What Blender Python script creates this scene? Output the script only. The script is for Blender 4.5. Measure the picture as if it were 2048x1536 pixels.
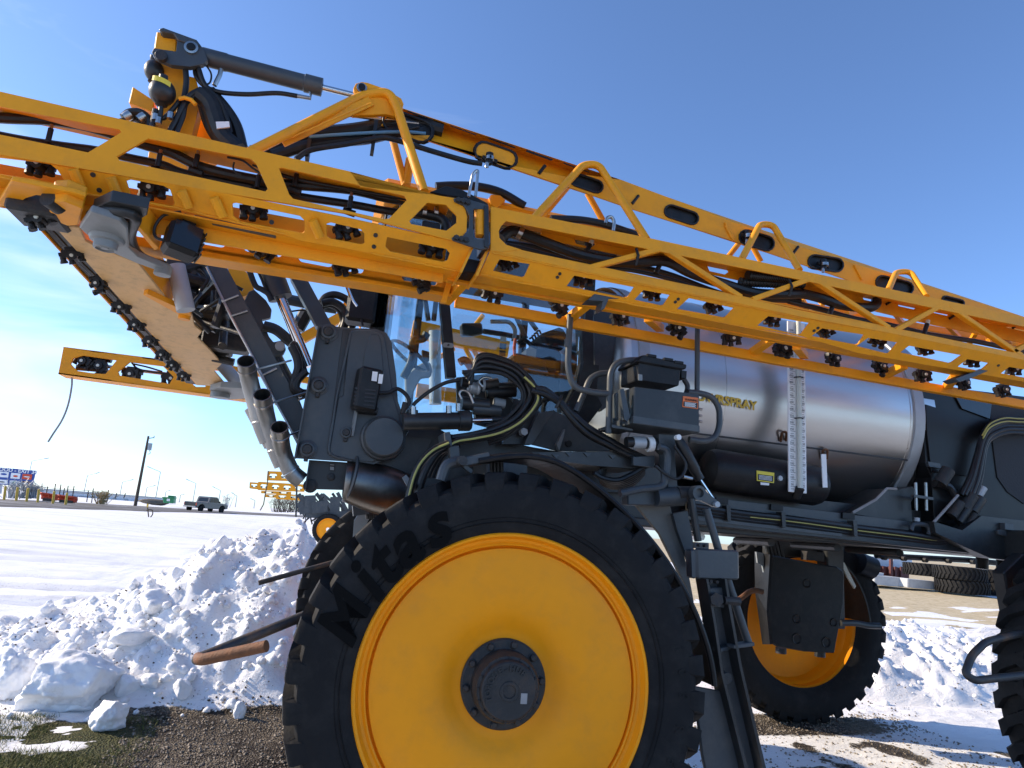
import bpy, bmesh, math, random
import numpy as np
from mathutils import Vector, Matrix, noise, geometry
random.seed(7)
R = math.radians
scene = bpy.context.scene
for o in list(bpy.data.objects):
    bpy.data.objects.remove(o)
COL = scene.collection

# ------------------------------------------------------------------ camera
FPX = 1350.0                                   # focal length for a 2048 px wide frame
CAM = Vector((-0.942, -3.2, 1.73))
def axes():
    m, h, vx = .08, 286.0, 630.0
    up = Vector((m, -1, h / FPX)).normalized()
    x = vx - 1024
    Y = Vector((x, h + m * x, FPX)).normalized()
    return Y.cross(up), Y, up                  # world axes written in camera coordinates
AX, AY, AZ = axes()
cam = bpy.data.cameras.new('camera'); camo = bpy.data.objects.new('camera', cam); COL.objects.link(camo)
right = Vector((AX.x, AY.x, AZ.x)); down = Vector((AX.y, AY.y, AZ.y)); fwd = Vector((AX.z, AY.z, AZ.z))
M = Matrix((( right.x, -down.x, -fwd.x, CAM.x), (right.y, -down.y, -fwd.y, CAM.y), (right.z, -down.z, -fwd.z, CAM.z), (0, 0, 0, 1)))
camo.matrix_world = M
cam.sensor_width = 36; cam.lens = 36 * FPX / 2048; cam.clip_end = 8000; cam.clip_start = .05
scene.camera = camo

# ------------------------------------------------------------------ sky, sun, exposure
SUN_AZ, SUN_EL = 68.0, 28.0                    # degrees left of +Y, above the horizon
world = bpy.data.worlds.new('World'); scene.world = world; world.use_nodes = True
nt = world.node_tree; nt.nodes.clear()
out = nt.nodes.new('ShaderNodeOutputWorld'); bg = nt.nodes.new('ShaderNodeBackground')
sky = nt.nodes.new('ShaderNodeTexSky'); sky.sky_type = 'NISHITA'; sky.sun_disc = False
sky.sun_elevation = R(SUN_EL); sky.sun_rotation = R(-SUN_AZ); sky.air_density = .8; sky.dust_density = .4; sky.ozone_density = 7.0
bg.inputs['Strength'].default_value = .15
tc = nt.nodes.new('ShaderNodeTexCoord'); mp = nt.nodes.new('ShaderNodeMapping')
mp.inputs['Rotation'].default_value = (R(8), R(14), R(28)); mp.inputs['Scale'].default_value = (1.3, 4.2, 9.0)
nz = nt.nodes.new('ShaderNodeTexNoise'); nz.inputs['Scale'].default_value = 1.15; nz.inputs['Detail'].default_value = 7; nz.inputs['Roughness'].default_value = .55; nz.inputs['Distortion'].default_value = .5
cr = nt.nodes.new('ShaderNodeValToRGB'); cr.color_ramp.elements[0].position = .67; cr.color_ramp.elements[1].position = .92
cr.color_ramp.elements[1].color = (.24, .24, .24, 1)
mx = nt.nodes.new('ShaderNodeMixRGB'); mx.inputs[2].default_value = (5.2, 5.4, 5.7, 1)
nt.links.new(tc.outputs['Generated'], mp.inputs[0]); nt.links.new(mp.outputs[0], nz.inputs['Vector'])
nt.links.new(nz.outputs['Fac'], cr.inputs[0]); nt.links.new(cr.outputs[0], mx.inputs[0])
hs = nt.nodes.new('ShaderNodeHueSaturation'); hs.inputs['Saturation'].default_value = .96
wd = nt.nodes.new('ShaderNodeVectorMath'); wd.operation = 'DOT_PRODUCT'; wv = Vector((AX.dot(Vector((-930, -200, FPX))), AY.dot(Vector((-930, -200, FPX))), AZ.dot(Vector((-930, -200, FPX))))).normalized(); wd.inputs[1].default_value = wv
nrm = nt.nodes.new('ShaderNodeVectorMath'); nrm.operation = 'NORMALIZE'; nt.links.new(tc.outputs['Generated'], nrm.inputs[0]); nt.links.new(nrm.outputs[0], wd.inputs[0])
wr = nt.nodes.new('ShaderNodeMapRange'); wr.inputs[1].default_value = math.cos(R(15)); wr.inputs[2].default_value = 1.; nt.links.new(wd.outputs['Value'], wr.inputs[0])
n2 = nt.nodes.new('ShaderNodeTexNoise'); n2.inputs['Scale'].default_value = 2.6; n2.inputs['Detail'].default_value = 6; n2.inputs['Distortion'].default_value = .6; m2 = nt.nodes.new('ShaderNodeMapping'); m2.inputs['Rotation'].default_value = (0, R(-24), R(10)); m2.inputs['Scale'].default_value = (1.2, 1.2, 4.5); nt.links.new(tc.outputs['Generated'], m2.inputs[0]); nt.links.new(m2.outputs[0], n2.inputs['Vector'])
c2 = nt.nodes.new('ShaderNodeMapRange'); c2.inputs[1].default_value = .42; c2.inputs[2].default_value = .72; nt.links.new(n2.outputs['Fac'], c2.inputs[0])
w2 = nt.nodes.new('ShaderNodeMath'); w2.operation = 'MULTIPLY'; nt.links.new(wr.outputs[0], w2.inputs[0]); nt.links.new(c2.outputs[0], w2.inputs[1]); w3 = nt.nodes.new('ShaderNodeMath'); w3.operation = 'MULTIPLY_ADD'; w3.use_clamp = True; w3.inputs[1].default_value = .6; nt.links.new(w2.outputs[0], w3.inputs[0]); nt.links.new(cr.outputs[0], w3.inputs[2]); nt.links.new(w3.outputs[0], mx.inputs[0])
nt.links.new(sky.outputs[0], hs.inputs['Color']); nt.links.new(hs.outputs[0], mx.inputs[1]); nt.links.new(mx.outputs[0], bg.inputs[0]); nt.links.new(bg.outputs[0], out.inputs[0])

sunl = bpy.data.lights.new('sun', 'SUN'); sunl.energy = 3.6; sunl.angle = R(.5); sunl.color = (1, .84, .64)
suno = bpy.data.objects.new('sun', sunl); COL.objects.link(suno)
sd = Vector((-math.sin(R(SUN_AZ)) * math.cos(R(SUN_EL)), math.cos(R(SUN_AZ)) * math.cos(R(SUN_EL)), math.sin(R(SUN_EL))))
suno.rotation_euler = sd.to_track_quat('Z', 'Y').to_euler(); suno.location = sd * 60
vs = scene.view_settings
vs.view_transform = 'Standard'; vs.look = 'None'; vs.gamma = 1; vs.use_curve_mapping = False; vs.exposure = 0.88
scene.cycles.max_bounces = 8; scene.cycles.diffuse_bounces = 4; scene.cycles.transparent_max_bounces = 12

# ------------------------------------------------------------------ sight lines: photo pixel -> point of the place on a given plane
VW = {0: (0, 0, 1.), 1: (0, 0, 2.926), 2: (400, 100, 2.926), 3: (900, 250, 2.926), 4: (1400, 400, 3.16), 5: (0, 500, 2.926), 6: (450, 600, 2.926),
      7: (1000, 600, 3.413), 8: (1300, 850, 2.239), 9: (0, 330, 3.268), 10: (1500, 750, 3.414), 11: (850, 880, 2.341), 12: (500, 880, 4.096), 13: (1380, 1030, 3.657),
      14: (0, 860, 4.096), 15: (480, 900, 6.827), 16: (350, 1000, 2.866), 17: (360, 480, 4.655), 18: (730, 540, 4.655), 19: (880, 720, 3.793)}
def px(v, x, y):
    o = VW[v]; return o[0] + x / o[2], o[1] + y / o[2]
def ray(X, Y):
    c = Vector((X - 1024, Y - 768, FPX)); return Vector((AX.dot(c), AY.dot(c), AZ.dot(c)))
def P(v, x, y, d, n=(0, 1, 0)):
    """point of view v's pixel (x, y) on the plane n.p = d (default: the upright plane y = d)"""
    X, Y = px(v, x, y); r = ray(X, Y); n = Vector(n)
    return CAM + r * ((d - n.dot(CAM)) / n.dot(r))
def PS(v, pts, d, n=(0, 1, 0)):
    return [P(v, x, y, d, n) for x, y in pts]
def GZ(X, Y, z=0): return P(0, X, Y, z, (0, 0, 1))

# ------------------------------------------------------------------ materials
MT = {}
def newmat(name):
    m = bpy.data.materials.new(name); m.use_nodes = True; MT[name] = m
    n = m.node_tree; return m, n, n.nodes['Principled BSDF']
def pmat(name, col, rough=.5, metal=0, var=.12, scale=6., bump=0., bscale=60., coat=0., dirt=None, dirt_amt=.0, dscale=3., spec=.5, rvar=.1, stretch=(1, 1, 1)):
    m, n, b = newmat(name)
    L = n.links.new
    t = n.nodes.new('ShaderNodeTexCoord'); mp = n.nodes.new('ShaderNodeMapping'); mp.inputs['Scale'].default_value = stretch
    L(t.outputs['Object'], mp.inputs[0])
    a = n.nodes.new('ShaderNodeTexNoise'); a.inputs['Scale'].default_value = scale; a.inputs['Detail'].default_value = 6; a.inputs['Roughness'].default_value = .65
    L(mp.outputs[0], a.inputs['Vector'])
    mr = n.nodes.new('ShaderNodeMapRange'); mr.inputs[3].default_value = 1 - var; mr.inputs[4].default_value = 1 + var; mr.inputs[1].default_value = .25; mr.inputs[2].default_value = .75
    L(a.outputs['Fac'], mr.inputs[0])
    mul = n.nodes.new('ShaderNodeVectorMath'); mul.operation = 'SCALE'; mul.inputs[0].default_value = col[:3]
    L(mr.outputs[0], mul.inputs['Scale'])
    src = mul.outputs[0]
    if dirt:
        d = n.nodes.new('ShaderNodeTexNoise'); d.inputs['Scale'].default_value = dscale; d.inputs['Detail'].default_value = 8; d.inputs['Roughness'].default_value = .7
        L(mp.outputs[0], d.inputs['Vector'])
        dr = n.nodes.new('ShaderNodeMapRange'); dr.inputs[1].default_value = .48; dr.inputs[2].default_value = .75; dr.inputs[4].default_value = dirt_amt
        L(d.outputs['Fac'], dr.inputs[0])
        mm = n.nodes.new('ShaderNodeMixRGB'); mm.inputs[2].default_value = (*dirt, 1); L(dr.outputs[0], mm.inputs[0]); L(src, mm.inputs[1]); src = mm.outputs[0]
    L(src, b.inputs['Base Color'])
    rr = n.nodes.new('ShaderNodeMapRange'); rr.inputs[3].default_value = max(.02, rough - rvar); rr.inputs[4].default_value = min(1, rough + rvar)
    L(a.outputs['Fac'], rr.inputs[0]); L(rr.outputs[0], b.inputs['Roughness'])
    b.inputs['Metallic'].default_value = metal; b.inputs['Coat Weight'].default_value = coat; b.inputs['Coat Roughness'].default_value = .15
    b.inputs['Specular IOR Level'].default_value = spec
    if bump:
        c = n.nodes.new('ShaderNodeTexNoise'); c.inputs['Scale'].default_value = bscale; c.inputs['Detail'].default_value = 5; L(mp.outputs[0], c.inputs['Vector'])
        bp = n.nodes.new('ShaderNodeBump'); bp.inputs['Strength'].default_value = bump; bp.inputs['Distance'].default_value = .01
        L(c.outputs['Fac'], bp.inputs['Height']); L(bp.outputs[0], b.inputs['Normal'])
    return m
pmat('yellow', (.88, .340, .008), .48, spec=.3, var=.07, scale=4, bump=.10, bscale=45, dirt=(.26, .14, .05), dirt_amt=.32, dscale=5)
pmat('yellow_bounce_lit', (.74, .46, .20), .55, spec=.25, var=.07, scale=4, bump=.12, bscale=45, dirt=(.30, .19, .10), dirt_amt=.55, dscale=16)  # paler peach yellow: snow bounce and sun glare put into the paint colour
pmat('yellow_wheel', (.96, .335, .004), .50, spec=.25, var=.05, scale=3, bump=.05, bscale=90, dirt=(.42, .20, .06), dirt_amt=.18, dscale=8)
pmat('grey_paint', (.044, .052, .058), .42, var=.15, scale=5, bump=.08, bscale=50, dirt=(.13, .12, .10), dirt_amt=.45, dscale=4)
pmat('dark_paint', (.019, .0205, .021), .40, var=.2, scale=6, bump=.08, bscale=50, dirt=(.09, .085, .08), dirt_amt=.4, dscale=5)
pmat('light_grey', (.22, .24, .245), .45, var=.12, scale=6, bump=.1, dirt=(.10, .08, .06), dirt_amt=.6)
pmat('black_plastic', (.010, .010, .0105), .45, spec=.3, var=.3, scale=12, bump=.12, bscale=80, dirt=(.05, .045, .04), dirt_amt=.4, dscale=8)
pmat('hose', (.012, .012, .0125), .40, spec=.4, var=.3, scale=10, bump=.1, bscale=160, dirt=(.05, .047, .04), dirt_amt=.4, dscale=9)
pmat('rubber', (.0110, .0110, .0115), .75, spec=.22, var=.25, scale=7, bump=.2, bscale=60, dirt=(.045, .042, .038), dirt_amt=.5, dscale=5)
pmat('steel', (.42, .41, .39), .30, metal=1, var=.2, scale=15, bump=.05, dirt=(.12, .11, .1), dirt_amt=.5)
pmat('chrome', (.62, .62, .62), .12, metal=1, var=.05)
pmat('cast_iron', (.026, .028, .029), .5, spec=.35, var=.25, scale=14, bump=.25, bscale=120, dirt=(.10, .06, .035), dirt_amt=.5, dscale=12)
pmat('rust', (.16, .062, .022), .75, var=.4, scale=22, bump=.4, bscale=90, dirt=(.05, .032, .022), dirt_amt=.8, dscale=9)
pmat('stainless', (.54, .53, .51), .33, metal=1, var=.06, scale=3, rvar=.07, bump=.004, bscale=5, stretch=(.3, 1.5, 1.5), dirt=(.36, .33, .29), dirt_amt=.3, dscale=1.6)
pmat('tube_steel', (.30, .30, .29), .42, metal=1, var=.2, scale=12, bump=.05, dirt=(.12, .11, .1), dirt_amt=.5, stretch=(4, 4, .6))
pmat('guard_steel', (.035, .034, .034), .55, var=.3, scale=14, bump=.2, dirt=(.20, .10, .045), dirt_amt=.9, dscale=4)
pmat('white_print', (.80, .80, .78), .5, var=.05)
pmat('black_print', (.01, .01, .01), .5, var=.05)
pmat('orange_print', (.70, .16, .035), .5, var=.05)
pmat('yellow_print', (.75, .60, .05), .5, var=.05)
pmat('gold_print', (.62, .40, .03), .4, var=.05)
pmat('pipe_white', (.55, .57, .50), .35, var=.06)
pmat('wood', (.10, .070, .048), .85, var=.35, scale=14, bump=.3, stretch=(6, 6, .6))
pmat('galv', (.38, .40, .41), .5, metal=.3, var=.15)
pmat('concrete', (.52, .53, .53), .85, var=.15, scale=5, bump=.2)
pmat('container', (.10, .025, .022), .6, var=.2)
pmat('blue_sign', (.03, .075, .30), .45, var=.05)
pmat('red', (.62, .075, .025), .55, var=.12)
pmat('green', (.025, .22, .085), .5, var=.12)
pmat('bollard_yellow', (.62, .40, .05), .55, var=.12)
pmat('white_wall', (.62, .64, .66), .7, var=.06)
pmat('truck_silver', (.085, .09, .095), .3, metal=.2, var=.1, coat=.5)
pmat('truck_dark', (.02, .021, .023), .35, var=.1)
pmat('dark_glass', (.015, .02, .025), .06, var=.02)
pmat('twig', (.14, .115, .09), .9, var=.3)
pmat('skin_orange', (.45, .12, .03), .5, var=.1)
pmat('seat', (.03, .032, .036), .8, var=.2, bump=.2)
pmat('strap', (.30, .29, .28), .8, var=.2)
pmat('blue_line', (.10, .22, .32), .5, var=.1)
pmat('gloss_dark', (.20, .19, .175), .34, metal=1, var=.3, scale=9, bump=.1, bscale=10, dirt=(.12, .09, .07), dirt_amt=.5)
pmat('light_brown', (.16, .15, .13), .6, var=.2)
pmat('black_gloss', (.009, .009, .0095), .35, var=.2, spec=.25)
pmat('yellow_line', (.42, .38, .10), .5, var=.1)
def glassmat(name, tint, refl=.10):
    m, n, b = newmat(name); n.nodes.remove(b)
    o = n.nodes['Material Output']; tr = n.nodes.new('ShaderNodeBsdfTransparent'); tr.inputs[0].default_value = (*tint, 1)
    gl = n.nodes.new('ShaderNodeBsdfGlossy'); gl.inputs['Roughness'].default_value = .03; gl.inputs[0].default_value = (.9, .97, 1, 1)
    fr = n.nodes.new('ShaderNodeFresnel'); fr.inputs[0].default_value = 1.5
    ad = n.nodes.new('ShaderNodeMath'); ad.operation = 'MULTIPLY_ADD'; ad.inputs[1].default_value = 1.0; ad.inputs[2].default_value = refl; ad.use_clamp = True
    ms = n.nodes.new('ShaderNodeMixShader')
    n.links.new(fr.outputs[0], ad.inputs[0]); n.links.new(ad.outputs[0], ms.inputs[0]); n.links.new(tr.outputs[0], ms.inputs[1]); n.links.new(gl.outputs[0], ms.inputs[2]); n.links.new(ms.outputs[0], o.inputs[0])
    return m
glassmat('cab_glass', (.90, .94, .945), .02)

# ------------------------------------------------------------------ mesh collecting
class MB:
    def __init__(s): s.v = []; s.f = []; s.m = []; s.k = 0; s.sm = []
    def mat(s, k): s.k = k; return s
    def add(s, vs, fs, smooth=False):
        o = len(s.v); s.v += [tuple(p) for p in vs]
        for f in fs: s.f.append([o + i for i in f]); s.m.append(s.k); s.sm.append(smooth)
        return s
    def box(s, a, b):
        (x0, y0, z0), (x1, y1, z1) = a, b
        return s.add([(x0, y0, z0), (x1, y0, z0), (x1, y1, z0), (x0, y1, z0), (x0, y0, z1), (x1, y0, z1), (x1, y1, z1), (x0, y1, z1)],
                     [(0, 3, 2, 1), (4, 5, 6, 7), (0, 1, 5, 4), (1, 2, 6, 5), (2, 3, 7, 6), (3, 0, 4, 7)])
    def hexa(s, q0, q1):
        return s.add(list(q0) + list(q1), [(3, 2, 1, 0), (4, 5, 6, 7), (0, 1, 5, 4), (1, 2, 6, 5), (2, 3, 7, 6), (3, 0, 4, 7)])
    def prism(s, poly, ext, holes=()):
        """flat outline (3-D points) with holes, given thickness ext (vector)"""
        loops = [[Vector(p) for p in poly]] + [[Vector(p) for p in h] for h in holes]
        ext = Vector(ext); n = Vector()
        L0 = loops[0]
        for i in range(len(L0)):
            a, b = L0[i], L0[(i + 1) % len(L0)]; n += a.cross(b)
        if n.dot(ext) > 0: loops[0] = L0[::-1]
        for k in range(1, len(loops)):
            n2 = Vector(); Lk = loops[k]
            for i in range(len(Lk)): n2 += Lk[i].cross(Lk[(i + 1) % len(Lk)])
            if n2.dot(ext) < 0: loops[k] = Lk[::-1]
        tris = geometry.tessellate_polygon(loops)
        flat = [p for l in loops for p in l]; N = len(flat)
        vs = flat + [p + ext for p in flat]; fs = []
        for t in tris:
            a, b, c = t
            nn = (flat[b] - flat[a]).cross(flat[c] - flat[a])
            if nn.length < 1e-12: continue
            if nn.dot(ext) > 0: t = (a, c, b)
            fs.append(tuple(t)); fs.append((t[0] + N, t[2] + N, t[1] + N))
        o = 0
        for l in loops:
            n_ = len(l)
            for i in range(n_):
                j = (i + 1) % n_; fs.append((o + j, o + i, o + i + N, o + j + N))
            o += n_
        return s.add(vs, fs)
    def beam(s, a, b, w, h, up=(0, 0, 1)):
        a, b = Vector(a), Vector(b); d = (b - a).normalized(); u = Vector(up); sd_ = d.cross(u).normalized(); u = sd_.cross(d).normalized()
        q = [sd_ * (w / 2) * i + u * (h / 2) * j for i, j in ((-1, -1), (1, -1), (1, 1), (-1, 1))]
        return s.hexa([a + t for t in q], [b + t for t in q])
    def ring(s, rings, close=True, caps=True, smooth=True):
        n = len(rings[0]); vs = [p for r in rings for p in r]; fs = []
        for k in range(len(rings) - 1):
            for i in range(n if close else n - 1):
                j = (i + 1) % n; fs.append((k * n + i, k * n + j, (k + 1) * n + j, (k + 1) * n + i))
        s.add(vs, fs, smooth)
        if caps and close:
            o = len(s.v) - len(vs)
            s.f.append([o + i for i in range(n)][::-1]); s.m.append(s.k); s.sm.append(False)
            s.f.append([o + (len(rings) - 1) * n + i for i in range(n)]); s.m.append(s.k); s.sm.append(False)
        return s
    def tube(s, pts, r, n=10, sub=1, smoothpath=False, r1=None):
        pts = [Vector(p) for p in pts]
        if smoothpath: pts = catmull(pts, sub)
        if len(pts) < 2: return s
        T = []
        for i in range(len(pts)):
            a = pts[max(0, i - 1)]; b = pts[min(len(pts) - 1, i + 1)]; T.append((b - a).normalized())
        u = T[0].orthogonal().normalized(); rings = []
        for i, p in enumerate(pts):
            u = (u - T[i] * u.dot(T[i])).normalized(); w = T[i].cross(u)
            rr = r if r1 is None else r + (r1 - r) * i / (len(pts) - 1)
            rings.append([p + (u * math.cos(2 * math.pi * k / n) + w * math.sin(2 * math.pi * k / n)) * rr for k in range(n)])
        return s.ring(rings)
    def cyl(s, a, b, r, n=16, r1=None): return s.tube([a, b], r, n, r1=r1)
    def lathe(s, o, d, prof, n=48, caps=False):
        """prof: list of (radius, distance along d)"""
        o, d = Vector(o), Vector(d).normalized(); u = d.orthogonal().normalized(); w = d.cross(u)
        rings = [[o + d * t + (u * math.cos(2 * math.pi * k / n) + w * math.sin(2 * math.pi * k / n)) * max(r, 1e-4) for k in range(n)] for r, t in prof]
        return s.ring(rings, caps=caps)
    def build(s, name, mats, parent=None, bevel=0., smooth_angle=35, loc=None):
        me = bpy.data.meshes.new(name); me.from_pydata(s.v, [], s.f)
        if isinstance(mats, str): mats = [mats]
        for k in mats: me.materials.append(MT[k])
        if len(mats) > 1: me.polygons.foreach_set('material_index', s.m)
        me.polygons.foreach_set('use_smooth', s.sm)
        bm = bmesh.new(); bm.from_mesh(me); bmesh.ops.recalc_face_normals(bm, faces=bm.faces); bm.to_mesh(me); bm.free()
        if any(s.sm): me.set_sharp_from_angle(angle=R(smooth_angle))
        me.validate()
        o = bpy.data.objects.new(name, me); COL.objects.link(o)
        if parent is not None: o.parent = parent
        if loc is not None: o.location = loc
        if bevel:
            b = o.modifiers.new('bevel', 'BEVEL'); b.width = bevel; b.segments = 1; b.limit_method = 'ANGLE'; b.angle_limit = R(40)
        return o
def catmull(p, sub=8):
    if len(p) < 3: return p
    q = [p[0] * 2 - p[1]] + p + [p[-1] * 2 - p[-2]]; o = []
    for i in range(1, len(q) - 2):
        a, b, c, d = q[i - 1:i + 3]
        for k in range(sub):
            t = k / sub
            o.append(.5 * ((2 * b) + (c - a) * t + (2 * a - 5 * b + 4 * c - d) * t * t + (3 * b - a - 3 * c + d) * t ** 3))
    o.append(p[-1]); return o
def bend(pts, r=.06, n=5):
    """polyline with rounded corners"""
    pts = [Vector(p) for p in pts]; o = [pts[0]]
    for i in range(1, len(pts) - 1):
        a, b, c = pts[i - 1:i + 2]; ra = min(r, (b - a).length * .48, (c - b).length * .48)
        p0 = b + (a - b).normalized() * ra; p1 = b + (c - b).normalized() * ra
        for k in range(n + 1):
            t = k / n; o.append(p0 * (1 - t) ** 2 + b * 2 * t * (1 - t) + p1 * t * t)
    return o + [pts[-1]]
def tag(o, label=None, cat=None, group=None, kind=None):
    if label: o['label'] = label
    if cat: o['category'] = cat
    if group: o['group'] = group
    if kind: o['kind'] = kind
    return o
def empty(name, loc=(0, 0, 0), rz=0):
    o = bpy.data.objects.new(name, None); COL.objects.link(o); o.location = loc; o.rotation_euler = (0, 0, rz); o.empty_display_size = .2
    return o
def copy_tree(o, parent=None):
    c = o.copy(); COL.objects.link(c); c.parent = parent
    for ch in o.children: copy_tree(ch, c)
    return c
def kids(o): return list(o.children)
def text_mesh(s, size=1., extrude=.0, font_bold=0.):
    cu = bpy.data.curves.new('t', 'FONT'); cu.body = s; cu.size = size; cu.extrude = extrude; cu.offset = font_bold; cu.align_x = 'CENTER'; cu.align_y = 'CENTER'; cu.resolution_u = 3
    ob = bpy.data.objects.new('t', cu); COL.objects.link(ob)
    me = ob.to_mesh(); vs = [v.co.copy() for v in me.vertices]; fs = [list(p.vertices) for p in me.polygons]
    ob.to_mesh_clear(); bpy.data.objects.remove(ob); bpy.data.curves.remove(cu)
    return vs, fs
def put_text(mb, s, o, ux, uy, size, extrude=.001, bold=0.):
    vs, fs = text_mesh(s, size, extrude, bold); o, ux, uy = Vector(o), Vector(ux).normalized(), Vector(uy).normalized(); n = ux.cross(uy)
    return mb.add([o + ux * p.x + uy * p.y + n * p.z for p in vs], fs)
def slot(c, u, w, a, b, n=6):
    """stadium outline about c with half length a along u and half width b along w"""
    c, u, w = Vector(c), Vector(u).normalized(), Vector(w).normalized(); o = []
    for sgn, off in ((1, 0), (-1, math.pi)):
        for k in range(n + 1):
            t = -math.pi / 2 + math.pi * k / n + off
            o.append(c + u * (sgn * (a - b) + b * math.cos(t)) + w * (b * math.sin(t)))
    return o
# ------------------------------------------------------------------ terrain
def sstep(a, b, x):
    t = min(1, max(0, (x - a) / (b - a))); return t * t * (3 - 2 * t)
RIDGE = [(-9, .02), (-6.5, .10), (-5, .22), (-3.9, .36), (-3.4, .50), (-2.85, .68), (-2.4, .92), (-1.95, 1.25), (-1.5, 1.37), (-1.06, 1.47), (-.93, 1.30), (-.78, 1.08), (-.4, .9), (.5, .7), (1.6, .40), (3, .15), (5, .05)]
def ridge(x):
    if x <= RIDGE[0][0] or x >= RIDGE[-1][0]: return 0
    for (a, ha), (b, hb) in zip(RIDGE, RIDGE[1:]):
        if a <= x <= b: return ha + (hb - ha) * sstep(a, b, x)
def pile(x, y):
    h = ridge(x)
    if h <= 0 or y < 3.0 or y > 8.5: return 0
    y0 = 3.42 + .13 * noise.noise((x * 1.7, 0, 3)) + (.25 if x < -2.6 else 0) * (-2.6 - x if x > -3.6 else 1)
    f = (sstep(y0 - .12, 5.2, y) ** .72) if y < 5.2 else 1 - sstep(5.2, 7.6, y)
    return h * f
def pile2(x, y):
    f = max(0, 1 - ((x - 7.6) / 2.9) ** 2 - ((y - 5.3) / 1.75) ** 2)
    f2 = max(0, 1 - ((x - 11.5) / 2.5) ** 2 - ((y - 7.0) / 1.8) ** 2)
    return .62 * f ** .8 + .35 * f2
def base(x, y):
    d = math.hypot(x + .9, y + 3.2)
    k = sstep(3, 9, x - .25 * y)
    dip = .65 * math.exp(-((x + 1) / 9) ** 2 - ((y - 44) / 14) ** 2)
    return (1 - k) * min(.60, .0075 * max(0, d - 6)) + k * min(.62, .019 * max(0, d - 8)) - dip
def lumps(x, y, sc):
    """broken clods: rounded cells of differing height"""
    w = noise.noise_vector((x * 2.3, y * 2.3, 5)) * .10
    d = noise.voronoi(((x + w.x) * sc, (y + w.y) * sc, .3))[0]
    return (1 - min(1, d[0] * 1.25)) * min(1, (d[1] - d[0]) * 2.2)
def ground(x, y, fine=True):
    z = base(x, y)
    p = pile(x, y); q = pile2(x, y); m = max(min(1, p * 3), min(1, q * 3))
    z += p + q
    if not fine: return z
    dn = math.hypot(x, y - 3)
    if dn < 14:
        z += .018 * noise.fractal((x * 1.4, y * 1.4, 0), 1, 2, 3)
        if m > 0:
            z += m * (.17 * (lumps(x, y, 1.7) - .35) + .10 * lumps(x + 7, y, 3.9) + .055 * lumps(x, y + 9, 8.5) + .07 * noise.fractal((x * 2.2, y * 2.2, 4), 1, 2, 4))
        elif y > 3: z += .02 * lumps(x, y, 5)
    else:
        if dn < 60: z += .035 * noise.fractal((x * .9, y * 1.6, 6), 1, 2, 3)
        z += .035 * noise.noise((x * .5, y * .5, 2)) + .05 * noise.noise((x * .12, y * .12, 7))
    if y > 6 and x < 5:                       # wheel ruts across the snow field
        u = y - .10 * x + .7 * noise.noise((x * .05, 1, 1))
        for c in (9.6, 11.4, 13.2, 16.5, 18.2, 22.5, 24.3, 31):
            e = abs(u - c - .25 * noise.noise((x * .13, c, 0)))
            if e < .35: z -= .13 * (1 - e / .35) * (.5 + .5 * noise.noise((x * .35, c * 3, 1)))
    return z
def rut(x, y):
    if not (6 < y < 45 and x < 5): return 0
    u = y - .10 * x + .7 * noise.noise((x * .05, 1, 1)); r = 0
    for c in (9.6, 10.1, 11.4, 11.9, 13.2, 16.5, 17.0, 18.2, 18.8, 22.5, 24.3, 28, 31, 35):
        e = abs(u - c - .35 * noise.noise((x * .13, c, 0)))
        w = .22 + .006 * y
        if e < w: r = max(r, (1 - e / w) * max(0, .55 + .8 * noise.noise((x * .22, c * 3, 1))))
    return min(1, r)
def spread(lo, hi, step, far, g=1.13):
    a = list(np.arange(lo, hi + 1e-6, step)); s = step; p = hi; post = []
    while p < far: s *= g; p += s; post.append(p)
    s = step; p = lo; pre = []
    while p > -far: s *= g; p -= s; pre.append(p)
    return pre[::-1] + a + post
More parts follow.
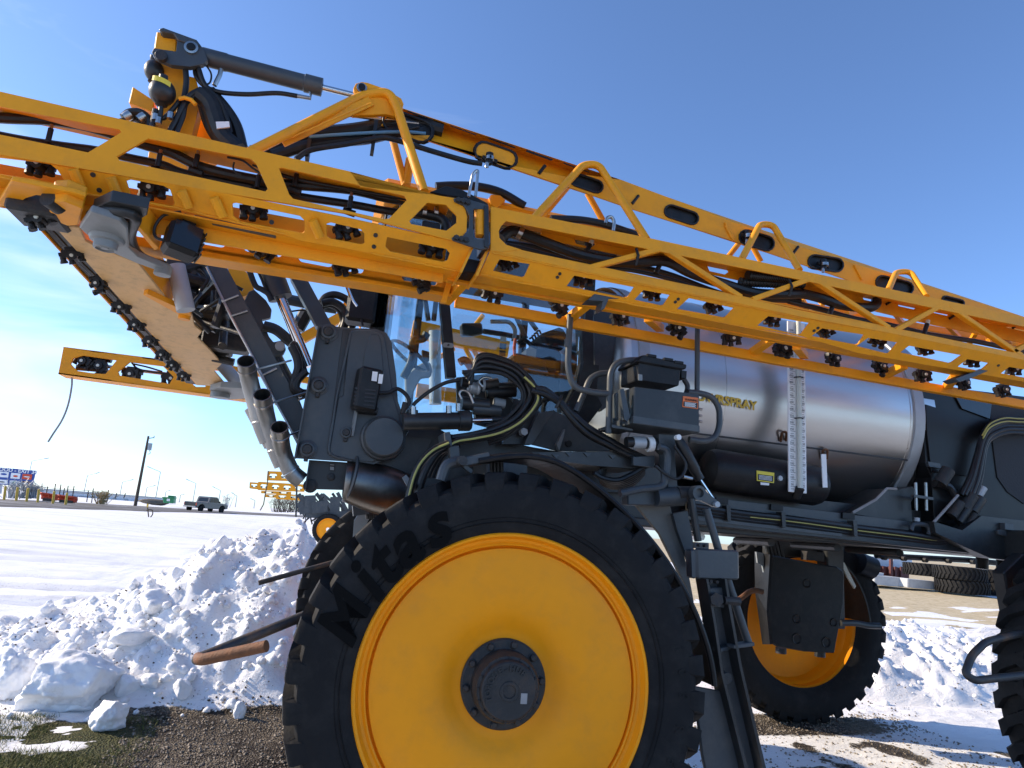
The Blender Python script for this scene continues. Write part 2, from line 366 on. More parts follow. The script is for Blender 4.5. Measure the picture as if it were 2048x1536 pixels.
def make_ground():
    xs = spread(-4.6, 8.6, .042, 4000, 1.085); ys = spread(1.7, 7.0, .036, 4000, 1.045)
    W, H = len(xs), len(ys); vs = []; sn = []; gr = []; tn = []; rt = []
    for y in ys:
        for x in xs:
            near = -12 < x < 25 and -40 < y < 30
            vs.append((x, y, ground(x, y, abs(x) < 200 and -8 < y < 200)))
            n1 = noise.fractal((x * 1.1, y * 1.1, 9), 1, 2, 4); n2 = noise.noise((x * .45, y * .45, 20))
            s = 1.
            if near:
                if y < 1.6 and x > -2.2: s = sstep(.0, .25, n1 + .35 * n2 + .08)  # unseen ground by and behind the camera: snow patches added for bounce fill
                elif y < 3.46 and x > -2.5:                        # bare gravel between the wheels
                    e = sstep(3.5, 3.3, y + .12 * noise.noise((x * 1.7, 0, 3)) * -1 + .06 * n1) * sstep(-2.5, -2.15, x + .2 * n1)
                    wet = sstep(1.2, 1.9, x) * (1 - max(0, 1 - ((x - 4.0) / 1.5) ** 2 - ((y - 3.05) / .55) ** 2)) * sstep(-.55, .1, n1 + .15 + .8 * (y - 2.2) * (1 if y < 2.45 else 1))
                    s = 1 - e * (1 - min(1, wet))
                g = 0
                if x < -1.9 and -6 < y < 3.35:
                    g = sstep(-1.75, -2.3, x + .3 * n1) * sstep(3.3, 2.9, y)
                    n3 = noise.fractal((x * 2.6, y * 3.4, 31), 1, 2, 4); s = min(s, 1 - g * sstep(-.16, .10, n3 + .22 + .35 * n1 + .25 * (x + 2.6)))
                t = sstep(8.5, 11, y + n1) * sstep(4.5, 6.5, x - .12 * y) * (1 - sstep(24.5, 25.5, y + .1 * n1))
                if t > 0: s = min(s, 1 - t * sstep(-.30, .05, n1 + .6 * n2 + .12 * (min(y, 17) - 12.5)))
                if x > 4.5 and y < 12: t = max(t, .25)
            else:
                g = t = 0
                if x > 8 and y > 26: t = 1; s = .15
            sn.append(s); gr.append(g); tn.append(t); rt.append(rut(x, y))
    fs = [(j * W + i, j * W + i + 1, (j + 1) * W + i + 1, (j + 1) * W + i) for j in range(H - 1) for i in range(W - 1)]
    me = bpy.data.meshes.new('snow_ground'); me.from_pydata(vs, [], fs)
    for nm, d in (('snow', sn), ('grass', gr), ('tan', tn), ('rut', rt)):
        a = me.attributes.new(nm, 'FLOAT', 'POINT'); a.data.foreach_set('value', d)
    me.polygons.foreach_set('use_smooth', [True] * len(fs))
    m, n, b = newmat('ground'); L = n.links.new; N = n.nodes.new
    def att(k): a = N('ShaderNodeAttribute'); a.attribute_name = k; return a.outputs['Fac']
    tcn = N('ShaderNodeTexCoord'); co = tcn.outputs['Object']
    def nz(sc, det=6, ro=.6, st=None):
        t = N('ShaderNodeTexNoise'); t.inputs['Scale'].default_value = sc; t.inputs['Detail'].default_value = det; t.inputs['Roughness'].default_value = ro
        if st:
            mp = N('ShaderNodeMapping'); mp.inputs['Scale'].default_value = st; L(co, mp.inputs[0]); L(mp.outputs[0], t.inputs['Vector'])
        else: L(co, t.inputs['Vector'])
        return t.outputs['Fac']
    def ramp(f, stops):
        r = N('ShaderNodeValToRGB'); L(f, r.inputs[0]); e = r.color_ramp.elements
        while len(e) < len(stops): e.new(.5)
        for k, (p_, c) in enumerate(stops): e[k].position = p_; e[k].color = (*c, 1)
        return r.outputs[0]
    def mix(f, a, c):
        x = N('ShaderNodeMixRGB'); L(f, x.inputs[0]); L(a, x.inputs[1]); L(c, x.inputs[2]); return x.outputs[0]
    def mth(op, a, c, d=None):
        x = N('ShaderNodeMath'); x.operation = op
        for k, q in enumerate((a, c, d)):
            if q is None: continue
            if isinstance(q, (int, float)): x.inputs[k].default_value = q
            else: L(q, x.inputs[k])
        return x.outputs[0]
    vo = N('ShaderNodeTexVoronoi'); vo.inputs['Scale'].default_value = 62; L(co, vo.inputs['Vector'])
    sep = N('ShaderNodeSeparateColor'); L(vo.outputs['Color'], sep.inputs[0])
    gravel = ramp(sep.outputs[0], [(0, (.09, .072, .054)), (.45, (.19, .155, .115)), (.8, (.30, .25, .19)), (1, (.42, .37, .30))])
    dirt = ramp(nz(18, 8, .7), [(.3, (.018, .013, .010)), (.6, (.055, .040, .028)), (.8, (.10, .078, .055))])
    bare = mix(ramp(nz(1.7, 7, .62), [(.42, (0, 0, 0)), (.56, (1, 1, 1))]), gravel, dirt)
    tan = ramp(nz(5, 9, .75), [(.3, (.34, .27, .16)), (.5, (.54, .44, .27)), (.72, (.68, .59, .43))])
    bare = mix(att('tan'), bare, tan)
    grass = ramp(nz(26, 7, .7), [(.3, (.035, .040, .010)), (.5, (.085, .092, .022)), (.7, (.19, .16, .06))])
    bare = mix(att('grass'), bare, grass)
    snowc = ramp(nz(3.5, 8, .7), [(.25, (.80, .80, .80)), (.6, (.88, .88, .875))])
    soil = N('ShaderNodeRGB'); soil.outputs[0].default_value = (.62, .61, .61, 1)
    snowc = mix(ramp(nz(.55, 7, .68, (.35, 1.3, 1)), [(.5, (0, 0, 0)), (.72, (.8, .8, .8))]), snowc, soil.outputs[0])
    rut_shade = N('ShaderNodeRGB'); rut_shade.outputs[0].default_value = (.40, .40, .42, 1)  # darker ruts: their shade put into the snow colour
    snowc = mix(mth('MULTIPLY', att('rut'), .8), snowc, rut_shade.outputs[0])
    speck = ramp(nz(38, 3, .5), [(.62, (0, 0, 0)), (.66, (1, 1, 1))])
    spm = mth('MULTIPLY', speck, ramp(nz(1.3, 4, .6), [(.45, (0, 0, 0)), (.62, (1, 1, 1))]))
    dk = N('ShaderNodeRGB'); dk.outputs[0].default_value = (.16, .12, .085, 1)
    snowc = mix(mth('MULTIPLY', spm, .75), snowc, dk.outputs[0])
    cov = mth('ADD', att('snow'), mth('MULTIPLY', mth('SUBTRACT', nz(9, 8, .75), .5), .9))
    cov = ramp(cov, [(.46, (0, 0, 0)), (.54, (1, 1, 1))])
    L(mix(cov, bare, snowc), b.inputs['Base Color']); b.inputs['Roughness'].default_value = .75
    b.inputs['Specular IOR Level'].default_value = .25
    h1 = mth('MULTIPLY', nz(34, 6, .65), .35); h2 = mth('MULTIPLY', nz(5, 6, .6, (.5, 1.8, 1)), .9)
    hb = mth('ADD', mth('ADD', h1, h2), mth('MULTIPLY', mth('MULTIPLY', mth('SUBTRACT', 1, cov), mth('SUBTRACT', 1, att('tan'))), mth('MULTIPLY', vo.outputs['Distance'], 18)))
    bp = N('ShaderNodeBump'); bp.inputs['Strength'].default_value = .75; bp.inputs['Distance'].default_value = .035; L(hb, bp.inputs['Height']); L(bp.outputs[0], b.inputs['Normal'])
    me.materials.append(m)
    o = bpy.data.objects.new('snow_ground', me); COL.objects.link(o); tag(o, 'snow covered ground with bare gravel under the machine', 'ground', kind='structure')
make_ground()

def rock(sc, seed, det=3, rough=.35, flat=1.):
    bm = bmesh.new(); bmesh.ops.create_icosphere(bm, subdivisions=det, radius=1); rr = random.Random(seed * 13)
    cuts = [(Vector((rr.gauss(0, 1), rr.gauss(0, 1), rr.gauss(0, .7))).normalized(), rr.uniform(.55, .85)) for _ in range(9)]
    for v in bm.verts:
        p = v.co.copy(); k = 1.
        for n, d in cuts:
            t = p.dot(n)
            if t > d: k = min(k, d / t)
        q = p * k; s_ = Vector((seed * 7.3, seed, 1))
        d = noise.fractal(q * 1.6 + s_, 1, 2, 4) * rough * .55
        if det > 2: d += rough * (.22 * noise.noise(q * 5 + s_) + .16 * abs(noise.noise(q * 11 + s_)) + .08 * noise.noise(q * 23 + s_))
        v.co = Vector((q.x * sc[0], q.y * sc[1], q.z * sc[2])) * (1.12 + d)
    vs = [v.co.copy() for v in bm.verts]; fs = [[v.index for v in f.verts] for f in bm.faces]; bm.free(); return vs, fs
m_, n_, b_ = newmat('snow')
t_ = n_.nodes.new('ShaderNodeTexCoord'); a_ = n_.nodes.new('ShaderNodeTexNoise'); a_.inputs['Scale'].default_value = 5; a_.inputs['Detail'].default_value = 9; a_.inputs['Roughness'].default_value = .72
r_ = n_.nodes.new('ShaderNodeValToRGB'); r_.color_ramp.elements[0].color = (.60, .58, .55, 1); r_.color_ramp.elements[0].position = .28; r_.color_ramp.elements[1].color = (.88, .885, .89, 1); r_.color_ramp.elements[1].position = .46
bp_ = n_.nodes.new('ShaderNodeBump'); bp_.inputs['Strength'].default_value = .5; bp_.inputs['Distance'].default_value = .03
n_.links.new(t_.outputs['Object'], a_.inputs['Vector']); n_.links.new(a_.outputs['Fac'], r_.inputs[0]); n_.links.new(r_.outputs[0], b_.inputs['Base Color'])
n_.links.new(a_.outputs['Fac'], bp_.inputs['Height']); n_.links.new(bp_.outputs[0], b_.inputs['Normal']); b_.inputs['Roughness'].default_value = .75
CH = [(150, 1308, 3.45, (.36, .30, .24), 'largest rounded snow boulder at the left foot of the snow bank'),
      (226, 1432, 3.0, (.155, .13, .135), 'upright ragged snow block on the edge of the grass'),
      (30, 1300, 3.7, (.17, .16, .19), 'snow block leaning on the largest boulder at the frame edge'),
      (478, 1424, 3.2, (.05, .045, .07), 'small lone snow lump standing on the gravel'),
      (310, 1302, 3.6, (.085, .07, .06), 'jagged snow chunk below the bent steel guard'),
      (262, 1330, 3.55, (.10, .08, .09), 'squarish snow chunk right of the largest boulder'),
      (365, 1372, 3.5, (.085, .07, .085), 'pale snow chunk low on the bank above the gravel'),
      (147, 1412, 3.4, (.14, .10, .06), 'low flat snow chunk between boulder and grass'),
      (320, 1185, 4.4, (.19, .15, .11), 'smooth oval snow chunk half way up the bank'),
      (356, 1152, 4.7, (.09, .08, .08), 'rounded snow chunk on the left shoulder of the bank'),
      (445, 1140, 4.7, (.14, .10, .12), 'tilted slab of snow high on the bank'),
      (440, 1096, 5.1, (.15, .12, .13), 'snow chunk on the crest of the bank'),
      (384, 1117, 5.2, (.09, .08, .05), 'flat snow chunk lying behind the bank crest'),
      (560, 1108, 4.9, (.16, .14, .14), 'snow chunk near the bank top beside the far tyre'),
      (590, 1080, 5.1, (.17, .15, .12), 'topmost snow chunk on the bank'),
      (270, 1250, 4.0, (.17, .12, .08), 'long low snow chunk in the middle of the bank'),
      (500, 1275, 4.1, (.10, .08, .08), 'snow chunk behind the free end of the bent guard')]
for k, (X, Y, y, sc, lb) in enumerate(CH):
    mb = MB(); vs, fs = rock(sc, k + 1, 5 if k < 3 else 4, .36); mb.add(vs, fs, True)
    c = P(0, X, Y, y); o = mb.build('snow_chunk', 'snow', loc=c, smooth_angle=180)
    gz = ground(c.x, c.y)
    if c.z - sc[2] * .6 > gz: o.location.z = gz + sc[2] * .62
    o.rotation_euler = (0, 0, k * 1.3); tag(o, lb, 'snow chunk', 'loose chunks of ploughed snow')
# crumbs of snow and gravel pebbles, uncountable
mb = MB(); protos = [rock((1, 1, .8), 50 + k, 1, .45) for k in range(6)]
rs = random.Random(3)
for k in range(2300):
    if k % 5: x = rs.uniform(-4.8, .6); y = rs.gauss(4.1, .65)
    else: x = rs.uniform(5, 9.5); y = rs.uniform(3.6, 6.4)
    if y < 3.1 or (pile(x, y) < .03 and pile2(x, y) < .03 and rs.random() < .85): continue
    s = .013 + .05 * rs.random() ** 3.0; vs, fs = protos[k % 6]; z = ground(x, y) + s * .25; a = rs.random() * 6.28; ca, sa = math.cos(a) * s, math.sin(a) * s
    mb.add([(x + p.x * ca - p.y * sa, y + p.x * sa + p.y * ca, z + p.z * s) for p in vs], fs, True)
tag(mb.build('snow_crumbs', 'snow', smooth_angle=180), 'crumbs of broken snow strewn over the bank', 'snow', kind='stuff')
mb = MB()
for k in range(2600):
    x = rs.uniform(-4.5, .4) if k % 4 else rs.uniform(4.8, 9); y = rs.uniform(3.3, 5.3)
    if noise.noise((x * 1.3, y * 1.3, 40)) < rs.uniform(-.5, .4): continue
    s = .004 + .011 * rs.random() ** 2; z = ground(x, y) + s * .6; a = rs.random() * 6.28; ca, sa = math.cos(a) * s, math.sin(a) * s
    mb.add([(x + ca, y + sa, z), (x - sa, y + ca, z), (x - ca, y - sa, z), (x + sa, y - ca, z), (x, y, z + s * .7), (x, y, z - s)], [(0, 1, 4), (1, 2, 4), (2, 3, 4), (3, 0, 4), (1, 0, 5), (2, 1, 5), (3, 2, 5), (0, 3, 5)])
pmat('dirt_crumb', (.075, .052, .035), .9, var=.4)
tag(mb.build('dirt_specks', 'dirt_crumb'), 'brown dirt and gravel specks caught in the ploughed snow', 'dirt', kind='stuff')
pmat('pebble', (.24, .20, .155), .8, var=.5, scale=30)
mb = MB()
for k in range(9000):
    x = rs.uniform(-2.1, 5.4); y = rs.uniform(1.75, 3.45)
    if x > 1.6 and rs.random() < .7 and not 2.75 < y < 3.4: continue
    s = .006 + .012 * rs.random() ** 2; z = ground(x, y) + s * .3; a = rs.random() * 6.28; ca, sa = math.cos(a) * s, math.sin(a) * s
    j = [rs.uniform(.6, 1.2) for _ in range(6)]
    mb.add([(x + ca * j[0], y + sa * j[0], z), (x - sa * j[1], y + ca * j[1], z), (x - ca * j[2], y - sa * j[2], z), (x + sa * j[3], y - ca * j[3], z), (x, y, z + s * .7 * j[4]), (x, y, z - s)],
           [(0, 1, 4), (1, 2, 4), (2, 3, 4), (3, 0, 4), (1, 0, 5), (2, 1, 5), (3, 2, 5), (0, 3, 5)])
tag(mb.build('gravel', 'pebble'), 'loose gravel pebbles between the wheels', 'gravel', kind='stuff')
pmat('grass_blade', (.13, .135, .035), .8, var=.6, scale=9)
mb = MB()
for k in range(14000):
    x = rs.uniform(-3.6, -1.7); y = rs.uniform(1.8, 3.2)
    n1 = noise.fractal((x * 1.1, y * 1.1, 9), 1, 2, 4) + .28 * noise.noise((x * .45, y * .45, 20))
    if n1 + .15 * (x + 3) < -.12 + rs.random() * .2 or rs.random() < sstep(-2.2, -1.75, x): continue
    z = ground(x, y) - .004; h = rs.uniform(.015, .05); a = rs.random() * 6.28; w = .0022; lx, ly = rs.gauss(0, .028), rs.gauss(0, .028)
    c, s = math.cos(a) * w, math.sin(a) * w
    mb.add([(x - c, y - s, z), (x + c, y + s, z), (x + lx * .5 + c * .6, y + ly * .5 + s * .6, z + h * .7), (x + lx * .5 - c * .6, y + ly * .5 - s * .6, z + h * .7), (x + lx, y + ly, z + h)], [(0, 1, 2, 3), (3, 2, 4)])
tag(mb.build('grass', 'grass_blade'), 'short winter grass poking through thin snow', 'grass', kind='stuff')
# ------------------------------------------------------------------ the sprayer
SP = empty('field_sprayer'); tag(SP, 'large yellow self-propelled field sprayer with folded boom and stainless tank', 'sprayer')
def lugs(mb, W, RO, n=30, side=(0, 1), base_r=.945, w=.050, sh=.9):
    for sd_ in side:
        for k in range(n):
            a0 = 2 * math.pi * (k + .12 * sd_) / n; st = []
            y_c, y_s = W / 2, (-.004 if sd_ == 0 else W + .004)
            sg_ = 1 if sd_ == 0 else -1
            for yy, da, rt, rb, ww in ((y_c + .03 * sg_, 0, RO - .004, base_r, w * .62), (y_c * .45 + y_s * .55, -.075, RO, base_r, w * .7), (y_s + .045 * sg_, -.125, RO - .001, base_r - .01, w * .95),
                                      (y_s + .022 * sg_, -.138, RO - .008, base_r - .035, w), (y_s + .011 * sg_, -.143, RO - .028, base_r - .05, w * .98), (y_s + .008 * sg_, -.148, sh + .030, sh - .01, w * .92), (y_s + .012 * sg_, -.152, sh - .005, sh - .03, w * .80)):
                q = []
                for sg, r in ((-1, rb), (1, rb), (1, rt), (-1, rt)):
                    aa = a0 + da + sg * ww * (1.25 if r == rb else 1); q.append((r * math.sin(aa), yy + (.03 * sg_ if r == rb and len(st) >= 3 else 0), r * math.cos(aa)))
                st.append(q)
            mb.ring(st, smooth=False)
def arc_text(par, name, mat, s, rad, ang0, step, size, y, extrude=.004, bold=.0, italic=0):
    for k, ch in enumerate(s):
        a = ang0 + k * step if not isinstance(step, (list, tuple)) else ang0 + step[k]
        vs, fs = text_mesh(ch, size[k] if isinstance(size, list) else size, extrude, bold); mb = MB()
        er = Vector((math.sin(a), 0, math.cos(a))); et = Vector((math.cos(a), 0, -math.sin(a)))
        mb.add([er * (rad + p.y) + et * (p.x + italic * p.y) + Vector((0, y - p.z, 0)) for p in vs], fs); mb.build(name, mat, par)
def make_wheel(name, detail=True, label=None):
    """axle along y, outer side towards -y, origin at the hub on the outer sidewall plane"""
    W, RO = .40, 1.0
    w = empty(name); w.parent = SP
    mb = MB()
    mb.lathe((0, 0, 0), (0, 1, 0), [(.68, .055), (.70, .03), (.74, .018), (.82, .004), (.87, .002), (.90, .005), (.935, .012), (.950, .034), (.957, .10), (.96, .20), (.957, .30), (.950, .366), (.935, .388), (.90, .395), (.85, .398), (.80, .396), (.73, .38), (.69, .345), (.65, .33)], 96)
    for r_ in (.755, .775): mb.lathe((0, 0, 0), (0, 1, 0), [(r_ - .004, .022), (r_, .008), (r_ + .004, .022)], 96)
    lugs(mb, W, RO, 36)
    t = mb.build('tyre', 'rubber', w)
    mb = MB()
    mb.lathe((0, 0, 0), (0, 1, 0), [(.685, .07), (.702, .045), (.704, .03), (.697, .022), (.686, .026), (.680, .045), (.673, .062), (.660, .066), (.648, .058), (.642, .062), (.638, .085), (.634, .088), (.627, .060), (.60, .052), (.50, .046), (.40, .047), (.34, .055), (.29, .074), (.255, .098), (.225, .108), (.205, .110), (.12, .110)], 96)
    mb.lathe((0, 0, 0), (0, 1, 0), [(.12, .122), (.21, .122), (.26, .112), (.30, .09), (.36, .072), (.50, .062), (.60, .068), (.618, .10), (.622, .17), (.645, .20), (.645, .29), (.66, .31), (.68, .33), (.69, .345), (.704, .352), (.70, .33), (.685, .33)], 96)
    mb.build('rim', 'yellow_wheel', w)
    if detail:
        mb = MB(); mb.lathe((0, 0, 0), (0, 1, 0), [(.205, .112), (.205, .094), (.197, .088), (.168, .088), (.160, .086), (.158, .055), (.156, .02), (.150, .012), (.148, -.004), (.144, -.012), (.134, -.014), (.130, -.020), (.128, -.046), (.122, -.052), (.045, -.053), (.042, -.058), (.030, -.058), (.028, -.052), (0, -.052)], 64)
        h = mb.build('wheel_hub', 'cast_iron', w)
        mb = MB(); mb.lathe((0, 0, 0), (0, 1, 0), [(.0095, .0), (.0095, -.012), (.0, -.013)], 6); mb.lathe((0, 0, 0), (0, 1, 0), [(.021, .006), (.021, -.002), (.017, -.004)], 14); mb.lathe((0, 0, 0), (0, 1, 0), [(.016, -.002), (.016, -.018), (.012, -.021), (.0, -.021)], 6)
        me = None
        for k in range(10):
            a = 2 * math.pi * (k + .3) / 10
            if me is None: b = mb.build('wheel_bolt', 'cast_iron', w); me = b.data
            else: b = bpy.data.objects.new('wheel_bolt', me); COL.objects.link(b); b.parent = w
            b.location = (.182 * math.sin(a), .088, .182 * math.cos(a))
        mb = MB()
        for k in range(16):
            a = 2 * math.pi * k / 16; mb.cyl((.139 * math.sin(a), -.012, .139 * math.cos(a)), (.139 * math.sin(a), -.022, .139 * math.cos(a)), .006, 6)
        tag(mb.build('cap_screws', 'cast_iron', w), kind='stuff')
        arc_text(w, 'letter', 'cast_iron', 'TORQUE-HUB', .098, R(-112), R(16.5), .036, -.053, .006, .0012)
        mb = MB(); mb.box((.055, -.0545, -.05), (.085, -.05, -.005)); mb.build('data_plate', 'strap', w)
        arc_text(w, 'tyre_letter', 'rubber_letter', 'Mitas', .812, R(-70), [0, R(12.5), R(20), R(29.5), R(41.5)], [.26, .30, .30, .30, .30], .008, .010, .009, italic=.22)
        arc_text(w, 'tyre_letter', 'rubber', '105R50', .868, R(76), [0, R(7), R(14), R(24), R(34), R(41)], .062, .004, .005, .001)
    return w
pmat('rubber_letter', (.0035, .0035, .0035), .8, spec=.12, var=.2, scale=9, bump=.1)
WF = make_wheel('wheel'); WF.location = (.015, 0, 1.0); WF.rotation_euler = (0, 0, R(-5))
WF['label'] = 'front wheel nearest the viewer with yellow disc and hub'
def place(src, loc, rz, label):
    c = copy_tree(src, SP); c.location = loc; c.rotation_euler = (0, 0, rz); c['label'] = label; return c
place(WF, (.02, 3.42, 1.0), R(180 - 3), 'front wheel on the far side beside the snow bank')
WR = place(WF, (4.12, 3.42, 1.0), R(180 - 2), 'rear wheel on the far side seen from its inner side')
place(WF, (4.40, .04, 1.0), R(0), 'rear wheel cut by the right edge of the picture')
for w_ in (WR,):
    for ch in list(w_.children):
        if ch.name.split('.')[0] in ('letter', 'tyre_letter', 'data_plate', 'wheel_bolt', 'cap_screws', 'wheel_hub'): bpy.data.objects.remove(ch)
# ------------------------------------------------------------------ boom
def plateP(name, v, outer, d, t, mat, parent, holes=(), n=(0, 1, 0), bevel=.002):
    N = Vector(n).normalized(); mb = MB()
    if N.y < 0: N = -N
    mb.prism(PS(v, outer, d, n), N * t, [PS(v, h, d, n) for h in holes])
    return mb.build(name, mat, parent, bevel)
def conv(v, w, pts):
    """pixels of view v written as pixels of view w"""
    o = VW[w]; return [((px(v, x, y)[0] - o[0]) * o[2], (px(v, x, y)[1] - o[1]) * o[2]) for x, y in pts]
def tubeP(name, v, pts, d, r, mat, parent, sub=6, n=10, smooth=True, dd=None):
    """tube through pixels; dd: one depth for each point"""
    q = [P(v, x, y, d if dd is None else dd[k]) for k, (x, y) in enumerate(pts)]
    return MB().tube(q, r, n, sub, smooth).build(name, mat, parent)
# -- nozzle body
def nozzle_mesh():
    mb = MB()
    mb.box((-.040, -.016, -.006), (.040, .03, .030)).box((-.054, -.010, .002), (.054, .022, .020)).box((-.022, -.02, .028), (.022, .02, .042))
    mb.cyl((0, .03, 0), (0, -.026, 0), .022, 14)
    for x, z, rr in ((-.040, -.026, .0135), (-.006, -.034, .012), (.038, -.026, .0135)):
        mb.cyl((x, .004, .004), (x, .004, z), rr, 10); mb.cyl((x, .004, z + .004), (x, .004, z - .008), rr * 1.25, 8)
    mb.mat(1).cyl((0, -.026, 0), (0, -.031, 0), .0085, 10)
    return mb
NZ = None
def nozzle(p, parent, s=1., rx=0):
    global NZ
    if NZ is None: o = nozzle_mesh().build('nozzle_body', ['black_plastic', 'pipe_white'], parent); NZ = o.data
    else: o = bpy.data.objects.new('nozzle_body', NZ); COL.objects.link(o); o.parent = parent
    o.location = p; o.scale = (s, s, s); o.rotation_euler = (R(rx + random.uniform(-8, 8)), R(random.choice((0, 0, 0, 24, -24, 60)) + random.uniform(-10, 10)), R(random.uniform(-16, 16))); return o

YA = -.10
nL = (0, .15, .14)
def foldd(v, x, y):
    p = P(v, x, y, YA); return Vector(nL).dot(p), p
# upper upright plate of the folded section, left of the hinge
outer = [(-250 * 2.926, 127 * 2.926), (0, 535), (2048, 1003)] + conv(2, 1, [(940, 800), (1400, 852), (1500, 868), (1548, 912), (1562, 975), (1560, 1060), (1530, 1095), (1490, 1118)]) + [(2048, 1252), (1170, 1105), (0, 905), (-250 * 2.926, 775)]
holes = [[(-600, 505), (-60, 610), (130, 650), (700, 758), (708, 775), (515, 892), (350, 858), (-60, 775), (-600, 690)],
         [(682, 916), (866, 810), (1470, 930), (1500, 958), (1568, 1105), (1552, 1120), (700, 938)],
         conv(2, 1, [(462, 692), (480, 688), (1195, 852), (1212, 876), (1108, 985), (1080, 990), (545, 870), (522, 845)]),
         conv(2, 1, [(1330, 893), (1440, 905), (1502, 968), (1502, 1010), (1442, 1057), (1235, 1018), (1225, 1000)])]
BM = plateP('boom', 1, outer, YA, .012, 'yellow', SP, holes); BM['label'] = 'folded outer boom section with cut-out side plate'
# lower slanted face with nozzle cut-outs
dL = foldd(1, 1170, 1105)[0]
outer = [(-730, 772), (0, 900), (1170, 1103)] + conv(2, 1, [(850, 980), (1500, 1122), (1588, 1150), (1520, 1300), (1040, 1195), (580, 1115)]) + [(1700, 1385), (1040, 1228), (430, 1135), (0, 1045), (-730, 890)]
holes = [[(-60, 918), (290, 958), (335, 995), (392, 1078), (372, 1085), (195, 1052), (-60, 1012)],
         [(738, 1060), (765, 1052), (955, 1088), (995, 1110), (1022, 1190), (1008, 1208), (805, 1172), (765, 1142)],
         conv(2, 1, [(190, 900), (210, 895), (585, 972), (612, 1000), (612, 1062), (598, 1072), (235, 1005), (195, 972)]),
         conv(2, 1, [(740, 1018), (765, 1010), (940, 1050), (962, 1075), (962, 1130), (942, 1138), (765, 1105), (742, 1090)]),
         conv(2, 1, [(1095, 1095), (1440, 1165), (1462, 1190), (1448, 1232), (1420, 1240), (1112, 1180), (1085, 1152)])]
LF = plateP('nozzle_plate', 1, outer, dL, .010, 'yellow', BM, holes, nL)
for x, y in [(450, 1040), (668, 1088), (1083, 1165), (1272, 1205)] + conv(2, 1, [(112, 925), (680, 1045)]):
    a = P(1, x - 22, y - 50, dL - .004, nL); b = P(1, x + 22, y + 50, dL - .004, nL); MB().tube([a, a.lerp(b, .12), a.lerp(b, .88), b], .022, 10).build('rib', 'yellow', BM)
for x, y in [(545, 1022), (582, 1112), (1590, 1300)] + conv(2, 1, [(1028, 1083), (1018, 1150)]):
    p = P(1, x, y, dL, nL); N = Vector(nL).normalized(); MB().cyl(p - N * .004, p + N * .002, .011, 10).build('bolt', 'cast_iron', BM)
# top flange, lower back flange, inner web
def seg3(v, pts, y): return [P(v, x, y_, y) for x, y_ in pts]
t0, t1 = P(1, -730, 372, YA), P(2, 1480, 862, YA)
mb = MB(); mb.prism([t0 + Vector((0, .012, -.002)), t1 + Vector((0, .012, -.002)), t1 + Vector((0, .20, -.002)), t0 + Vector((0, .20, -.002))], (0, 0, -.008)); mb.build('top_flange', 'yellow', BM)
b0, b1 = P(1, -730, 775, YA), P(2, 1480, 1118, YA)
mb = MB()
q0 = [b0 + Vector((0, .20, .05)), b1 + Vector((0, .20, .05)), b1 + Vector((0, .20, -.15)), b0 + Vector((0, .20, -.15))]; mb.prism(q0, (0, .008, 0)); mb.build('inner_web', 'yellow', BM)
l0, l1 = P(1, -730, 888, dL, nL), P(2, 1520, 1298, dL, nL)
mb = MB(); mb.prism([l0, l1, Vector((l1.x, .20, l1.z)), Vector((l0.x, .20, l0.z))], (0, 0, .008)); mb.build('bottom_flange', 'yellow', BM)
# nozzles of the left part
for x, y in [(240, 972), (890, 1108), (1485, 1232)] + conv(2, 1, [(858, 1052), (1355, 1158)]): nozzle(P(1, x, y, -.005), BM, 1.15)
# hoses running inside
for pts, y, r in ([(-700, 560), (-200, 660), (0, 690), (300, 705), (560, 755), (820, 840), (1000, 895), (1200, 985), (1500, 1052), (1700, 1080), (2048, 1110), (2300, 1165), (2620, 1200), (2720, 1235)], .06, .024), \
                 ([(-700, 640), (0, 795), (330, 850), (560, 880), (760, 925), (950, 965), (1080, 1015), (1350, 1070), (1750, 1150), (2048, 1195), (2300, 1240), (2600, 1280)], .10, .020), \
                 ([(1480, 930), (1750, 1010), (2048, 1075), (2250, 1110), (2450, 1155), (2600, 1185)], .12, .016), \
                 ([(1480, 960), (1700, 1040), (2000, 1100), (2200, 1135), (2550, 1190)], .02, .010):
    tubeP('hose', 1, pts, y, r, 'hose', BM)
for x, y in [(290, 790), (930, 935), (1150, 940), (1510, 1060)] + conv(2, 1, [(880, 890), (560, 760)]):
    p = P(1, x, y, .0); mb = MB(); mb.cyl(p + Vector((0, 0, .03)), p + Vector((0, 0, -.035)), .012, 8).cyl(p + Vector((-.03, .03, -.035)), p + Vector((.03, .03, -.045)), .018, 8).mat(1).cyl(p + Vector((0, 0, .03)), p + Vector((0, 0, .05)), .008, 8)
    mb.build('hose_fitting', ['black_plastic', 'steel'], BM)
tubeP('wire', 1, [(1330, 920), (1420, 940), (1480, 985), (1520, 1010)], -.02, .005, 'hose', BM)
tubeP('wire', 1, [(1370, 950), (1365, 985), (1385, 1015), (1410, 1020)], -.02, .004, 'hose', BM)
# elbow fitting behind the octagonal window
mb = MB(); p = P(2, 1330, 955, .02); mb.tube(bend([p + Vector((-.09, 0, -.005)), p + Vector((.10, 0, -.01)), p + Vector((.105, 0, -.15))], .06), .026, 12); mb.build('hose_elbow', 'hose', BM)
for x in (1312, 1380): p = P(2, x, 950, .02); MB().cyl(p + Vector((-.010, 0, 0)), p + Vector((.010, 0, 0)), .031, 14).build('hose_clamp', 'steel', BM)
p = P(2, 1355, 1035, .0); MB().box(p + Vector((-.05, -.02, -.03)), p + Vector((.04, .05, .02))).build('valve', 'black_plastic', BM, .006)
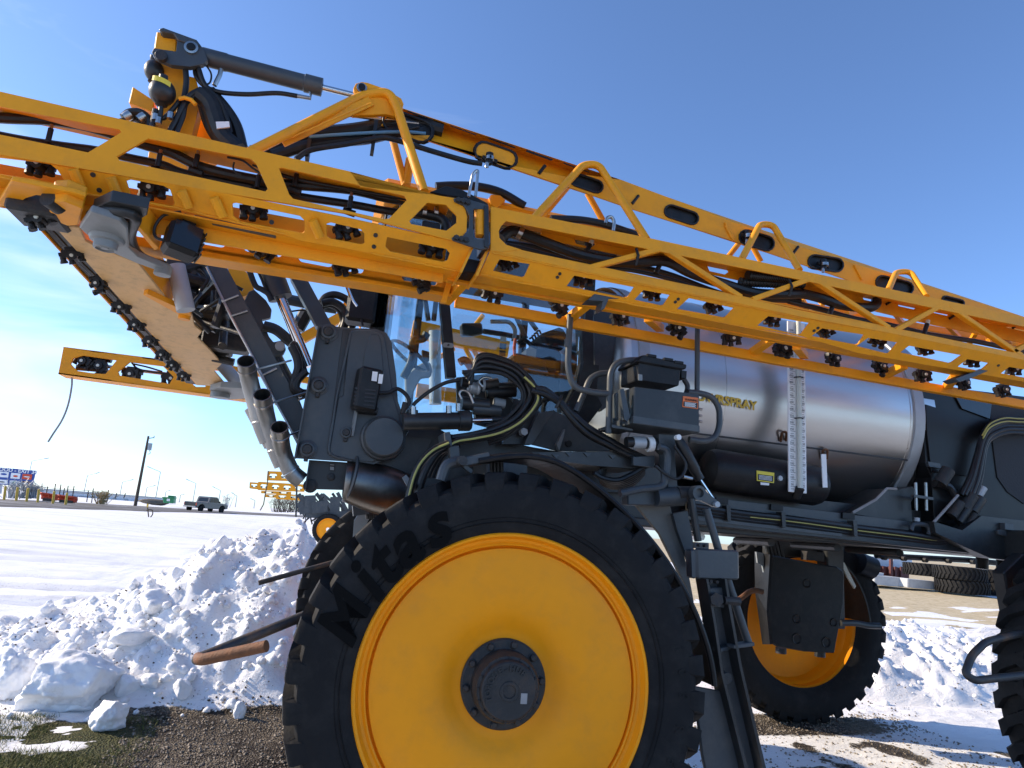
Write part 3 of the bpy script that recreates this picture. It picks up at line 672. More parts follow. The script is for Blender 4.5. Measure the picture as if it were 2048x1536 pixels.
# dark rubbing strip and lamp under the plate
mb = MB(); a, b = P(1, 1128, 1280, .02), P(1, 1615, 1385, .02); mb.prism([a, b, P(1, 1612, 1350, .02), P(1, 1135, 1255, .02)], (0, .03, 0)); mb.build('rub_strip', 'grey_paint', BM, .004)
LP = P(1, 1075, 1400, .06)
mb = MB(); mb.box((-.075, -.05, -.085), (.075, .07, .07)); wl = mb.build('work_lamp', 'black_plastic', SP, .02, loc=LP); wl.rotation_euler = (R(-8), R(6), R(24))
mb = MB(); mb.box((-.06, -.058, -.068), (.06, -.05, .055)).box((-.03, -.02, .07), (.03, .02, .12)); mb.build('lamp_lens', 'dark_glass', wl)
mb = MB()
for k in range(5): mb.box((.076, -.045, -.07 + k * .028), (.082, .06, -.06 + k * .028))
tag(mb.build('cooling_fins', 'cast_iron', wl), kind='stuff')
tubeP('wire', 1, [(1060, 1240), (960, 1260), (905, 1330), (915, 1390), (990, 1410)], .03, .007, 'hose', BM)
# -- hinge
HG = plateP('hinge_plate', 2, [(1484, 868), (1545, 863), (1610, 885), (1688, 906), (1692, 1158), (1640, 1168), (1480, 1112), (1474, 1096), (1530, 1092), (1575, 1062), (1580, 965), (1542, 908), (1490, 885)], YA - .012, .014, 'grey_paint', BM, [[(1600, 930), (1668, 930), (1668, 1108), (1600, 1105)]])
for x, y in ((1512, 880), (1539, 887), (1566, 893), (1500, 1100), (1528, 1107), (1557, 1113)):
    p = P(2, x, y, YA - .012); mb = MB(); mb.cyl(p, p + Vector((0, -.014, 0)), .013, 6).cyl(p, p + Vector((0, -.003, 0)), .016, 12); mb.build('bolt', 'cast_iron', BM)
a, b = P(2, 1638, 940, YA + .02), P(2, 1640, 1090, YA + .02); MB().cyl(a, b, .028, 16).build('hinge_pin', 'yellow', BM)
mb = MB(); mb.prism(PS(2, [(1664, 905), (1690, 912), (1690, 1160), (1664, 1150)], YA - .02), (0, .17, 0)); mb.build('hinge_block', 'dark_paint', BM, .003)
mb = MB(); mb.prism(PS(2, [(1590, 1148), (1604, 1150), (1534, 1302), (1520, 1300)], YA + .03), (0, .22, 0)); mb.build('end_plate', 'yellow', BM)
mb = MB(); mb.prism(PS(2, [(1676, 1165), (1694, 1168), (1628, 1322), (1612, 1318)], YA + .03), (0, .22, 0)); mb.build('end_plate', 'yellow', BM)
p = P(2, 1585, 1270, .05); MB().box(p + Vector((-.07, -.04, -.045)), p + Vector((.05, .10, .03))).build('hinge_stop', 'black_plastic', BM, .008)
p = P(2, 1592, 830, YA); MB().tube(bend([p + Vector((-.015, 0, -.03)), p + Vector((-.005, 0, .10)), p + Vector((.02, 0, .13)), p + Vector((.02, 0, -.02))], .05), .008, 8).build('lock_pin', 'steel', BM)
mb = MB(); mb.prism(PS(2, [(1345, 830), (1440, 795), (1530, 815), (1600, 850), (1690, 900), (1650, 905), (1540, 865), (1440, 850)], .06), (0, .12, 0)); mb.build('latch_block', 'black_plastic', BM, .006)
# -- section right of the hinge (lattice)
yR = YA
toprail = [(240, 476), (1140, 655), (2048, 850)] + conv(4, 3, [(1480, 620), (2048, 740), (2500, 836)]); tr_low = [(240, 545), (1140, 722), (2048, 905)] + conv(4, 3, [(1480, 684), (2048, 800), (2500, 892)])
mid_up = [(240, 690), (830, 822), (1700, 1003), (2048, 1082)] + conv(4, 3, [(1200, 805), (2048, 975), (2500, 1068)]); mid_lo = [(240, 738), (830, 868), (1700, 1048), (2048, 1122)] + conv(4, 3, [(1200, 842), (2048, 1012), (2500, 1105)])
BR = plateP('boom', 3, toprail + tr_low[::-1], yR, .010, 'yellow', SP); BR['label'] = 'lattice boom section right of the dark hinge'
plateP('rail', 3, mid_up + mid_lo[::-1], yR, .010, 'yellow', BR)
plateP('end_panel', 3, [(238, 480), (300, 492), (330, 560), (300, 590), (286, 620), (290, 660), (330, 700), (420, 728), (300, 745), (238, 736)], yR - .003, .010, 'yellow', BR)
def railbox(pts_top, y0, depth, dz, name, par, mat='yellow'):
    q = PS(3, pts_top, y0); mb = MB()
    for a, b in zip(q, q[1:]): mb.hexa([a + Vector((0, .010, 0)), a + Vector((0, depth, 0)), a + Vector((0, depth, -.006)), a + Vector((0, .010, -.006))], [b + Vector((0, .010, 0)), b + Vector((0, depth, 0)), b + Vector((0, depth, -.006)), b + Vector((0, .010, -.006))])
    return mb.build(name, mat, par)
railbox([toprail[0], toprail[-1]], yR, .17, 0, 'top_flange', BR)
railbox([mid_up[0], mid_up[-1]], yR, .10, 0, 'mid_flange', BR)
# back rail of the section with its dark slots, seen through the lattice
bu = [(420, 570), (1190, 735), (2048, 905)] + conv(4, 3, [(1480, 700), (2048, 830), (2400, 905)]); bl = [(420, 640), (1190, 800), (2048, 985)] + conv(4, 3, [(1480, 790), (2048, 905), (2400, 980)])
sl = [[(x - 62, y - 24), (x - 40, y - 30), (x + 55, y - 5), (x + 62, y + 8), (x + 40, y + 24), (x - 50, y + 4)] for x, y in [(475, 625), (790, 690), (1570, 850)] + conv(4, 3, [(1090, 625), (1310, 665), (1520, 705), (1720, 742), (1895, 778)])]
plateP('back_rail', 3, bu + bl[::-1], .06, .010, 'yellow', BR, sl)
for x, y in conv(4, 3, [(1200, 645), (1600, 735), (2000, 795)]):
    a = P(3, x - 22, y + 14, .056); b = P(3, x + 22, y - 14, .056); MB().cyl(a, b, .008, 6).build('slot_mark', 'black_plastic', BR)
for a, b in (((1240, 735), (830, 830)), ((1250, 738), (1690, 1010)), ((2048, 905), (1755, 1025))): pass
dg = [((3, 1230, 728), (3, 815, 838)), ((3, 1262, 735), (3, 1700, 1012)), ((4, 700, 497), (4, 325, 632)), ((4, 715, 502), (4, 1190, 812)), ((4, 1535, 660), (4, 1230, 825)), ((4, 1560, 668), (4, 2025, 985)), ((4, 2240, 830), (4, 1970, 960)), ((4, 2260, 835), (4, 2600, 1100))]
for a, b in dg: MB().beam(P(*a, yR + .018), P(*b, yR + .018), .03, .038, (0, 1, 0)).build('diagonal', 'yellow', BR, .004)
nR = (.0024, .15, .14)
pf = P(3, 240, 738, YA); dR = Vector(nR).dot(pf)
fo = [(236, 738), (830, 866), (1700, 1046), (2048, 1120)] + conv(4, 3, [(1200, 840), (2048, 1010), (2500, 1103)])
fl = [(168, 882), (720, 990), (1420, 1125), (2048, 1235)] + conv(4, 3, [(1000, 968), (2048, 1150), (2500, 1235)])
hs_ = [[(290, 787), (468, 815), (435, 888), (420, 892), (252, 855)], [(728, 882), (1078, 950), (1040, 1008), (1020, 1012), (682, 945)], [(1132, 967), (1288, 996), (1250, 1054), (1235, 1058), (1078, 1025)], [(1398, 1014), (1662, 1072), (1615, 1123), (1600, 1128), (1328, 1078)]]
hs_ += [conv(4, 3, h) for h in ([(432, 735), (692, 778), (640, 848), (620, 853), (362, 795)], [(772, 812), (1038, 852), (1000, 912), (985, 916), (705, 862)], [(1064, 872), (1250, 902), (1195, 968), (1180, 972), (988, 925)],
                                [(1322, 922), (1655, 982), (1590, 1028), (1575, 1032), (1265, 965)], [(1690, 1006), (1828, 1032), (1770, 1083), (1755, 1086), (1628, 1055)], [(1955, 1055), (2240, 1105), (2190, 1150), (1900, 1098)])]
plateP('nozzle_plate', 3, fo + fl[::-1], dR, .010, 'yellow', BR, hs_, nR)
u0 = P(3, fl[0][0], fl[0][1], dR, nR); u1 = P(3, fl[-1][0], fl[-1][1], dR, nR)
MB().prism([u0, u1, u1 + Vector((0, .10, .0)), u0 + Vector((0, .10, .0))], (0, 0, .008)).build('bottom_flange', 'yellow', BR)
for x, y in [(345, 806), (780, 902), (1182, 984), (1542, 1060), (1885, 1138)] + conv(4, 3, [(800, 828), (1122, 888), (1425, 940), (1720, 1015), (1985, 1070)]): nozzle(P(3, x, y, .01), BR, 1.0)
for x, y in [(642, 870), (628, 890), (1335, 1018), (1318, 1035)] + conv(4, 3, [(745, 808), (720, 825), (1885, 1045)]):
    p = P(3, x, y, dR, nR); N = Vector(nR).normalized(); MB().cyl(p - N * .004, p, .009, 8).build('bolt', 'cast_iron', BR)
for pts, y, r in ([(300, 660), (345, 625), (400, 628), (560, 690), (760, 760), (950, 795), (1120, 800), (1270, 800), (1420, 870), (1600, 930), (1800, 985), (2048, 990)] + conv(4, 3, [(640, 590), (760, 620), (900, 665), (1060, 680), (1110, 660), (1115, 630)]), .03, .030), \
                 ([(320, 690), (500, 715), (700, 770), (900, 815), (1100, 830), (1300, 880), (1600, 990), (1850, 1020), (2048, 1030)] + conv(4, 3, [(560, 640), (760, 690), (980, 750), (1200, 790), (1450, 850), (1750, 895), (2048, 960)]), .10, .016), \
                 ([(330, 700), (480, 735), (680, 790), (880, 835), (1060, 850), (1280, 900), (1450, 960)], .06, .012):
    tubeP('hose', 3, pts, y, r, 'hose', BR)
p = P(3, 410, 632, .03); MB().cyl(p + Vector((-.012, 0, .004)), p + Vector((.012, 0, -.004)), .034, 14).build('hose_clamp', 'steel', BR)
for k in range(2):                          # corrugated sleeves
    a = P(3, 1740 - k * 40, 880 + k * 40, -.02 + .04 * k); b = P(4, 560 + k * 90, 500 + k * 30, -.02 + .04 * k); mb = MB(); n_ = 46
    rings = [(.024 if i % 2 else .029, (b - a).length * i / n_) for i in range(n_ + 1)]; mb.lathe(a, b - a, rings, 12, True); mb.build('corrugated_sleeve', 'hose', BR)
for v, x, y in ((3, 1215, 820), (3, 800, 715), (4, 1095, 625), (4, 1420, 800), (4, 820, 690)):
    p = P(v, x, y, .04); mb = MB(); mb.cyl(p + Vector((-.01, 0, -.05)), p + Vector((.02, 0, .02)), .014, 10).mat(1).cyl(p + Vector((.02, 0, .015)), p + Vector((.03, 0, .045)), .013, 10); mb.build('hose_fitting', ['black_plastic', 'pipe_white'], BR)
for x, y in ((1088, 770), (1985, 950)): p = P(3, x, y, -.09); MB().tube([p + Vector((0, 0, .045)), p + Vector((.004, -.02, 0)), p + Vector((0, 0, -.05))], .008, 6).build('cable_tie', 'hose', BR)
# two dark catch brackets under the section
for v, pts, y in ((3, [(805, 1025), (870, 965), (1010, 1000), (1005, 1018), (930, 1015), (905, 1075), (880, 1085), (895, 1030)], -.02), (4, [(1690, 1100), (1850, 1050), (1862, 1062), (1700, 1132), (1640, 1150), (1610, 1130)], -.02)):
    plateP('catch_bracket', v, pts, y, .09, 'grey_paint', BR)
# -- inner boom behind: lower ladder
yB = .42
lo = [(430, 1225), (1480, 1420), (1470, 1478), (430, 1290)]
INB = plateP('boom', 2, [(-30, 1020), (1480, 1290), (1482, 1430), (-30, 1170)], .30, .012, 'yellow', SP, [slot(Vector((x, y, 0)), (1, .19, 0), (-.19, 1, 0), a, 26)[::1] and [(q.x, q.y) for q in slot(Vector((x, y, 0)), (1, .19, 0), (-.19, 1, 0), a, 30)] for x, y, a in ((75, 1115, 80), (370, 1165, 118), (680, 1225, 105), (880, 1270, 80), (1285, 1338, 105))])
INB['label'] = 'inner boom section with tapering top chord'
mb = MB(); a = PS(2, [(-420, 1080), (1480, 1395)], .30); mb.hexa([a[0], a[0] + Vector((0, .13, 0)), a[0] + Vector((0, .13, -.05)), a[0] + Vector((0, 0, -.05))], [a[1], a[1] + Vector((0, .13, 0)), a[1] + Vector((0, .13, -.05)), a[1] + Vector((0, 0, -.05))]); mb.build('bottom_rail', 'yellow', INB, .004)
mb = MB(); mb.prism(PS(2, [(1445, 1350), (1478, 1358), (1440, 1480), (1410, 1475)], .28), (0, .03, 0)); mb.build('end_plate', 'yellow', INB)
for x, y in [(370, 1172), (850, 1268), (1295, 1352)]: nozzle(P(2, x, y, .24), INB, 1.15)
# ladder rails right of it
r0, r1 = P(3, 30, 1035, yB), P(4, 2600, 1395, yB); MB().beam(r0, r1, .045, .060).build('ladder_rail', 'yellow', INB, .004)
n0, n1 = P(3, -20, 890, .16), P(4, 2600, 1262, .16); MB().beam(n0, n1, .045, .05).build('ladder_rail', 'yellow', INB, .004)
for v, a, b in ((2, (1440, 1470), (1560, 1345)), (3, (690, 1140), (800, 1050)), (3, (1440, 1160), (1395, 1115)), (3, (1230, 1190), (1160, 1130)), (4, (330, 965), (450, 880)), (4, (660, 985), (610, 925)), (4, (1160, 1110), (1290, 1045)), (4, (1560, 1180), (1610, 1120))):
    A_, B_ = P(v, *a, yB), P(v, *b, .18); MB().beam(A_, B_, .05, .045).build('rung', 'yellow', INB, .003)
for x, y in [(250, 990), (640, 1062), (998, 1128), (1330, 1195), (1650, 1250), (1950, 1312)] + conv(4, 3, [(525, 945), (845, 1003), (1140, 1055), (1410, 1108), (1670, 1160), (1915, 1205)]): nozzle(P(3, x, y, .30), INB, 1.12)
# -- tapering top chord: hollow box with slots in its lower near face
tc_t = [px(2, 1150, 270), px(2, 1190, 297), px(3, 860, 240), px(3, 2048, 650), px(4, 2048, 705), (2250, 690)]
tc_f = [px(2, 1150, 305), px(2, 1190, 345), px(3, 1000, 320)[0:2], px(3, 2048, 712), px(4, 2048, 738), (2250, 700)]
tc_b = [px(2, 1060, 440), px(2, 1250, 500), px(3, 640, 345), px(3, 1060, 490), px(3, 1700, 692), px(4, 1000, 528), (2048, 668), (2250, 728)]
yT = .48
holes = []
def oval(v, x, y, a, b, ang):
    u = Vector((math.cos(R(ang)), math.sin(R(ang)), 0)); w = Vector((-u.y, u.x, 0)); return [px(v, q.x, q.y) for q in slot((x, y, 0), u, w, a, b)]
slots = [(2, 1215, 445, 150, 62, 21), (2, 1730, 615, 125, 52, 19), (3, 800, 340, 98, 36, 19), (3, 1355, 525, 102, 36, 18), (3, 1795, 675, 105, 42, 17), (4, 795, 400, 112, 42, 9), (4, 1230, 538, 120, 40, 14), (4, 1600, 640, 70, 20, 14)]
TC = plateP('top_chord', 0, tc_f + tc_b[::-1], yT, .008, 'yellow', INB, [oval(*s_) for s_ in slots], bevel=.003)
for s_ in slots:
    MB().prism([P(0, X, Y, yT + .014) for X, Y in oval(s_[0], s_[1], s_[2], s_[3] * 1.1, s_[4] * 1.15, s_[5])], (0, .01, 0)).build('slot_plug', 'black_plastic', INB)
    q = [P(0, X, Y, yT - .004) for X, Y in oval(*s_)]; MB().tube(q + [q[0], q[1]], .007, 6).build('slot_trim', 'hose', INB)
mb = MB(); T3 = [P(0, X, Y, yT) for X, Y in tc_t]; F3 = [P(0, X, Y, yT) for X, Y in tc_f]; B3 = [P(0, X, Y, yT) for X, Y in (tc_b[0], tc_b[1], tc_b[2], tc_b[4], tc_b[6], tc_b[7])]
for i in range(5):
    d_ = Vector((0, .012, 0)); e_ = Vector((0, .13, 0)); g_ = Vector((0, .075, .0))
    mb.hexa([F3[i], F3[i] + d_, T3[i] + g_ + d_ * .5, T3[i] + g_], [F3[i + 1], F3[i + 1] + d_, T3[i + 1] + g_ + d_ * .5, T3[i + 1] + g_])
    mb.hexa([T3[i] + g_, T3[i] + g_ + Vector((0, 0, -.012)), T3[i] + e_ + Vector((0, 0, -.012)), T3[i] + e_], [T3[i + 1] + g_, T3[i + 1] + g_ + Vector((0, 0, -.012)), T3[i + 1] + e_ + Vector((0, 0, -.012)), T3[i + 1] + e_])
    mb.hexa([T3[i] + e_, T3[i] + e_ * 1.06, B3[i] + e_ * .12, B3[i] + e_ * .07], [T3[i + 1] + e_, T3[i + 1] + e_ * 1.06, B3[i + 1] + e_ * .12, B3[i + 1] + e_ * .07])
mb.build('chord_shell', 'yellow', INB)
# seams cut in the chord's upper face
for v, x, y in ((2, 1290, 385), (2, 1540, 470), (2, 1770, 545), (2, 1990, 615), (3, 300, 105), (3, 520, 180), (3, 740, 250)):
    a = P(v, x - 75, y - 27, yT - .003); b = P(v, x + 75, y + 27, yT - .003); MB().beam(a, b, .003, .006).build('weld_slot', 'black_plastic', INB)
for v, x, y in ((3, 540, 262), (3, 1085, 437), (3, 2020, 735), (2, 2000, 700)):
    a = P(v, x - 20, y + 24, yT - .002); b = P(v, x + 18, y - 24, yT - .002); MB().cyl(a, b, .010, 6).build('slot_mark', 'black_plastic', INB)
for v, x, y in ((3, 1630, 620), (4, 180, 210), (4, 995, 460)):
    a = P(v, x - 20, y - 50, yT - .006); b = P(v, x + 30, y + 45, yT - .006); MB().cyl(a, b, .009, 6).build('weld_rib', 'yellow', INB)
# lug for the cylinder
plateP('cylinder_lug', 2, [(898, 222), (912, 196), (945, 186), (985, 192), (1080, 225), (1178, 283), (1192, 315), (1172, 395), (1090, 375), (890, 382), (905, 285)], yT - .05, .03, 'yellow', INB)
p = P(2, 946, 226, yT - .05); MB().cyl(p + Vector((0, -.012, 0)), p + Vector((0, .05, 0)), .030, 18).build('pin_collar', 'steel', INB); MB().cyl(p + Vector((0, -.022, 0)), p + Vector((0, -.010, 0)), .020, 14).build('pin', 'black_plastic', INB)
# bent tube struts
def strut(v, pts, y, r, rad=.10, dd=None, par=INB):
    q = [P(v, a, b, y if dd is None else dd[k]) for k, (a, b) in enumerate(pts)]; return MB().tube(bend(q, rad, 7), r, 12).build('strut', 'yellow', par)
strut(2, [(290, 600), (960, 262), (1105, 245), (1150, 330), (1310, 830)], 0, .027, .16, [.22, .44, .42, .40, .20])
mb = MB(); mb.beam(P(2, 480, 540, .33), P(2, 1000, 300, .42), .012, .055); mb.build('strut_gusset', 'yellow', INB)
plateP('gusset', 2, [(900, 372), (1030, 272), (1100, 282), (1125, 330), (1080, 345), (960, 375)], .45, .012, 'yellow', INB)
strut(2, [(1130, 530), (1200, 790)], .85, .024); strut(2, [(1230, 640), (1205, 790)], .85, .03)
strut(3, [(480, 560), (780, 232), (870, 232), (1150, 670)], 0, .024, .14, [.20, .45, .45, .20]); strut(3, [(690, 360), (520, 560)], .8, .022); strut(3, [(805, 400), (900, 570)], .8, .022)
strut(3, [(1705, 790), (1815, 580), (1890, 585), (2045, 850)], 0, .022, .12, [.20, .45, .45, .20]); strut(3, [(1700, 680), (1630, 770)], .8, .02); strut(3, [(1770, 710), (1820, 800)], .8, .02)
strut(4, [(1190, 570), (1240, 455), (1330, 452), (1430, 610)], 0, .020, .10, [.22, .45, .45, .22])
# far lower chord of the inner boom with its sunlit struts
MB().beam(P(4, 200, 590, .95), P(4, 2700, 1040, .95), .05, .05).build('far_rail', 'yellow', INB, .004)
for a, b in (((930, 720), (1060, 690)), ((1230, 715), (1290, 790)), ((1540, 770), (1640, 870)), ((1740, 840), (1690, 930)), ((1880, 820), (1960, 900)), ((1820, 890), (1950, 840)), ((2010, 960), (2100, 880)), ((640, 620), (700, 720)), ((780, 655), (730, 610))):
    MB().beam(P(4, *a, .75), P(4, *b, .9), .03, .03).build('strut', 'yellow', INB)
# hoses threading the chord's big oval
for pts, y, r in ([(330, 600), (480, 540), (620, 500), (900, 470), (1080, 440), (1250, 425), (1420, 470)], .53, .042), ([(420, 620), (560, 575), (640, 560), (830, 530), (980, 515), (1150, 480), (1300, 480)], .50, .036), ([(560, 640), (650, 585), (860, 550), (1020, 520), (1120, 520), (1350, 590), (1560, 650), (1650, 665)], .43, .016), ([(640, 505), (850, 492), (1100, 482), (1280, 450)], .46, .008), ([(300, 590), (600, 530), (900, 500), (1250, 470)], .58, .03):
    tubeP('hose', 2, pts, y, r, 'hose', INB)
tubeP('cable', 2, [(640, 508), (900, 490), (1180, 478), (1320, 488)], .44, .009, 'blue_line', INB)
tubeP('pipe', 2, [(860, 380), (1050, 405), (1280, 430)], .50, .011, 'steel', INB, smooth=False)
for x, y in ((640, 540), (1020, 500)): p = P(2, x, y, .46); MB().box(p + Vector((-.010, -.02, -.10)), p + Vector((.010, .06, .09))).build('cable_tie', 'hose', INB)
for v, x, y in ((2, 1690, 650), (3, 230, 210), (3, 1740, 665), (4, 780, 420), (4, 300, 240)):
    p = P(v, x, y, yT - .03); mb = MB(); mb.cyl(p + Vector((0, 0, .05)), p + Vector((0, 0, -.02)), .022, 10).cyl(p + Vector((-.04, .01, .02)), p + Vector((.05, .01, .01)), .014, 8).mat(1).cyl(p + Vector((-.012, -.01, -.02)), p + Vector((-.012, -.01, -.05)), .010, 8).cyl(p + Vector((.0, -.012, .02)), p + Vector((.0, -.012, .0)), .026, 12); mb.build('hose_fitting', ['black_plastic', 'steel'], INB)
tubeP('hose', 3, [(590, 548), (760, 555), (900, 580), (1040, 625), (1140, 660)], .35, .022, 'hose', INB)
tubeP('hose', 3, [(910, 575), (920, 545), (945, 540), (960, 570), (955, 620)], .10, .010, 'steel', INB)

# weld beads and open seams on the boom plates
def bead(v, pts, d, n, par, r=.0045, mat='yellow', dark=False):
    q = [P(v, x, y, d, n) - Vector(n).normalized() * .002 for x, y in pts]; rs = random.Random(int(pts[0][0])); o = []
    for a, b in zip(q, q[1:]):
        k = max(2, int((b - a).length / .02)); o += [a.lerp(b, i / k) + Vector((0, 0, rs.uniform(-.0025, .0025))) for i in range(k)]
    return MB().tube(o + [q[-1]], r, 6).build('weld_bead', mat, par)
bead(1, [(0, 1035), (430, 1125), (1040, 1215), (1680, 1372)], dL, nL, BM); bead(2, [(1000, 1188), (1300, 1250), (1500, 1292)], dL, nL, BM, .005)
bead(3, [(240, 745), (830, 872), (1700, 1052), (2048, 1128)], dR, nR, BR); bead(3, [(180, 872), (430, 925), (720, 980), (1400, 1115)], dR, nR, BR, .005)
bead(2, [(560, 1130), (900, 1195), (1250, 1275)], .298, (0, 1, 0), INB, .005, 'cast_iron'); bead(2, [(1330, 1297), (1500, 1330)], .298, (0, 1, 0), INB, .005, 'cast_iron')
bead(2, [(330, 600), (700, 440), (1000, 312)], .30, (0, 1, 0), INB, .005)
# ------------------------------------------------------------------ fold cylinder and mast at the front
def disc(name, p, r, t, mat, parent, n=20, ax=(0, 1, 0)):
    a = Vector(ax).normalized(); return MB().cyl(p - a * t / 2, p + a * t / 2, r, n).build(name, mat, parent, .002 if r > .02 else 0)
def opentube(name, pts, r, mat, parent, ri=None, n=20, inner=5):
    ri = ri or r * .88; pts = [Vector(p) for p in pts]; T = [(pts[min(i + 1, len(pts) - 1)] - pts[max(i - 1, 0)]).normalized() for i in range(len(pts))]
    u = T[0].orthogonal().normalized(); O = []; I = []
    for p, t in zip(pts, T):
        u = (u - t * u.dot(t)).normalized(); w = t.cross(u)
        e = [(u * math.cos(2 * math.pi * k / n) + w * math.sin(2 * math.pi * k / n)) for k in range(n)]
        O.append([p + q * r for q in e]); I.append([p + q * ri for q in e])
    mb = MB(); mb.ring(I[:inner][::-1] + O, caps=True); return mb.build(name, mat, parent)
yM = .46
CY = empty('fold_cylinder'); CY.parent = SP
a, b = P(1, 1175, 328, yM), P(1, 1885, 512, yM); d = (b - a).normalized(); L = (b - a).length
mb = MB(); mb.lathe(a, d, [(.0, 0), (.046, 0), (.049, .01), (.049, .13), (.046, .14), (.046, L - .10), (.051, L - .095), (.051, L), (.024, L + .002), (.022, L + .004)], 28); mb.build('barrel', 'grey_paint', CY)
MB().cyl(b - d * .05, P(2, 915, 268, yM), .017, 16).build('rod', 'chrome', CY)
plateP('clevis', 1, [(1040, 215), (1150, 232), (1192, 288), (1215, 350), (1185, 375), (1110, 390), (1000, 378), (905, 335), (888, 305), (900, 280), (960, 290), (1030, 300)], yM - .06, .035, 'grey_paint', CY)
mb = MB(); mb.prism(PS(1, [(928, 170), (950, 160), (1148, 232), (1170, 268), (1120, 262), (1040, 232), (1015, 195), (945, 184)], yM - .07), (0, .14, 0)); mb.build('clevis_cap', 'grey_paint', CY, .004)
plateP('clevis_back', 1, [(1040, 230), (1150, 240), (1190, 300), (1110, 380), (960, 350), (900, 300)], yM + .03, .03, 'grey_paint', CY)
mb = MB(); mb.prism(PS(1, [(915, 182), (1005, 196), (1034, 235), (1030, 312), (900, 285)], yM - .02), (0, .06, 0)); mb.build('pivot_block', 'yellow', CY, .006)
p = P(1, 1120, 282, yM - .06); MB().lathe(p, (0, -1, 0), [(.036, -.002), (.036, .01), (.024, .012), (.024, 0)], 20).build('pin_ring', 'steel', CY); disc('pin', p + Vector((0, -.008, 0)), .022, .02, 'black_plastic', CY)
disc('pivot_pin', P(1, 945, 330, yM - .07), .030, .03, 'cast_iron', CY)
for pts, dd, r in (([(1295, 400), (1285, 440), (1255, 500)], .46, .013), ([(1815, 535), (1815, 575), (1730, 560)], .46, .012)): tubeP('hose_fitting', 1, pts, dd, r, 'steel', CY, smooth=False)
tubeP('hose', 1, [(1140, 390), (1150, 450), (1200, 505), (1290, 540), (1450, 552), (1620, 545), (1740, 562)], .46, .013, 'hose', CY)
tubeP('wire', 1, [(1205, 380), (1235, 430), (1230, 480), (1200, 500)], .44, .005, 'hose', CY)
MS = plateP('mast', 1, [(925, 340), (1062, 380), (1085, 440), (1145, 455), (1160, 520), (1245, 548), (1232, 585), (1160, 645), (1125, 780), (1090, 1000), (860, 960), (905, 660), (960, 560)], yM + .05, .10, 'yellow', SP); MS['label'] = 'upright yellow fold mast at the boom root'
mb = MB(); mb.prism(PS(1, [(775, 505), (905, 590), (892, 655), (752, 600)], yM + .06), (0, .15, 0)); mb.build('mast_wing', 'yellow', MS, .004)
mb = MB(); mb.prism(PS(1, [(1150, 640), (1250, 690), (1300, 900), (1150, 1000), (1100, 820)], yM + .20), (0, .08, 0)); mb.build('mast_web', 'yellow', MS, .004)
# accumulators
def accu(p, r, l, lean, label):
    d = Vector((lean, 0, 1)).normalized(); mb = MB(); prof = [(.012, -l - .09), (.012, -l - .01), (.03, -l)] + [(r * math.cos(t), l * math.sin(t) * .95) for t in np.linspace(-1.35, 1.2, 12)] + [(.022, l * .97), (.022, l + .02), (0, l + .02)]
    mb.lathe(p, d, prof, 24); o = mb.build('accumulator', 'dark_paint', MS)
    if label:
        mb = MB(); q = [p + Vector((r * 1.012 * math.sin(t), -r * 1.012 * math.cos(t), .018 + t * -.012)) for t in np.linspace(-.75, .75, 8)]
        mb.add([v for v in q] + [v + Vector((0, 0, .028)) for v in q], [(i, i + 1, i + 9, i + 8) for i in range(7)]); mb.build('decal', 'yellow_print', MS)
accu(P(1, 950, 540, yM - .06), .066, .075, -.1, True); accu(P(1, 902, 415, yM + .05), .05, .065, -.15, False)
for pts, y, r in ([(1085, 395), (1090, 480), (1075, 580), (1040, 680), (960, 830)], yM - .02, .015), ([(1160, 395), (1190, 480), (1240, 545), (1290, 600), (1330, 700), (1350, 780)], yM - .03, .014), ([(1180, 520), (1110, 560), (1060, 640), (1010, 740), (940, 840)], yM - .05, .014), ([(1170, 530), (1090, 600), (1070, 680), (1030, 780)], yM - .04, .014), \
                 ([(1170, 550), (1230, 610), (1260, 690), (1300, 790), (1390, 880)], yM - .02, .050), ([(1230, 535), (1320, 640), (1380, 740), (1415, 870)], yM + .03, .034), ([(1200, 610), (1240, 740), (1310, 850)], yM + .05, .04), ([(720, 690), (760, 660), (820, 660), (870, 700), (880, 760)], yM, .022), ([(700, 720), (780, 690), (840, 730), (860, 800)], yM + .04, .02), ([(910, 640), (900, 690), (890, 740)], yM - .06, .014), ([(920, 690), (960, 690), (1010, 640), (1050, 590)], yM - .05, .012):
    tubeP('hose', 1, pts, y, r, 'hose', MS)
for x, y in ((912, 670), (930, 690), (1000, 660)): MB().cyl(P(1, x, y, yM - .07), P(1, x - 5, y + 35, yM - .07), .017, 8).build('hose_fitting', 'steel', MS)
MB().tube([P(1, x, y, yM - .08) for x, y in ((1045, 578), (1080, 572), (1120, 585), (1145, 612))], .011, 8).build('hose_guide', 'yellow', MS)
for x, y in ((745, 680), (830, 690)): MB().lathe(P(1, x, y, yM - .01), (.5, 0, .6), [(.024, -.02), (.026, 0), (.024, .02)], 14).build('hose_clamp', 'steel', MS)
mb = MB(); mb.prism(PS(1, [(1262, 712), (1340, 710), (1345, 742), (1268, 752)], yM - .075), (0, .01, 0)); mb.build('decal', 'white_print', MS)
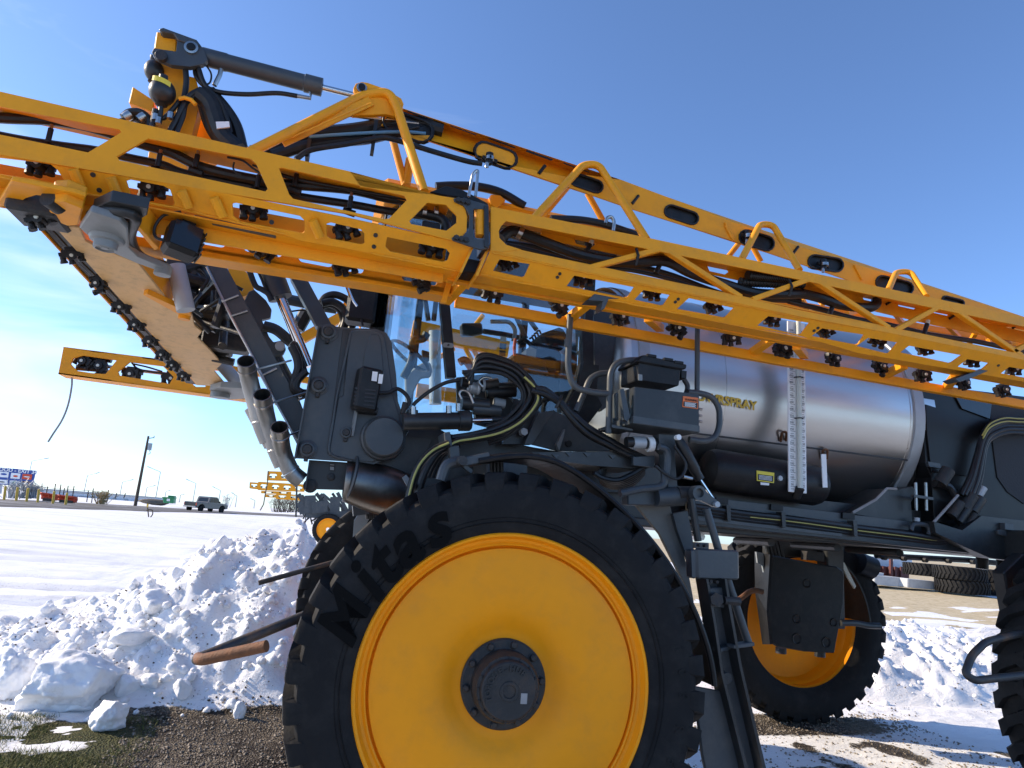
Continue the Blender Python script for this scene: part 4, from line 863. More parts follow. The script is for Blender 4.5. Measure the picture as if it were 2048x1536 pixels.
# ------------------------------------------------------------------ transverse centre frame seen from below
nC = (0, .06, 1.0); dC = 2.91
def plateC(name, v, pts, t, mat, par, dz=0., holes=(), bevel=.003):
    mb = MB(); mb.prism(PS(v, pts, dC + dz, nC), (0, 0, t), [PS(v, h, dC + dz, nC) for h in holes]); return mb.build(name, mat, par, bevel)
CF = plateC('centre_frame', 9, [(325, 372), (420, 400), (520, 412), (560, 500), (655, 548), (900, 640), (1112, 908), (1255, 985), (1270, 1052), (1320, 1090), (1290, 1130), (1375, 1215), (1450, 1300), (1400, 1350), (1470, 1432), (1390, 1445), (1290, 1440), (1235, 1375), (1080, 1205)], .014, 'yellow_bounce_lit', SP)
CF['label'] = 'transverse centre frame of the boom seen from below'
plateC('frame_web', 9, [(900, 640), (915, 636), (1125, 904), (1112, 908)], .16, 'yellow', CF, .014); plateC('frame_web', 9, [(330, 372), (345, 376), (1300, 1440), (1285, 1440)], .16, 'yellow', CF, .014)
plateC('nozzle_shelf', 9, [(235, 395), (340, 372), (1308, 1440), (1215, 1425), (1045, 1268)], .03, 'black_plastic', CF, .05); plateC('shelf_edge', 9, [(228, 395), (240, 395), (1052, 1265), (1040, 1268)], .05, 'yellow', CF, .03)  # shelf coloured black: the shade of its underside put into the colour
for x, y, s in ((262, 352, 1.1), (470, 592, 1.), (640, 780, 1.), (790, 932, 1.), (890, 1050, 1.), (982, 1155, 1.), (1062, 1245, 1.), (1130, 1312, 1.), (1200, 1382, 1.)): nozzle(P(9, x, y, dC - .02, nC), CF, s, 10)
for pts in ([(250, 330), (450, 560), (640, 760), (800, 920), (980, 1130), (1200, 1370)], [(300, 380), (500, 600), (700, 800), (900, 1030), (1150, 1300)]):
    q = [P(9, x, y, dC + .06, nC) for x, y in pts]; MB().tube(q, .022, 8, 4, True).build('hose', 'hose', CF)
plateC('stiffener', 9, [(935, 850), (960, 842), (1250, 972), (1245, 990), (1180, 985)], .03, 'yellow', CF, -.03); disc('boss', P(9, 1205, 995, dC - .03, nC), .035, .03, 'yellow', CF, 16, (0, 0, 1))
plateC('fold_bracket', 9, [(-40, 290), (75, 100), (480, 180), (560, 205), (545, 260), (470, 240), (310, 205), (240, 198), (170, 218), (100, 268), (60, 262)], .02, 'yellow', CF, .02)
mb = MB(); mb.prism(PS(9, [(325, 240), (420, 235), (545, 285), (515, 395), (440, 400), (320, 350)], dC - .015, nC), (0, 0, .10)); mb.build('fold_block', 'yellow', CF, .006)
p = P(9, 258, 290, dC + .03, nC); mb = MB(); mb.box(p + Vector((-.10, -.09, -.05)), p + Vector((.10, .12, .06))); mb.build('motor', 'cast_iron', CF, .012); MB().cyl(P(9, 310, 215, dC + .0, nC), P(9, 390, 275, dC, nC), .035, 14).build('fitting', 'cast_iron', CF)
plateC('pivot_arm', 9, [(517, 412), (592, 302), (785, 365), (832, 415), (842, 540), (905, 602), (1115, 690), (1095, 714), (900, 646), (692, 556), (545, 440)], .03, 'light_grey', CF, -.05, (), .005)
p = P(9, 700, 480, dC - .05, nC); MB().lathe(p, (0, 0, -1), [(.075, -.005), (.068, .015), (.05, .02), (.048, .05), (.038, .054), (.036, .046), (.018, .046), (.016, .05), (0, .05)], 28).build('pivot_boss', 'light_grey', CF)
disc('pivot_pin', P(9, 1065, 690, dC - .05, nC), .04, .05, 'light_grey', CF, 18, (0, 0, 1))
q = [P(9, x, y, dC - .01, nC) for x, y in ((600, 330), (720, 300), (880, 330), (850, 450), (880, 560), (960, 625), (1080, 660))]; MB().tube(q, .026, 12, 5, True).build('guard_loop', 'dark_paint', CF)
plateC('pivot_cover', 9, [(600, 290), (720, 235), (970, 285), (960, 330), (890, 372), (780, 365), (700, 340)], .05, 'dark_paint', CF, .0)
plateC('hanger', 9, [(860, 375), (880, 370), (1040, 545), (1010, 560)], .12, 'yellow', CF, -.02)
q0, q1 = P(9, 1150, 660, .9), P(9, 1215, 950, .9); MB().cyl(q0, q1, .05, 20).build('lift_cylinder', 'galv', CF)
q0, q1 = P(9, 1420, 1270, 2.9), P(9, 1560, 1430, 2.9); MB().cyl(q0, q1, .055, 16).build('lift_cylinder', 'galv', CF)
plateC('pivot_arm', 9, [(1370, 1470), (1440, 1452), (1600, 1460), (1620, 1525), (1500, 1535), (1420, 1520)], .05, 'light_grey', CF, -.07)
disc('pivot_boss', P(9, 1440, 1500, dC - .08, nC), .08, .06, 'light_grey', CF, 18, (0, 0, 1))
for k, (x0, y0, x1, y1) in enumerate(((1270, 1120, 1500, 1170), (1280, 1140, 1480, 1250), (1400, 1080, 1560, 1100), (1390, 1260, 1530, 1290))): MB().cyl(P(9, x0, y0, 2.2), P(9, x1, y1, 2.2), .03, 10).build('hydraulic_line', 'cast_iron', CF)
# crowd of hydraulics behind the lift arms
rs = random.Random(11)
for k in range(60):
    x = rs.uniform(60, 560); y = rs.uniform(200, 620)
    if x > 300 + .35 * y or x < (y - 300) * .8: continue
    yy = rs.uniform(1.3, 2.6); p = P(17, x, y, yy); q = [p, p + Vector((rs.uniform(-.15, .15), rs.uniform(-.2, .2), rs.uniform(-.18, -.06))), p + Vector((rs.uniform(-.1, .25), rs.uniform(-.2, .2), rs.uniform(-.34, -.15)))]
    MB().tube(q, rs.choice((.012, .018, .028)), 8, 5, True).build('hose', rs.choice(('hose', 'hose', 'cast_iron')), CF)
for x, y, yy, sx, sz in ((90, 260, 1.6, .14, .10), (190, 520, 1.9, .16, .14), (330, 560, 1.7, .10, .12), (250, 760, 2.1, .15, .10), (430, 960, 2.0, .16, .06), (330, 1000, 2.2, .12, .05)):
    p = P(17, x, y, yy); MB().box(p + Vector((-sx, -.08, -sz)), p + Vector((sx, .08, sz))).build('valve_block', 'cast_iron', CF, .012)
mb = MB(); mb.prism(PS(17, [(430, 220), (530, 240), (620, 300), (700, 480), (580, 530), (520, 500)], 2.0), (0, .1, 0)); mb.build('mast_plate', 'yellow', CF)
# ------------------------------------------------------------------ boom of the other side, its tip standing out to the left
yF = 3.5
FB = plateP('boom', 9, [(415, 1188), (1075, 1272), (1140, 1330), (1310, 1405), (1700, 1460), (1700, 1545), (1380, 1502), (380, 1366)], yF, .02, 'yellow', SP, [[(462, 1300), (478, 1262), (545, 1245), (762, 1276), (690, 1366), (600, 1360), (505, 1345)], [(850, 1288), (1065, 1315), (1135, 1385), (1108, 1430), (782, 1376), (772, 1352)], [(1258, 1432), (1345, 1424), (1342, 1450), (1282, 1450)]])
FB['label'] = 'tip of the boom on the far side with a strap hanging'
a, b = P(9, 415, 1188, yF), P(9, 1100, 1276, yF); MB().prism([a, b, b + Vector((0, .2, 0)), a + Vector((0, .2, 0))], (0, 0, -.012)).build('top_flange', 'yellow', FB)
a, b = P(9, 380, 1366, yF), P(9, 1700, 1545, yF); MB().prism([a, b, b + Vector((0, .2, 0)), a + Vector((0, .2, 0))], (0, 0, .012)).build('bottom_flange', 'yellow', FB)
tubeP('pipe', 9, [(640, 1310), (800, 1330), (1140, 1372)], yF + .08, .016, 'steel', FB, smooth=False); tubeP('hose', 9, [(520, 1300), (560, 1270), (640, 1262), (730, 1275)], yF + .1, .03, 'hose', FB); tubeP('hose', 9, [(500, 1325), (620, 1335), (700, 1345)], yF + .08, .025, 'hose', FB)
tubeP('wire', 9, [(860, 1290), (900, 1330), (1000, 1355), (1120, 1365)], yF + .04, .008, 'hose', FB); tubeP('wire', 9, [(870, 1300), (960, 1320), (1060, 1350)], yF + .04, .008, 'hose', FB)
for x, y in ((545, 1285), (650, 1318), (860, 1368), (1120, 1395)): nozzle(P(9, x, y, yF + .06), FB, 1.6)
tubeP('hanging_strap', 0, [(144, 755), (143, 775), (136, 810), (124, 840), (106, 868), (96, 884)], yF + .03, .008, 'strap', FB)
MB().beam(P(9, 1100, 1276, yF), P(9, 2100, 1420, yF), .05, .06).build('rail', 'yellow', FB)
far_r0, far_r1 = P(18, 440, 545, 3.4), P(18, 1330, 745, 3.4); MB().beam(far_r0, far_r1, .08, .17).build('rail', 'yellow', FB)
for a, b in (((920, 700), (1040, 930)), ((980, 690), (1110, 920)), ((880, 680), (1000, 560)), ((680, 820), (830, 730)), ((960, 600), (1100, 420))): MB().cyl(P(18, *a, 3.4), P(18, *b, 3.4), .025, 8).build('strut', 'yellow', FB)
MB().beam(P(18, 480, 1120, 3.5), P(18, 1300, 1240, 3.5), .06, .14).build('rail', 'yellow', FB)
# ------------------------------------------------------------------ lift arms
yA1 = 1.02
def arm(v, a, b, y, w, h, mat='grey_paint', name='lift_arm'):
    o = MB().beam(P(v, *a, y), P(v, *b, y), h, w, (0, 1, 0)).build(name, mat, SP, .005); return o
def arm2(v, quad, y, t, mat='grey_paint', name='lift_arm'):
    mb = MB(); mb.prism(PS(v, quad, y), (0, t, 0)); return mb.build(name, mat, SP, .005)
A1 = arm2(17, [(215, 160), (400, 190), (1130, 1536), (1330, 2000), (1180, 2010), (900, 1536)], yA1, .12)
for a, b in (((390, 575), (545, 515)), ((470, 710), (628, 660)), ((765, 1260), (900, 1195)), ((1100, 1490), (1175, 1460))):
    MB().tube([P(17, *a, yA1 - .012), P(17, (a[0] + b[0]) / 2, (a[1] + b[1]) / 2, yA1 - .014), P(17, *b, yA1 - .012)], .007, 6).build('clamp_wire', 'steel', A1)
tubeP('edge_pipe', 17, [(250, 250), (480, 720), (700, 1130), (900, 1536)], yA1 - .01, .008, 'steel', A1, smooth=False)
A3 = arm2(17, [(1020, 330), (1180, 355), (1420, 800), (1270, 800)], 1.3, .12)
arm2(17, [(820, 1060), (900, 1080), (1115, 1500), (1060, 1520)], 1.35, .08, 'dark_paint'); arm2(17, [(230, 330), (300, 330), (620, 1000), (560, 1010)], 2.2, .1, 'grey_paint')
c0, c1 = P(17, 830, 260, 1.15), P(17, 935, 540, 1.15); c2 = P(17, 1200, 1180, 1.15); d = (c1 - c0).normalized(); MB().lathe(c0 - d * .2, d, [(.0, 0), (.075, 0), (.075, (c1 - c0).length + .2), (.03, (c1 - c0).length + .202)], 24).build('lift_cylinder', 'dark_paint', SP); MB().cyl(c1 - d * .05, c2, .032, 16).build('cylinder_rod', 'chrome', SP)
c0, c1 = P(17, 880, 1090, 1.5), P(17, 1080, 1480, 1.5); MB().cyl(c0, c1, .05, 16).build('lift_cylinder', 'dark_paint', SP); MB().cyl(c1, P(17, 1110, 1560, 1.5), .02, 12).build('cylinder_rod', 'chrome', SP)
mb = MB(); mb.prism(PS(17, [(640, 480), (690, 460), (800, 560), (850, 640), (840, 720), (760, 740), (830, 900), (870, 950), (960, 930), (985, 1010), (960, 1060), (830, 1090), (780, 1000), (700, 800), (600, 560)], 1.25), (0, .05, 0)); mb.build('linkage_plate', 'grey_paint', SP, .004)
disc('bolt', P(17, 932, 990, 1.24), .03, .04, 'galv', SP)
tubeP('link_bar', 17, [(780, 800), (900, 840), (1040, 960)], 1.22, .035, 'dark_paint', SP); tubeP('link_bar', 17, [(1090, 830), (1180, 670)], 1.6, .05, 'dark_paint', SP, smooth=False); tubeP('link_bar', 17, [(960, 545), (1250, 605), (1460, 640)], 1.7, .04, 'grey_paint', SP, smooth=False)
for k, (pts, y, r) in enumerate((([(1310, 590), (1360, 530), (1450, 510), (1560, 560), (1620, 650), (1620, 750), (1590, 830)], 1.45, .026), ([(1320, 590), (1420, 575), (1520, 640), (1545, 730), (1520, 830)], 1.4, .026), ([(1310, 620), (1400, 600), (1490, 660), (1520, 760), (1490, 830)], 1.5, .024), ([(640, 270), (700, 420), (760, 460), (820, 500), (860, 570)], 1.1, .018), ([(1040, 990), (1090, 1100), (1100, 1200), (1060, 1330), (1080, 1410), (1180, 1430)], 1.0, .026), ([(1180, 1220), (1100, 1300), (1080, 1380), (1130, 1420)], .98, .024), ([(720, 280), (790, 430), (800, 450)], 1.1, .008), ([(1160, 1230), (1120, 1110), (1080, 1000), (1040, 960)], 1.1, .02), ([(1030, 665), (1150, 655), (1240, 700)], 1.4, .006))):
    tubeP('hose', 17, pts, y, r, 'hose', SP)
MB().beam(P(17, 1140, 920, 2.6), P(17, 1640, 640, 2.6), .06, .08).build('rear_brace', 'yellow', SP); MB().beam(P(17, 1520, 600, 2.8), P(17, 1830, 720, 2.8), .06, .14).build('rear_brace', 'yellow', SP); MB().beam(P(17, 1640, 640, 2.7), P(17, 1700, 820, 2.7), .05, .05).build('rear_brace', 'yellow', SP)
mb = MB(); mb.box((-.09, -.06, -.16), (.10, .10, .12)); o = mb.build('mirror_motor', 'black_plastic', SP, .02, loc=P(17, 1690, 560, 1.2)); tubeP('wire', 17, [(1600, 470), (1660, 560), (1680, 680), (1700, 800)], 1.15, .008, 'hose', SP); tubeP('mirror_arm', 17, [(1560, 440), (1610, 560), (1650, 620)], 1.15, .014, 'chrome', SP)
# three stainless tubes, open ended
for k, pts in enumerate(([(1440, 650), (1450, 715), (1472, 810), (1500, 910), (1530, 1020), (1570, 1120)], [(1535, 846), (1545, 910), (1564, 1000), (1590, 1090), (1620, 1180), (1655, 1260)], [(1635, 1036), (1641, 1098), (1652, 1170), (1676, 1240), (1712, 1305), (1765, 1350)])):
    q = [P(5, x, y, yy) for (x, y), yy in zip(pts, (.73, .80, .85, .87, .88, .89))]; q = catmull(q, 6); o = opentube('fill_tube', q, .0485, 'tube_steel', SP, .043, 24, 14)
    MB().lathe(q[5], q[6] - q[5], [(.049, -.008), (.053, -.006), (.053, .006), (.049, .008)], 24).build('tube_band', 'steel', SP)
    MB().tube([q[0] * .2 + q[5] * .8 + Vector((.05, 0, .0)), q[5] + Vector((.11, .05, .05)), q[5] + Vector((.22, .1, .11))], .006, 6).build('clamp_wire', 'steel', SP)
    disc('tube_band', q[-8], .052, .012, 'steel', SP, 24, q[-7] - q[-8])
MB().cyl(P(5, 1480, 920, .95), P(5, 1595, 1140, .95), .050, 20).build('fill_tube', 'tube_steel', SP)
tubeP('brace_rod', 5, [(1500, 690), (1580, 830), (1680, 1010), (1740, 1130)], .92, .006, 'steel', SP, smooth=False)
# ------------------------------------------------------------------ mast bracket
yK = .80
BK = plateP('mast_bracket', 6, [(545, 145), (590, 148), (730, 163), (880, 168), (945, 192), (975, 245), (988, 335), (1002, 440), (1012, 590), (1042, 680), (1036, 800), (1005, 870), (930, 940), (870, 962), (720, 945), (404, 925)], yK, .025, 'grey_paint', SP)
BK['label'] = 'dark grey mast bracket plate with round pin heads'
MB().prism(PS(6, [(545, 145), (553, 146), (414, 926), (404, 925)], yK - .05), (0, .05, 0)).build('edge_flange', 'grey_paint', BK)
plateP('overlay_plate', 6, [(735, 180), (790, 172), (870, 176), (915, 190), (935, 215), (950, 300), (985, 560), (1025, 690), (1026, 795), (960, 912), (870, 948), (748, 935), (600, 905), (608, 880), (660, 575), (690, 560), (712, 330)], yK - .013, .013, 'grey_paint', BK, bevel=.006)
plateP('channel_shade', 6, [(690, 168), (735, 172), (660, 575), (625, 905), (598, 900), (640, 570)], yK - .004, .006, 'dark_paint', BK)  # dark strip: shade of the recessed channel put into the colour
plateP('raised_panel', 6, [(850, 200), (900, 200), (915, 240), (930, 420), (800, 420), (815, 300)], yK - .02, .012, 'grey_paint', BK, bevel=.008)
mb = MB(); mb.tube(bend([P(6, 735, 190, yK - .014), P(6, 655, 570, yK - .014), P(6, 600, 905, yK - .014), P(6, 740, 940, yK - .014)], .05), .008, 8); mb.build('weld_bead', 'grey_paint', BK)
for x, y, r in ((605, 192, .048), (548, 503, .048), (482, 875, .048), (708, 778, .036)):
    p = P(6, x, y, yK); MB().lathe(p, (0, -1, 0), [(r * 1.15, 0), (r * 1.15, .008), (r * .9, .012), (r * .9, .03), (r * .78, .034), (r * .62, .034), (r * .6, .028), (0, .028)], 26).build('pin_head', 'grey_paint', BK); MB().lathe(p, (0, -1, 0), [(r * .56, .02), (r * .56, .040), (r * .45, .044), (0, .044)], 18).build('pin_core', 'cast_iron', BK); MB().box(p + Vector((-.012, -.03, -r * 1.45)), p + Vector((.012, -.005, -r * .9))).build('pin_tab', 'cast_iron', BK, .003)
p = P(6, 925, 808, yK - .02); MB().lathe(p, (0, -1, 0), [(.135, -.02), (.128, .03), (.118, .035), (.112, .09), (.105, .098), (0, .1)], 44).build('pivot_boss', 'grey_paint', BK)
mb = MB(); p = P(6, 828, 525, yK - .09); mb.box((-.065, -.05, -.125), (.068, .06, .125)); o = mb.build('taped_lamp', 'black_plastic', BK, .014, loc=p); o.rotation_euler = (0, R(3), R(12))
mb = MB()
for k in range(5): mb.box((-.066, -.053, -.10 + k * .022), (.05, -.049, -.092 + k * .022))
tag(mb.build('tape_fold', 'seat', BK, loc=p), kind='stuff')
MB().box(p + Vector((.018, -.058, .045)), p + Vector((.048, -.054, .10))).build('decal', 'white_print', BK); MB().box(p + Vector((.056, -.058, .035)), p + Vector((.08, -.054, .09))).build('decal', 'white_print', BK)
mb = MB(); a = P(6, 790, 630, yK - .05); mb.box(a + Vector((-.02, -.06, -.03)), a + Vector((.10, .04, .005))); mb.build('lamp_bracket', 'black_plastic', BK, .004); MB().beam(P(6, 768, 640, yK - .04), P(6, 742, 795, yK - .02), .012, .03).build('lamp_stay', 'light_grey', BK)
tubeP('wire', 6, [(895, 545), (960, 540), (1010, 520), (1060, 555), (1078, 600), (1050, 640)], yK - .08, .012, 'hose', BK); MB().cyl(P(6, 1055, 600, yK - .08), P(6, 1038, 668, yK - .08), .016, 12).build('connector', 'cast_iron', BK)
# lower carrier plates under the bracket
plateP('carrier_plate', 6, [(492, 935), (720, 950), (880, 965), (1000, 870), (1030, 795), (1215, 815), (1160, 930), (1100, 1040), (1070, 1165), (745, 1112), (465, 1105)], yK + .08, .06, 'dark_paint', SP)
MB().prism(PS(6, [(492, 935), (500, 936), (474, 1108), (465, 1105)], yK + .0), (0, .08, 0)).build('carrier_flange', 'dark_paint', SP)
for x, y, r in ((500, 1087, .034), (620, 1035, .02)): p = P(6, x, y, yK + .08); MB().lathe(p, (0, -1, 0), [(r * 1.2, 0), (r * 1.2, .006), (r * .8, .008), (r * .8, .02), (0, .022)], 20).build('pin_head', 'cast_iron', SP)
mb = MB(); mb.prism(PS(6, [(610, 955), (645, 958), (645, 1003), (608, 1000)], yK + .075), (0, .006, 0)); mb.build('decal', 'black_print', SP)
mb = MB(); mb.prism(PS(6, [(616, 961), (640, 963), (639, 968), (615, 966)], yK + .072), (0, .004, 0)); mb.prism(PS(6, [(615, 975), (638, 977), (637, 996), (614, 994)], yK + .072), (0, .004, 0)); tag(mb.build('decal_print', 'strap', SP), kind='stuff')
# rolled guard, glossy underneath
q0, q1 = P(6, 700, 1040, yK + .06), P(6, 1090, 1130, yK + .12)
mb = MB(); st = []
for t in np.linspace(0, 1, 14):
    x0 = q0.lerp(q1, t); st.append([x0 + Vector((0, -.04 - .10 * math.cos(a), (.115 + .03 * math.sin(t * 3)) * math.sin(a) - .02)) for a in np.linspace(-1.9, 1.6, 12)])
mb.ring(st, close=False, caps=False); o = mb.build('rolled_guard', 'gloss_dark', SP); sm = o.modifiers.new('solid', 'SOLIDIFY'); sm.thickness = .008
MB().lathe(P(6, 735, 1040, yK + .02), (q1 - q0), [(.125, -.01), (.135, 0), (.125, .01)], 30).build('guard_rim', 'grey_paint', SP)
mb = MB(); mb.prism(PS(6, [(1038, 1040), (1060, 1022), (1090, 1060), (1068, 1092)], .55), (0, .02, 0)); mb.build('bracket_tab', 'light_grey', SP)
mb = MB(); mb.prism(PS(6, [(1068, 1090), (1090, 1035), (1300, 1045), (1230, 1110), (1170, 1125)], .5), (0, .03, 0)); mb.build('fender_bracket', 'dark_paint', SP, .004)
disc('bolt', P(6, 1092, 1085, .49), .02, .03, 'cast_iron', SP)
# wedge plate by the far front tyre and leg behind it
mb = MB(); mb.prism(PS(15, [(1540, 1240), (1560, 960), (1640, 835), (1780, 900), (1700, 1080), (1600, 1160)], 2.75), (0, .03, 0)); mb.build('mud_flap', 'light_grey', SP)
mb = MB(); mb.prism(PS(15, [(1640, 790), (1730, 760), (1960, 700), (2048, 900), (1740, 900)], 2.6), (0, .25, 0)); mb.build('leg_housing', 'dark_paint', SP)
for k in range(7): tubeP('hose', 15, [(1740 + k * 28, 640), (1735 + k * 30, 780), (1745 + k * 27, 940)], 2.4, .018, 'hose', SP)
MB().beam(P(0, 715, 960, 2.3), P(0, 722, 1030, 2.3), .12, .10, (0, 1, 0)).build('wheel_leg', 'grey_paint', SP)
# ------------------------------------------------------------------ cab
CB = empty('cab'); CB.parent = SP; CB['label'] = 'glazed driver cab behind the folded boom'
zg0, zg1 = 2.24, 3.80; y0c, y1c = .95, 2.55
def wall(name, pts, mat, t=.008):
    mb = MB(); V = [Vector((x, y, zg0)) for x, y in pts] + [Vector((x, y, zg1)) for x, y in pts]; n = len(pts)
    mb.add(V, [(i, i + 1, n + i + 1, n + i) for i in range(n - 1)], False); o = mb.build(name, mat, CB); m = o.modifiers.new('solid', 'SOLIDIFY'); m.thickness = t; return o
xa = P(18, 745, 600, y0c).x; xb = .74; xf = P(18, 110, 600, y0c).x
arc = [(xf + .02 + (.42) * (1 - math.cos(t)) , y0c + .5 * (1 - math.sin(t))) for t in np.linspace(math.pi / 2, 0, 9)]
wall('quarter_glass', [(xa - .035, y0c), (xa - .30, y0c), (xf + .20, y0c + .03), (xf + .05, y0c + .14), (xf - .03, y0c + .32)], 'cab_glass')
wall('windscreen', [(xf - .035, y0c + .33), (xf - .07, 1.55), (xf - .07, 1.95), (xf - .035, y1c - .33)], 'cab_glass')
wall('far_glass', [(xf - .03, y1c - .32), (xf + .05, y1c - .14), (xf + .2, y1c - .03), (xa, y1c), (xb - .1, y1c)], 'cab_glass')
wall('door_glass', [(xa + .035, y0c), (xb - .12, y0c)], 'cab_glass'); 
mb = MB(); mb.prism(PS(18, [(700, 280), (790, 300), (852, 1000), (762, 1000)], y0c - .02), (0, .07, 0)); mb.prism([Vector((xa - .03, y0c - .018, zg1)), Vector((xa + .03, y0c - .018, zg1)), P(18, 788, 310, y0c - .018), P(18, 702, 290, y0c - .018)], (0, .06, 0)); mb.build('pillar', 'black_plastic', CB, .004)
for x, y in ((xf, y0c + .32), (xf, y1c - .3), (xa, y1c), (xb - .06, y1c), (xb - .06, y0c)): MB().box((x - .03, y - .03, zg0), (x + .03, y + .03, zg1)).build('pillar', 'black_plastic', CB, .006)
mb = MB(); p = P(18, 775, 700, y0c - .03); MB().prism(slot(p, (1, 0, .05), (0, 0, 1), .035, .016), (0, .014, 0)).build('door_catch', 'light_grey', CB); disc('bolt', p, .006, .03, 'cast_iron', CB, 8)
MB().box((xf - .1, y0c - .03, zg1), (xb + .35, y1c + .03, 3.90)).build('roof', 'yellow', CB, .06)
MB().box((xf + .05, y0c + .04, zg1 - .06), (xb + .2, y1c - .04, zg1 - .002)).build('headliner', 'seat', CB)
tubeP('roof_trim', 2, [(1380, 800), (1480, 795), (1620, 800), (1760, 835), (1900, 915)], .95, .03, 'hose', CB)
mb = MB(); mb.prism(PS(2, [(1700, 845), (1760, 850), (1790, 880), (1740, 925), (1700, 900)], .9), (0, .1, 0)); mb.build('roof_bracket', 'yellow', CB, .005)
MB().box((xf + .1, y0c + .02, 1.95), (xb, y1c - .02, zg0)).build('cab_floor', 'dark_paint', CB, .02)
plateP('door_sill', 18, [(850, 1000), (1350, 940), (1640, 1100), (1830, 1165), (1825, 1185), (1600, 1160), (1200, 1250), (860, 1260)], y0c + .25, .03, 'dark_paint', CB)
MB().box((.42, 1.45, 2.4), (.70, 2.05, 3.1)).build('seat_back', 'seat', CB, .06)
mb = MB(); mb.prism(PS(18, [(1632, 590), (1840, 520), (1885, 600), (1880, 720), (1730, 765), (1690, 740)], 1.5), (0, .35, 0)); mb.build('headrest', 'seat', CB, .03)
mb = MB(); mb.prism(PS(18, [(1350, 800), (1420, 760), (1700, 850), (1720, 980), (1400, 930)], 1.3), (0, .2, 0)); mb.build('arm_console', 'seat', CB, .02)
tubeP('steering_column', 18, [(360, 1000), (420, 880), (450, 760), (450, 660), (540, 640), (575, 590)], 1.7, .03, 'black_plastic', CB); MB().lathe(P(18, 420, 800, 1.75), (.5, 0, .8), [(.17, -.015), (.185, 0), (.17, .015), (.16, 0), (.17, -.015)], 28).build('steering_wheel', 'black_plastic', CB)
mb = MB(); mb.prism(PS(18, [(530, 740), (600, 760), (600, 850), (535, 850)], 1.9), (0, .04, 0)); mb.build('monitor', 'black_plastic', CB, .006)
MB().cyl(P(18, 650, 570, 2.7), P(18, 655, 1250, 2.7), .055, 16).build('exhaust_stack', 'galv', CB)
mb = MB(); mb.prism(PS(18, [(370, 990), (480, 890), (560, 850), (610, 860), (630, 940), (610, 1000), (520, 1010), (480, 1080), (400, 1250), (380, 1350)], 2.2), (0, .03, 0)); mb.build('dash_panel', 'galv', CB, .01)
mb = MB(); mb.prism(PS(18, [(890, 505), (920, 490), (1090, 490), (1105, 590), (1010, 612), (900, 612)], 2.75), (0, .07, 0)); mb.build('mirror', 'dark_paint', CB, .02); tubeP('mirror_arm', 18, [(1100, 570), (1300, 600), (1480, 640)], 2.72, .025, 'dark_paint', CB, smooth=False)
MB().tube(bend(PS(18, [(1170, 480), (1350, 480), (1405, 560), (1380, 660)], 2.45), .1), .02, 8).build('window_frame', 'galv', CB)
mb = MB()
for (x0, y0_, x1, y1_) in ((1262, 618, 1318, 668), (1255, 680, 1315, 740), (1252, 745, 1310, 805), (1230, 815, 1305, 900)): mb = MB(); mb.prism(PS(18, [(x0, y0_), (x1, y0_ + 6), (x1 - 2, y1_), (x0 - 2, y1_ - 6)], 2.53), (0, .004, 0)); mb.build('sticker', 'white_print' if y0_ < 650 else 'grey_paint', CB)
tubeP('lever', 18, [(880, 860), (930, 840), (980, 900), (1000, 950)], 1.6, .03, 'skin_orange', CB); tubeP('lever', 18, [(1400, 640), (1390, 720), (1395, 800)], 1.3, .012, 'red', CB)
tubeP('cab_hose', 18, [(1420, 680), (1480, 650), (1540, 690), (1600, 720)], 1.4, .016, 'hose', CB)
mb = MB()
for k in range(4): mb.tube(bend([P(18, 1530 + k * 22, 640 - k * 22, 1.25), P(18, 1560 + k * 22, 625 - k * 22, 1.25), P(18, 1570 + k * 22, 660 - k * 22, 1.25)], .02), .007, 6)
tag(mb.build('grip_rungs', 'hose', CB), kind='stuff')
for a, b in (((1400, 420), (1500, 640)), ((1520, 450), (1600, 560)), ((560, 280), (590, 470)), ((660, 300), (640, 470))): MB().cyl(P(18, *a, 2.4), P(18, *b, 2.4), .022, 8).build('cage_bar', 'grey_paint', CB)
# dark pillar bodywork behind the door
plateP('rear_pillar', 7, [(555, 150), (640, 160), (640, 440), (680, 445), (660, 640), (700, 720), (560, 900), (430, 880), (470, 700), (540, 560), (570, 420)], y0c - .06, .12, 'black_plastic', CB)
plateP('rear_panel', 7, [(640, 60), (900, 100), (880, 620), (690, 760), (650, 600)], y0c + .10, .05, 'dark_paint', CB)
# ------------------------------------------------------------------ hydraulics between bracket and cab
HY = empty('hydraulics'); HY.parent = SP; HY['label'] = 'coiled hydraulic hoses and cylinder above the front wheel'
yH = .62
a, b, c_ = P(18, 355, 1412, yH), P(18, 870, 1405, yH), P(18, 985, 1402, yH); d = (c_ - a).normalized(); L1 = (b - a).length; L2 = (c_ - a).length
MB().lathe(a, d, [(.0, 0), (.050, 0), (.050, L1), (.060, L1 + .002), (.061, L2 - .01), (.052, L2), (.016, L2 + .001)], 28).build('steering_cylinder', 'dark_paint', HY); MB().cyl(c_, P(18, 1185, 1398, yH), .014, 14).build('cylinder_rod', 'chrome', HY); MB().cyl(P(18, 1180, 1398, yH), P(18, 1300, 1390, yH), .02, 12).build('rod_end', 'dark_paint', HY)
for x, y in ((450, 1320), (780, 1310), (870, 1290)): MB().cyl(P(18, x, y + 25, yH - .02), P(18, x, y - 45, yH - .02), .017, 10).build('hose_fitting', 'steel', HY)
MB().box(P(18, 400, 1345, yH) + Vector((0, -.03, 0)), P(18, 490, 1310, yH) + Vector((0, .03, 0))).build('port_block', 'dark_paint', HY, .004)
tubeP('hose', 18, [(450, 1260), (480, 1225), (600, 1130), (750, 1050), (880, 1025)], yH - .03, .011, 'hose', HY)
rs = random.Random(5)
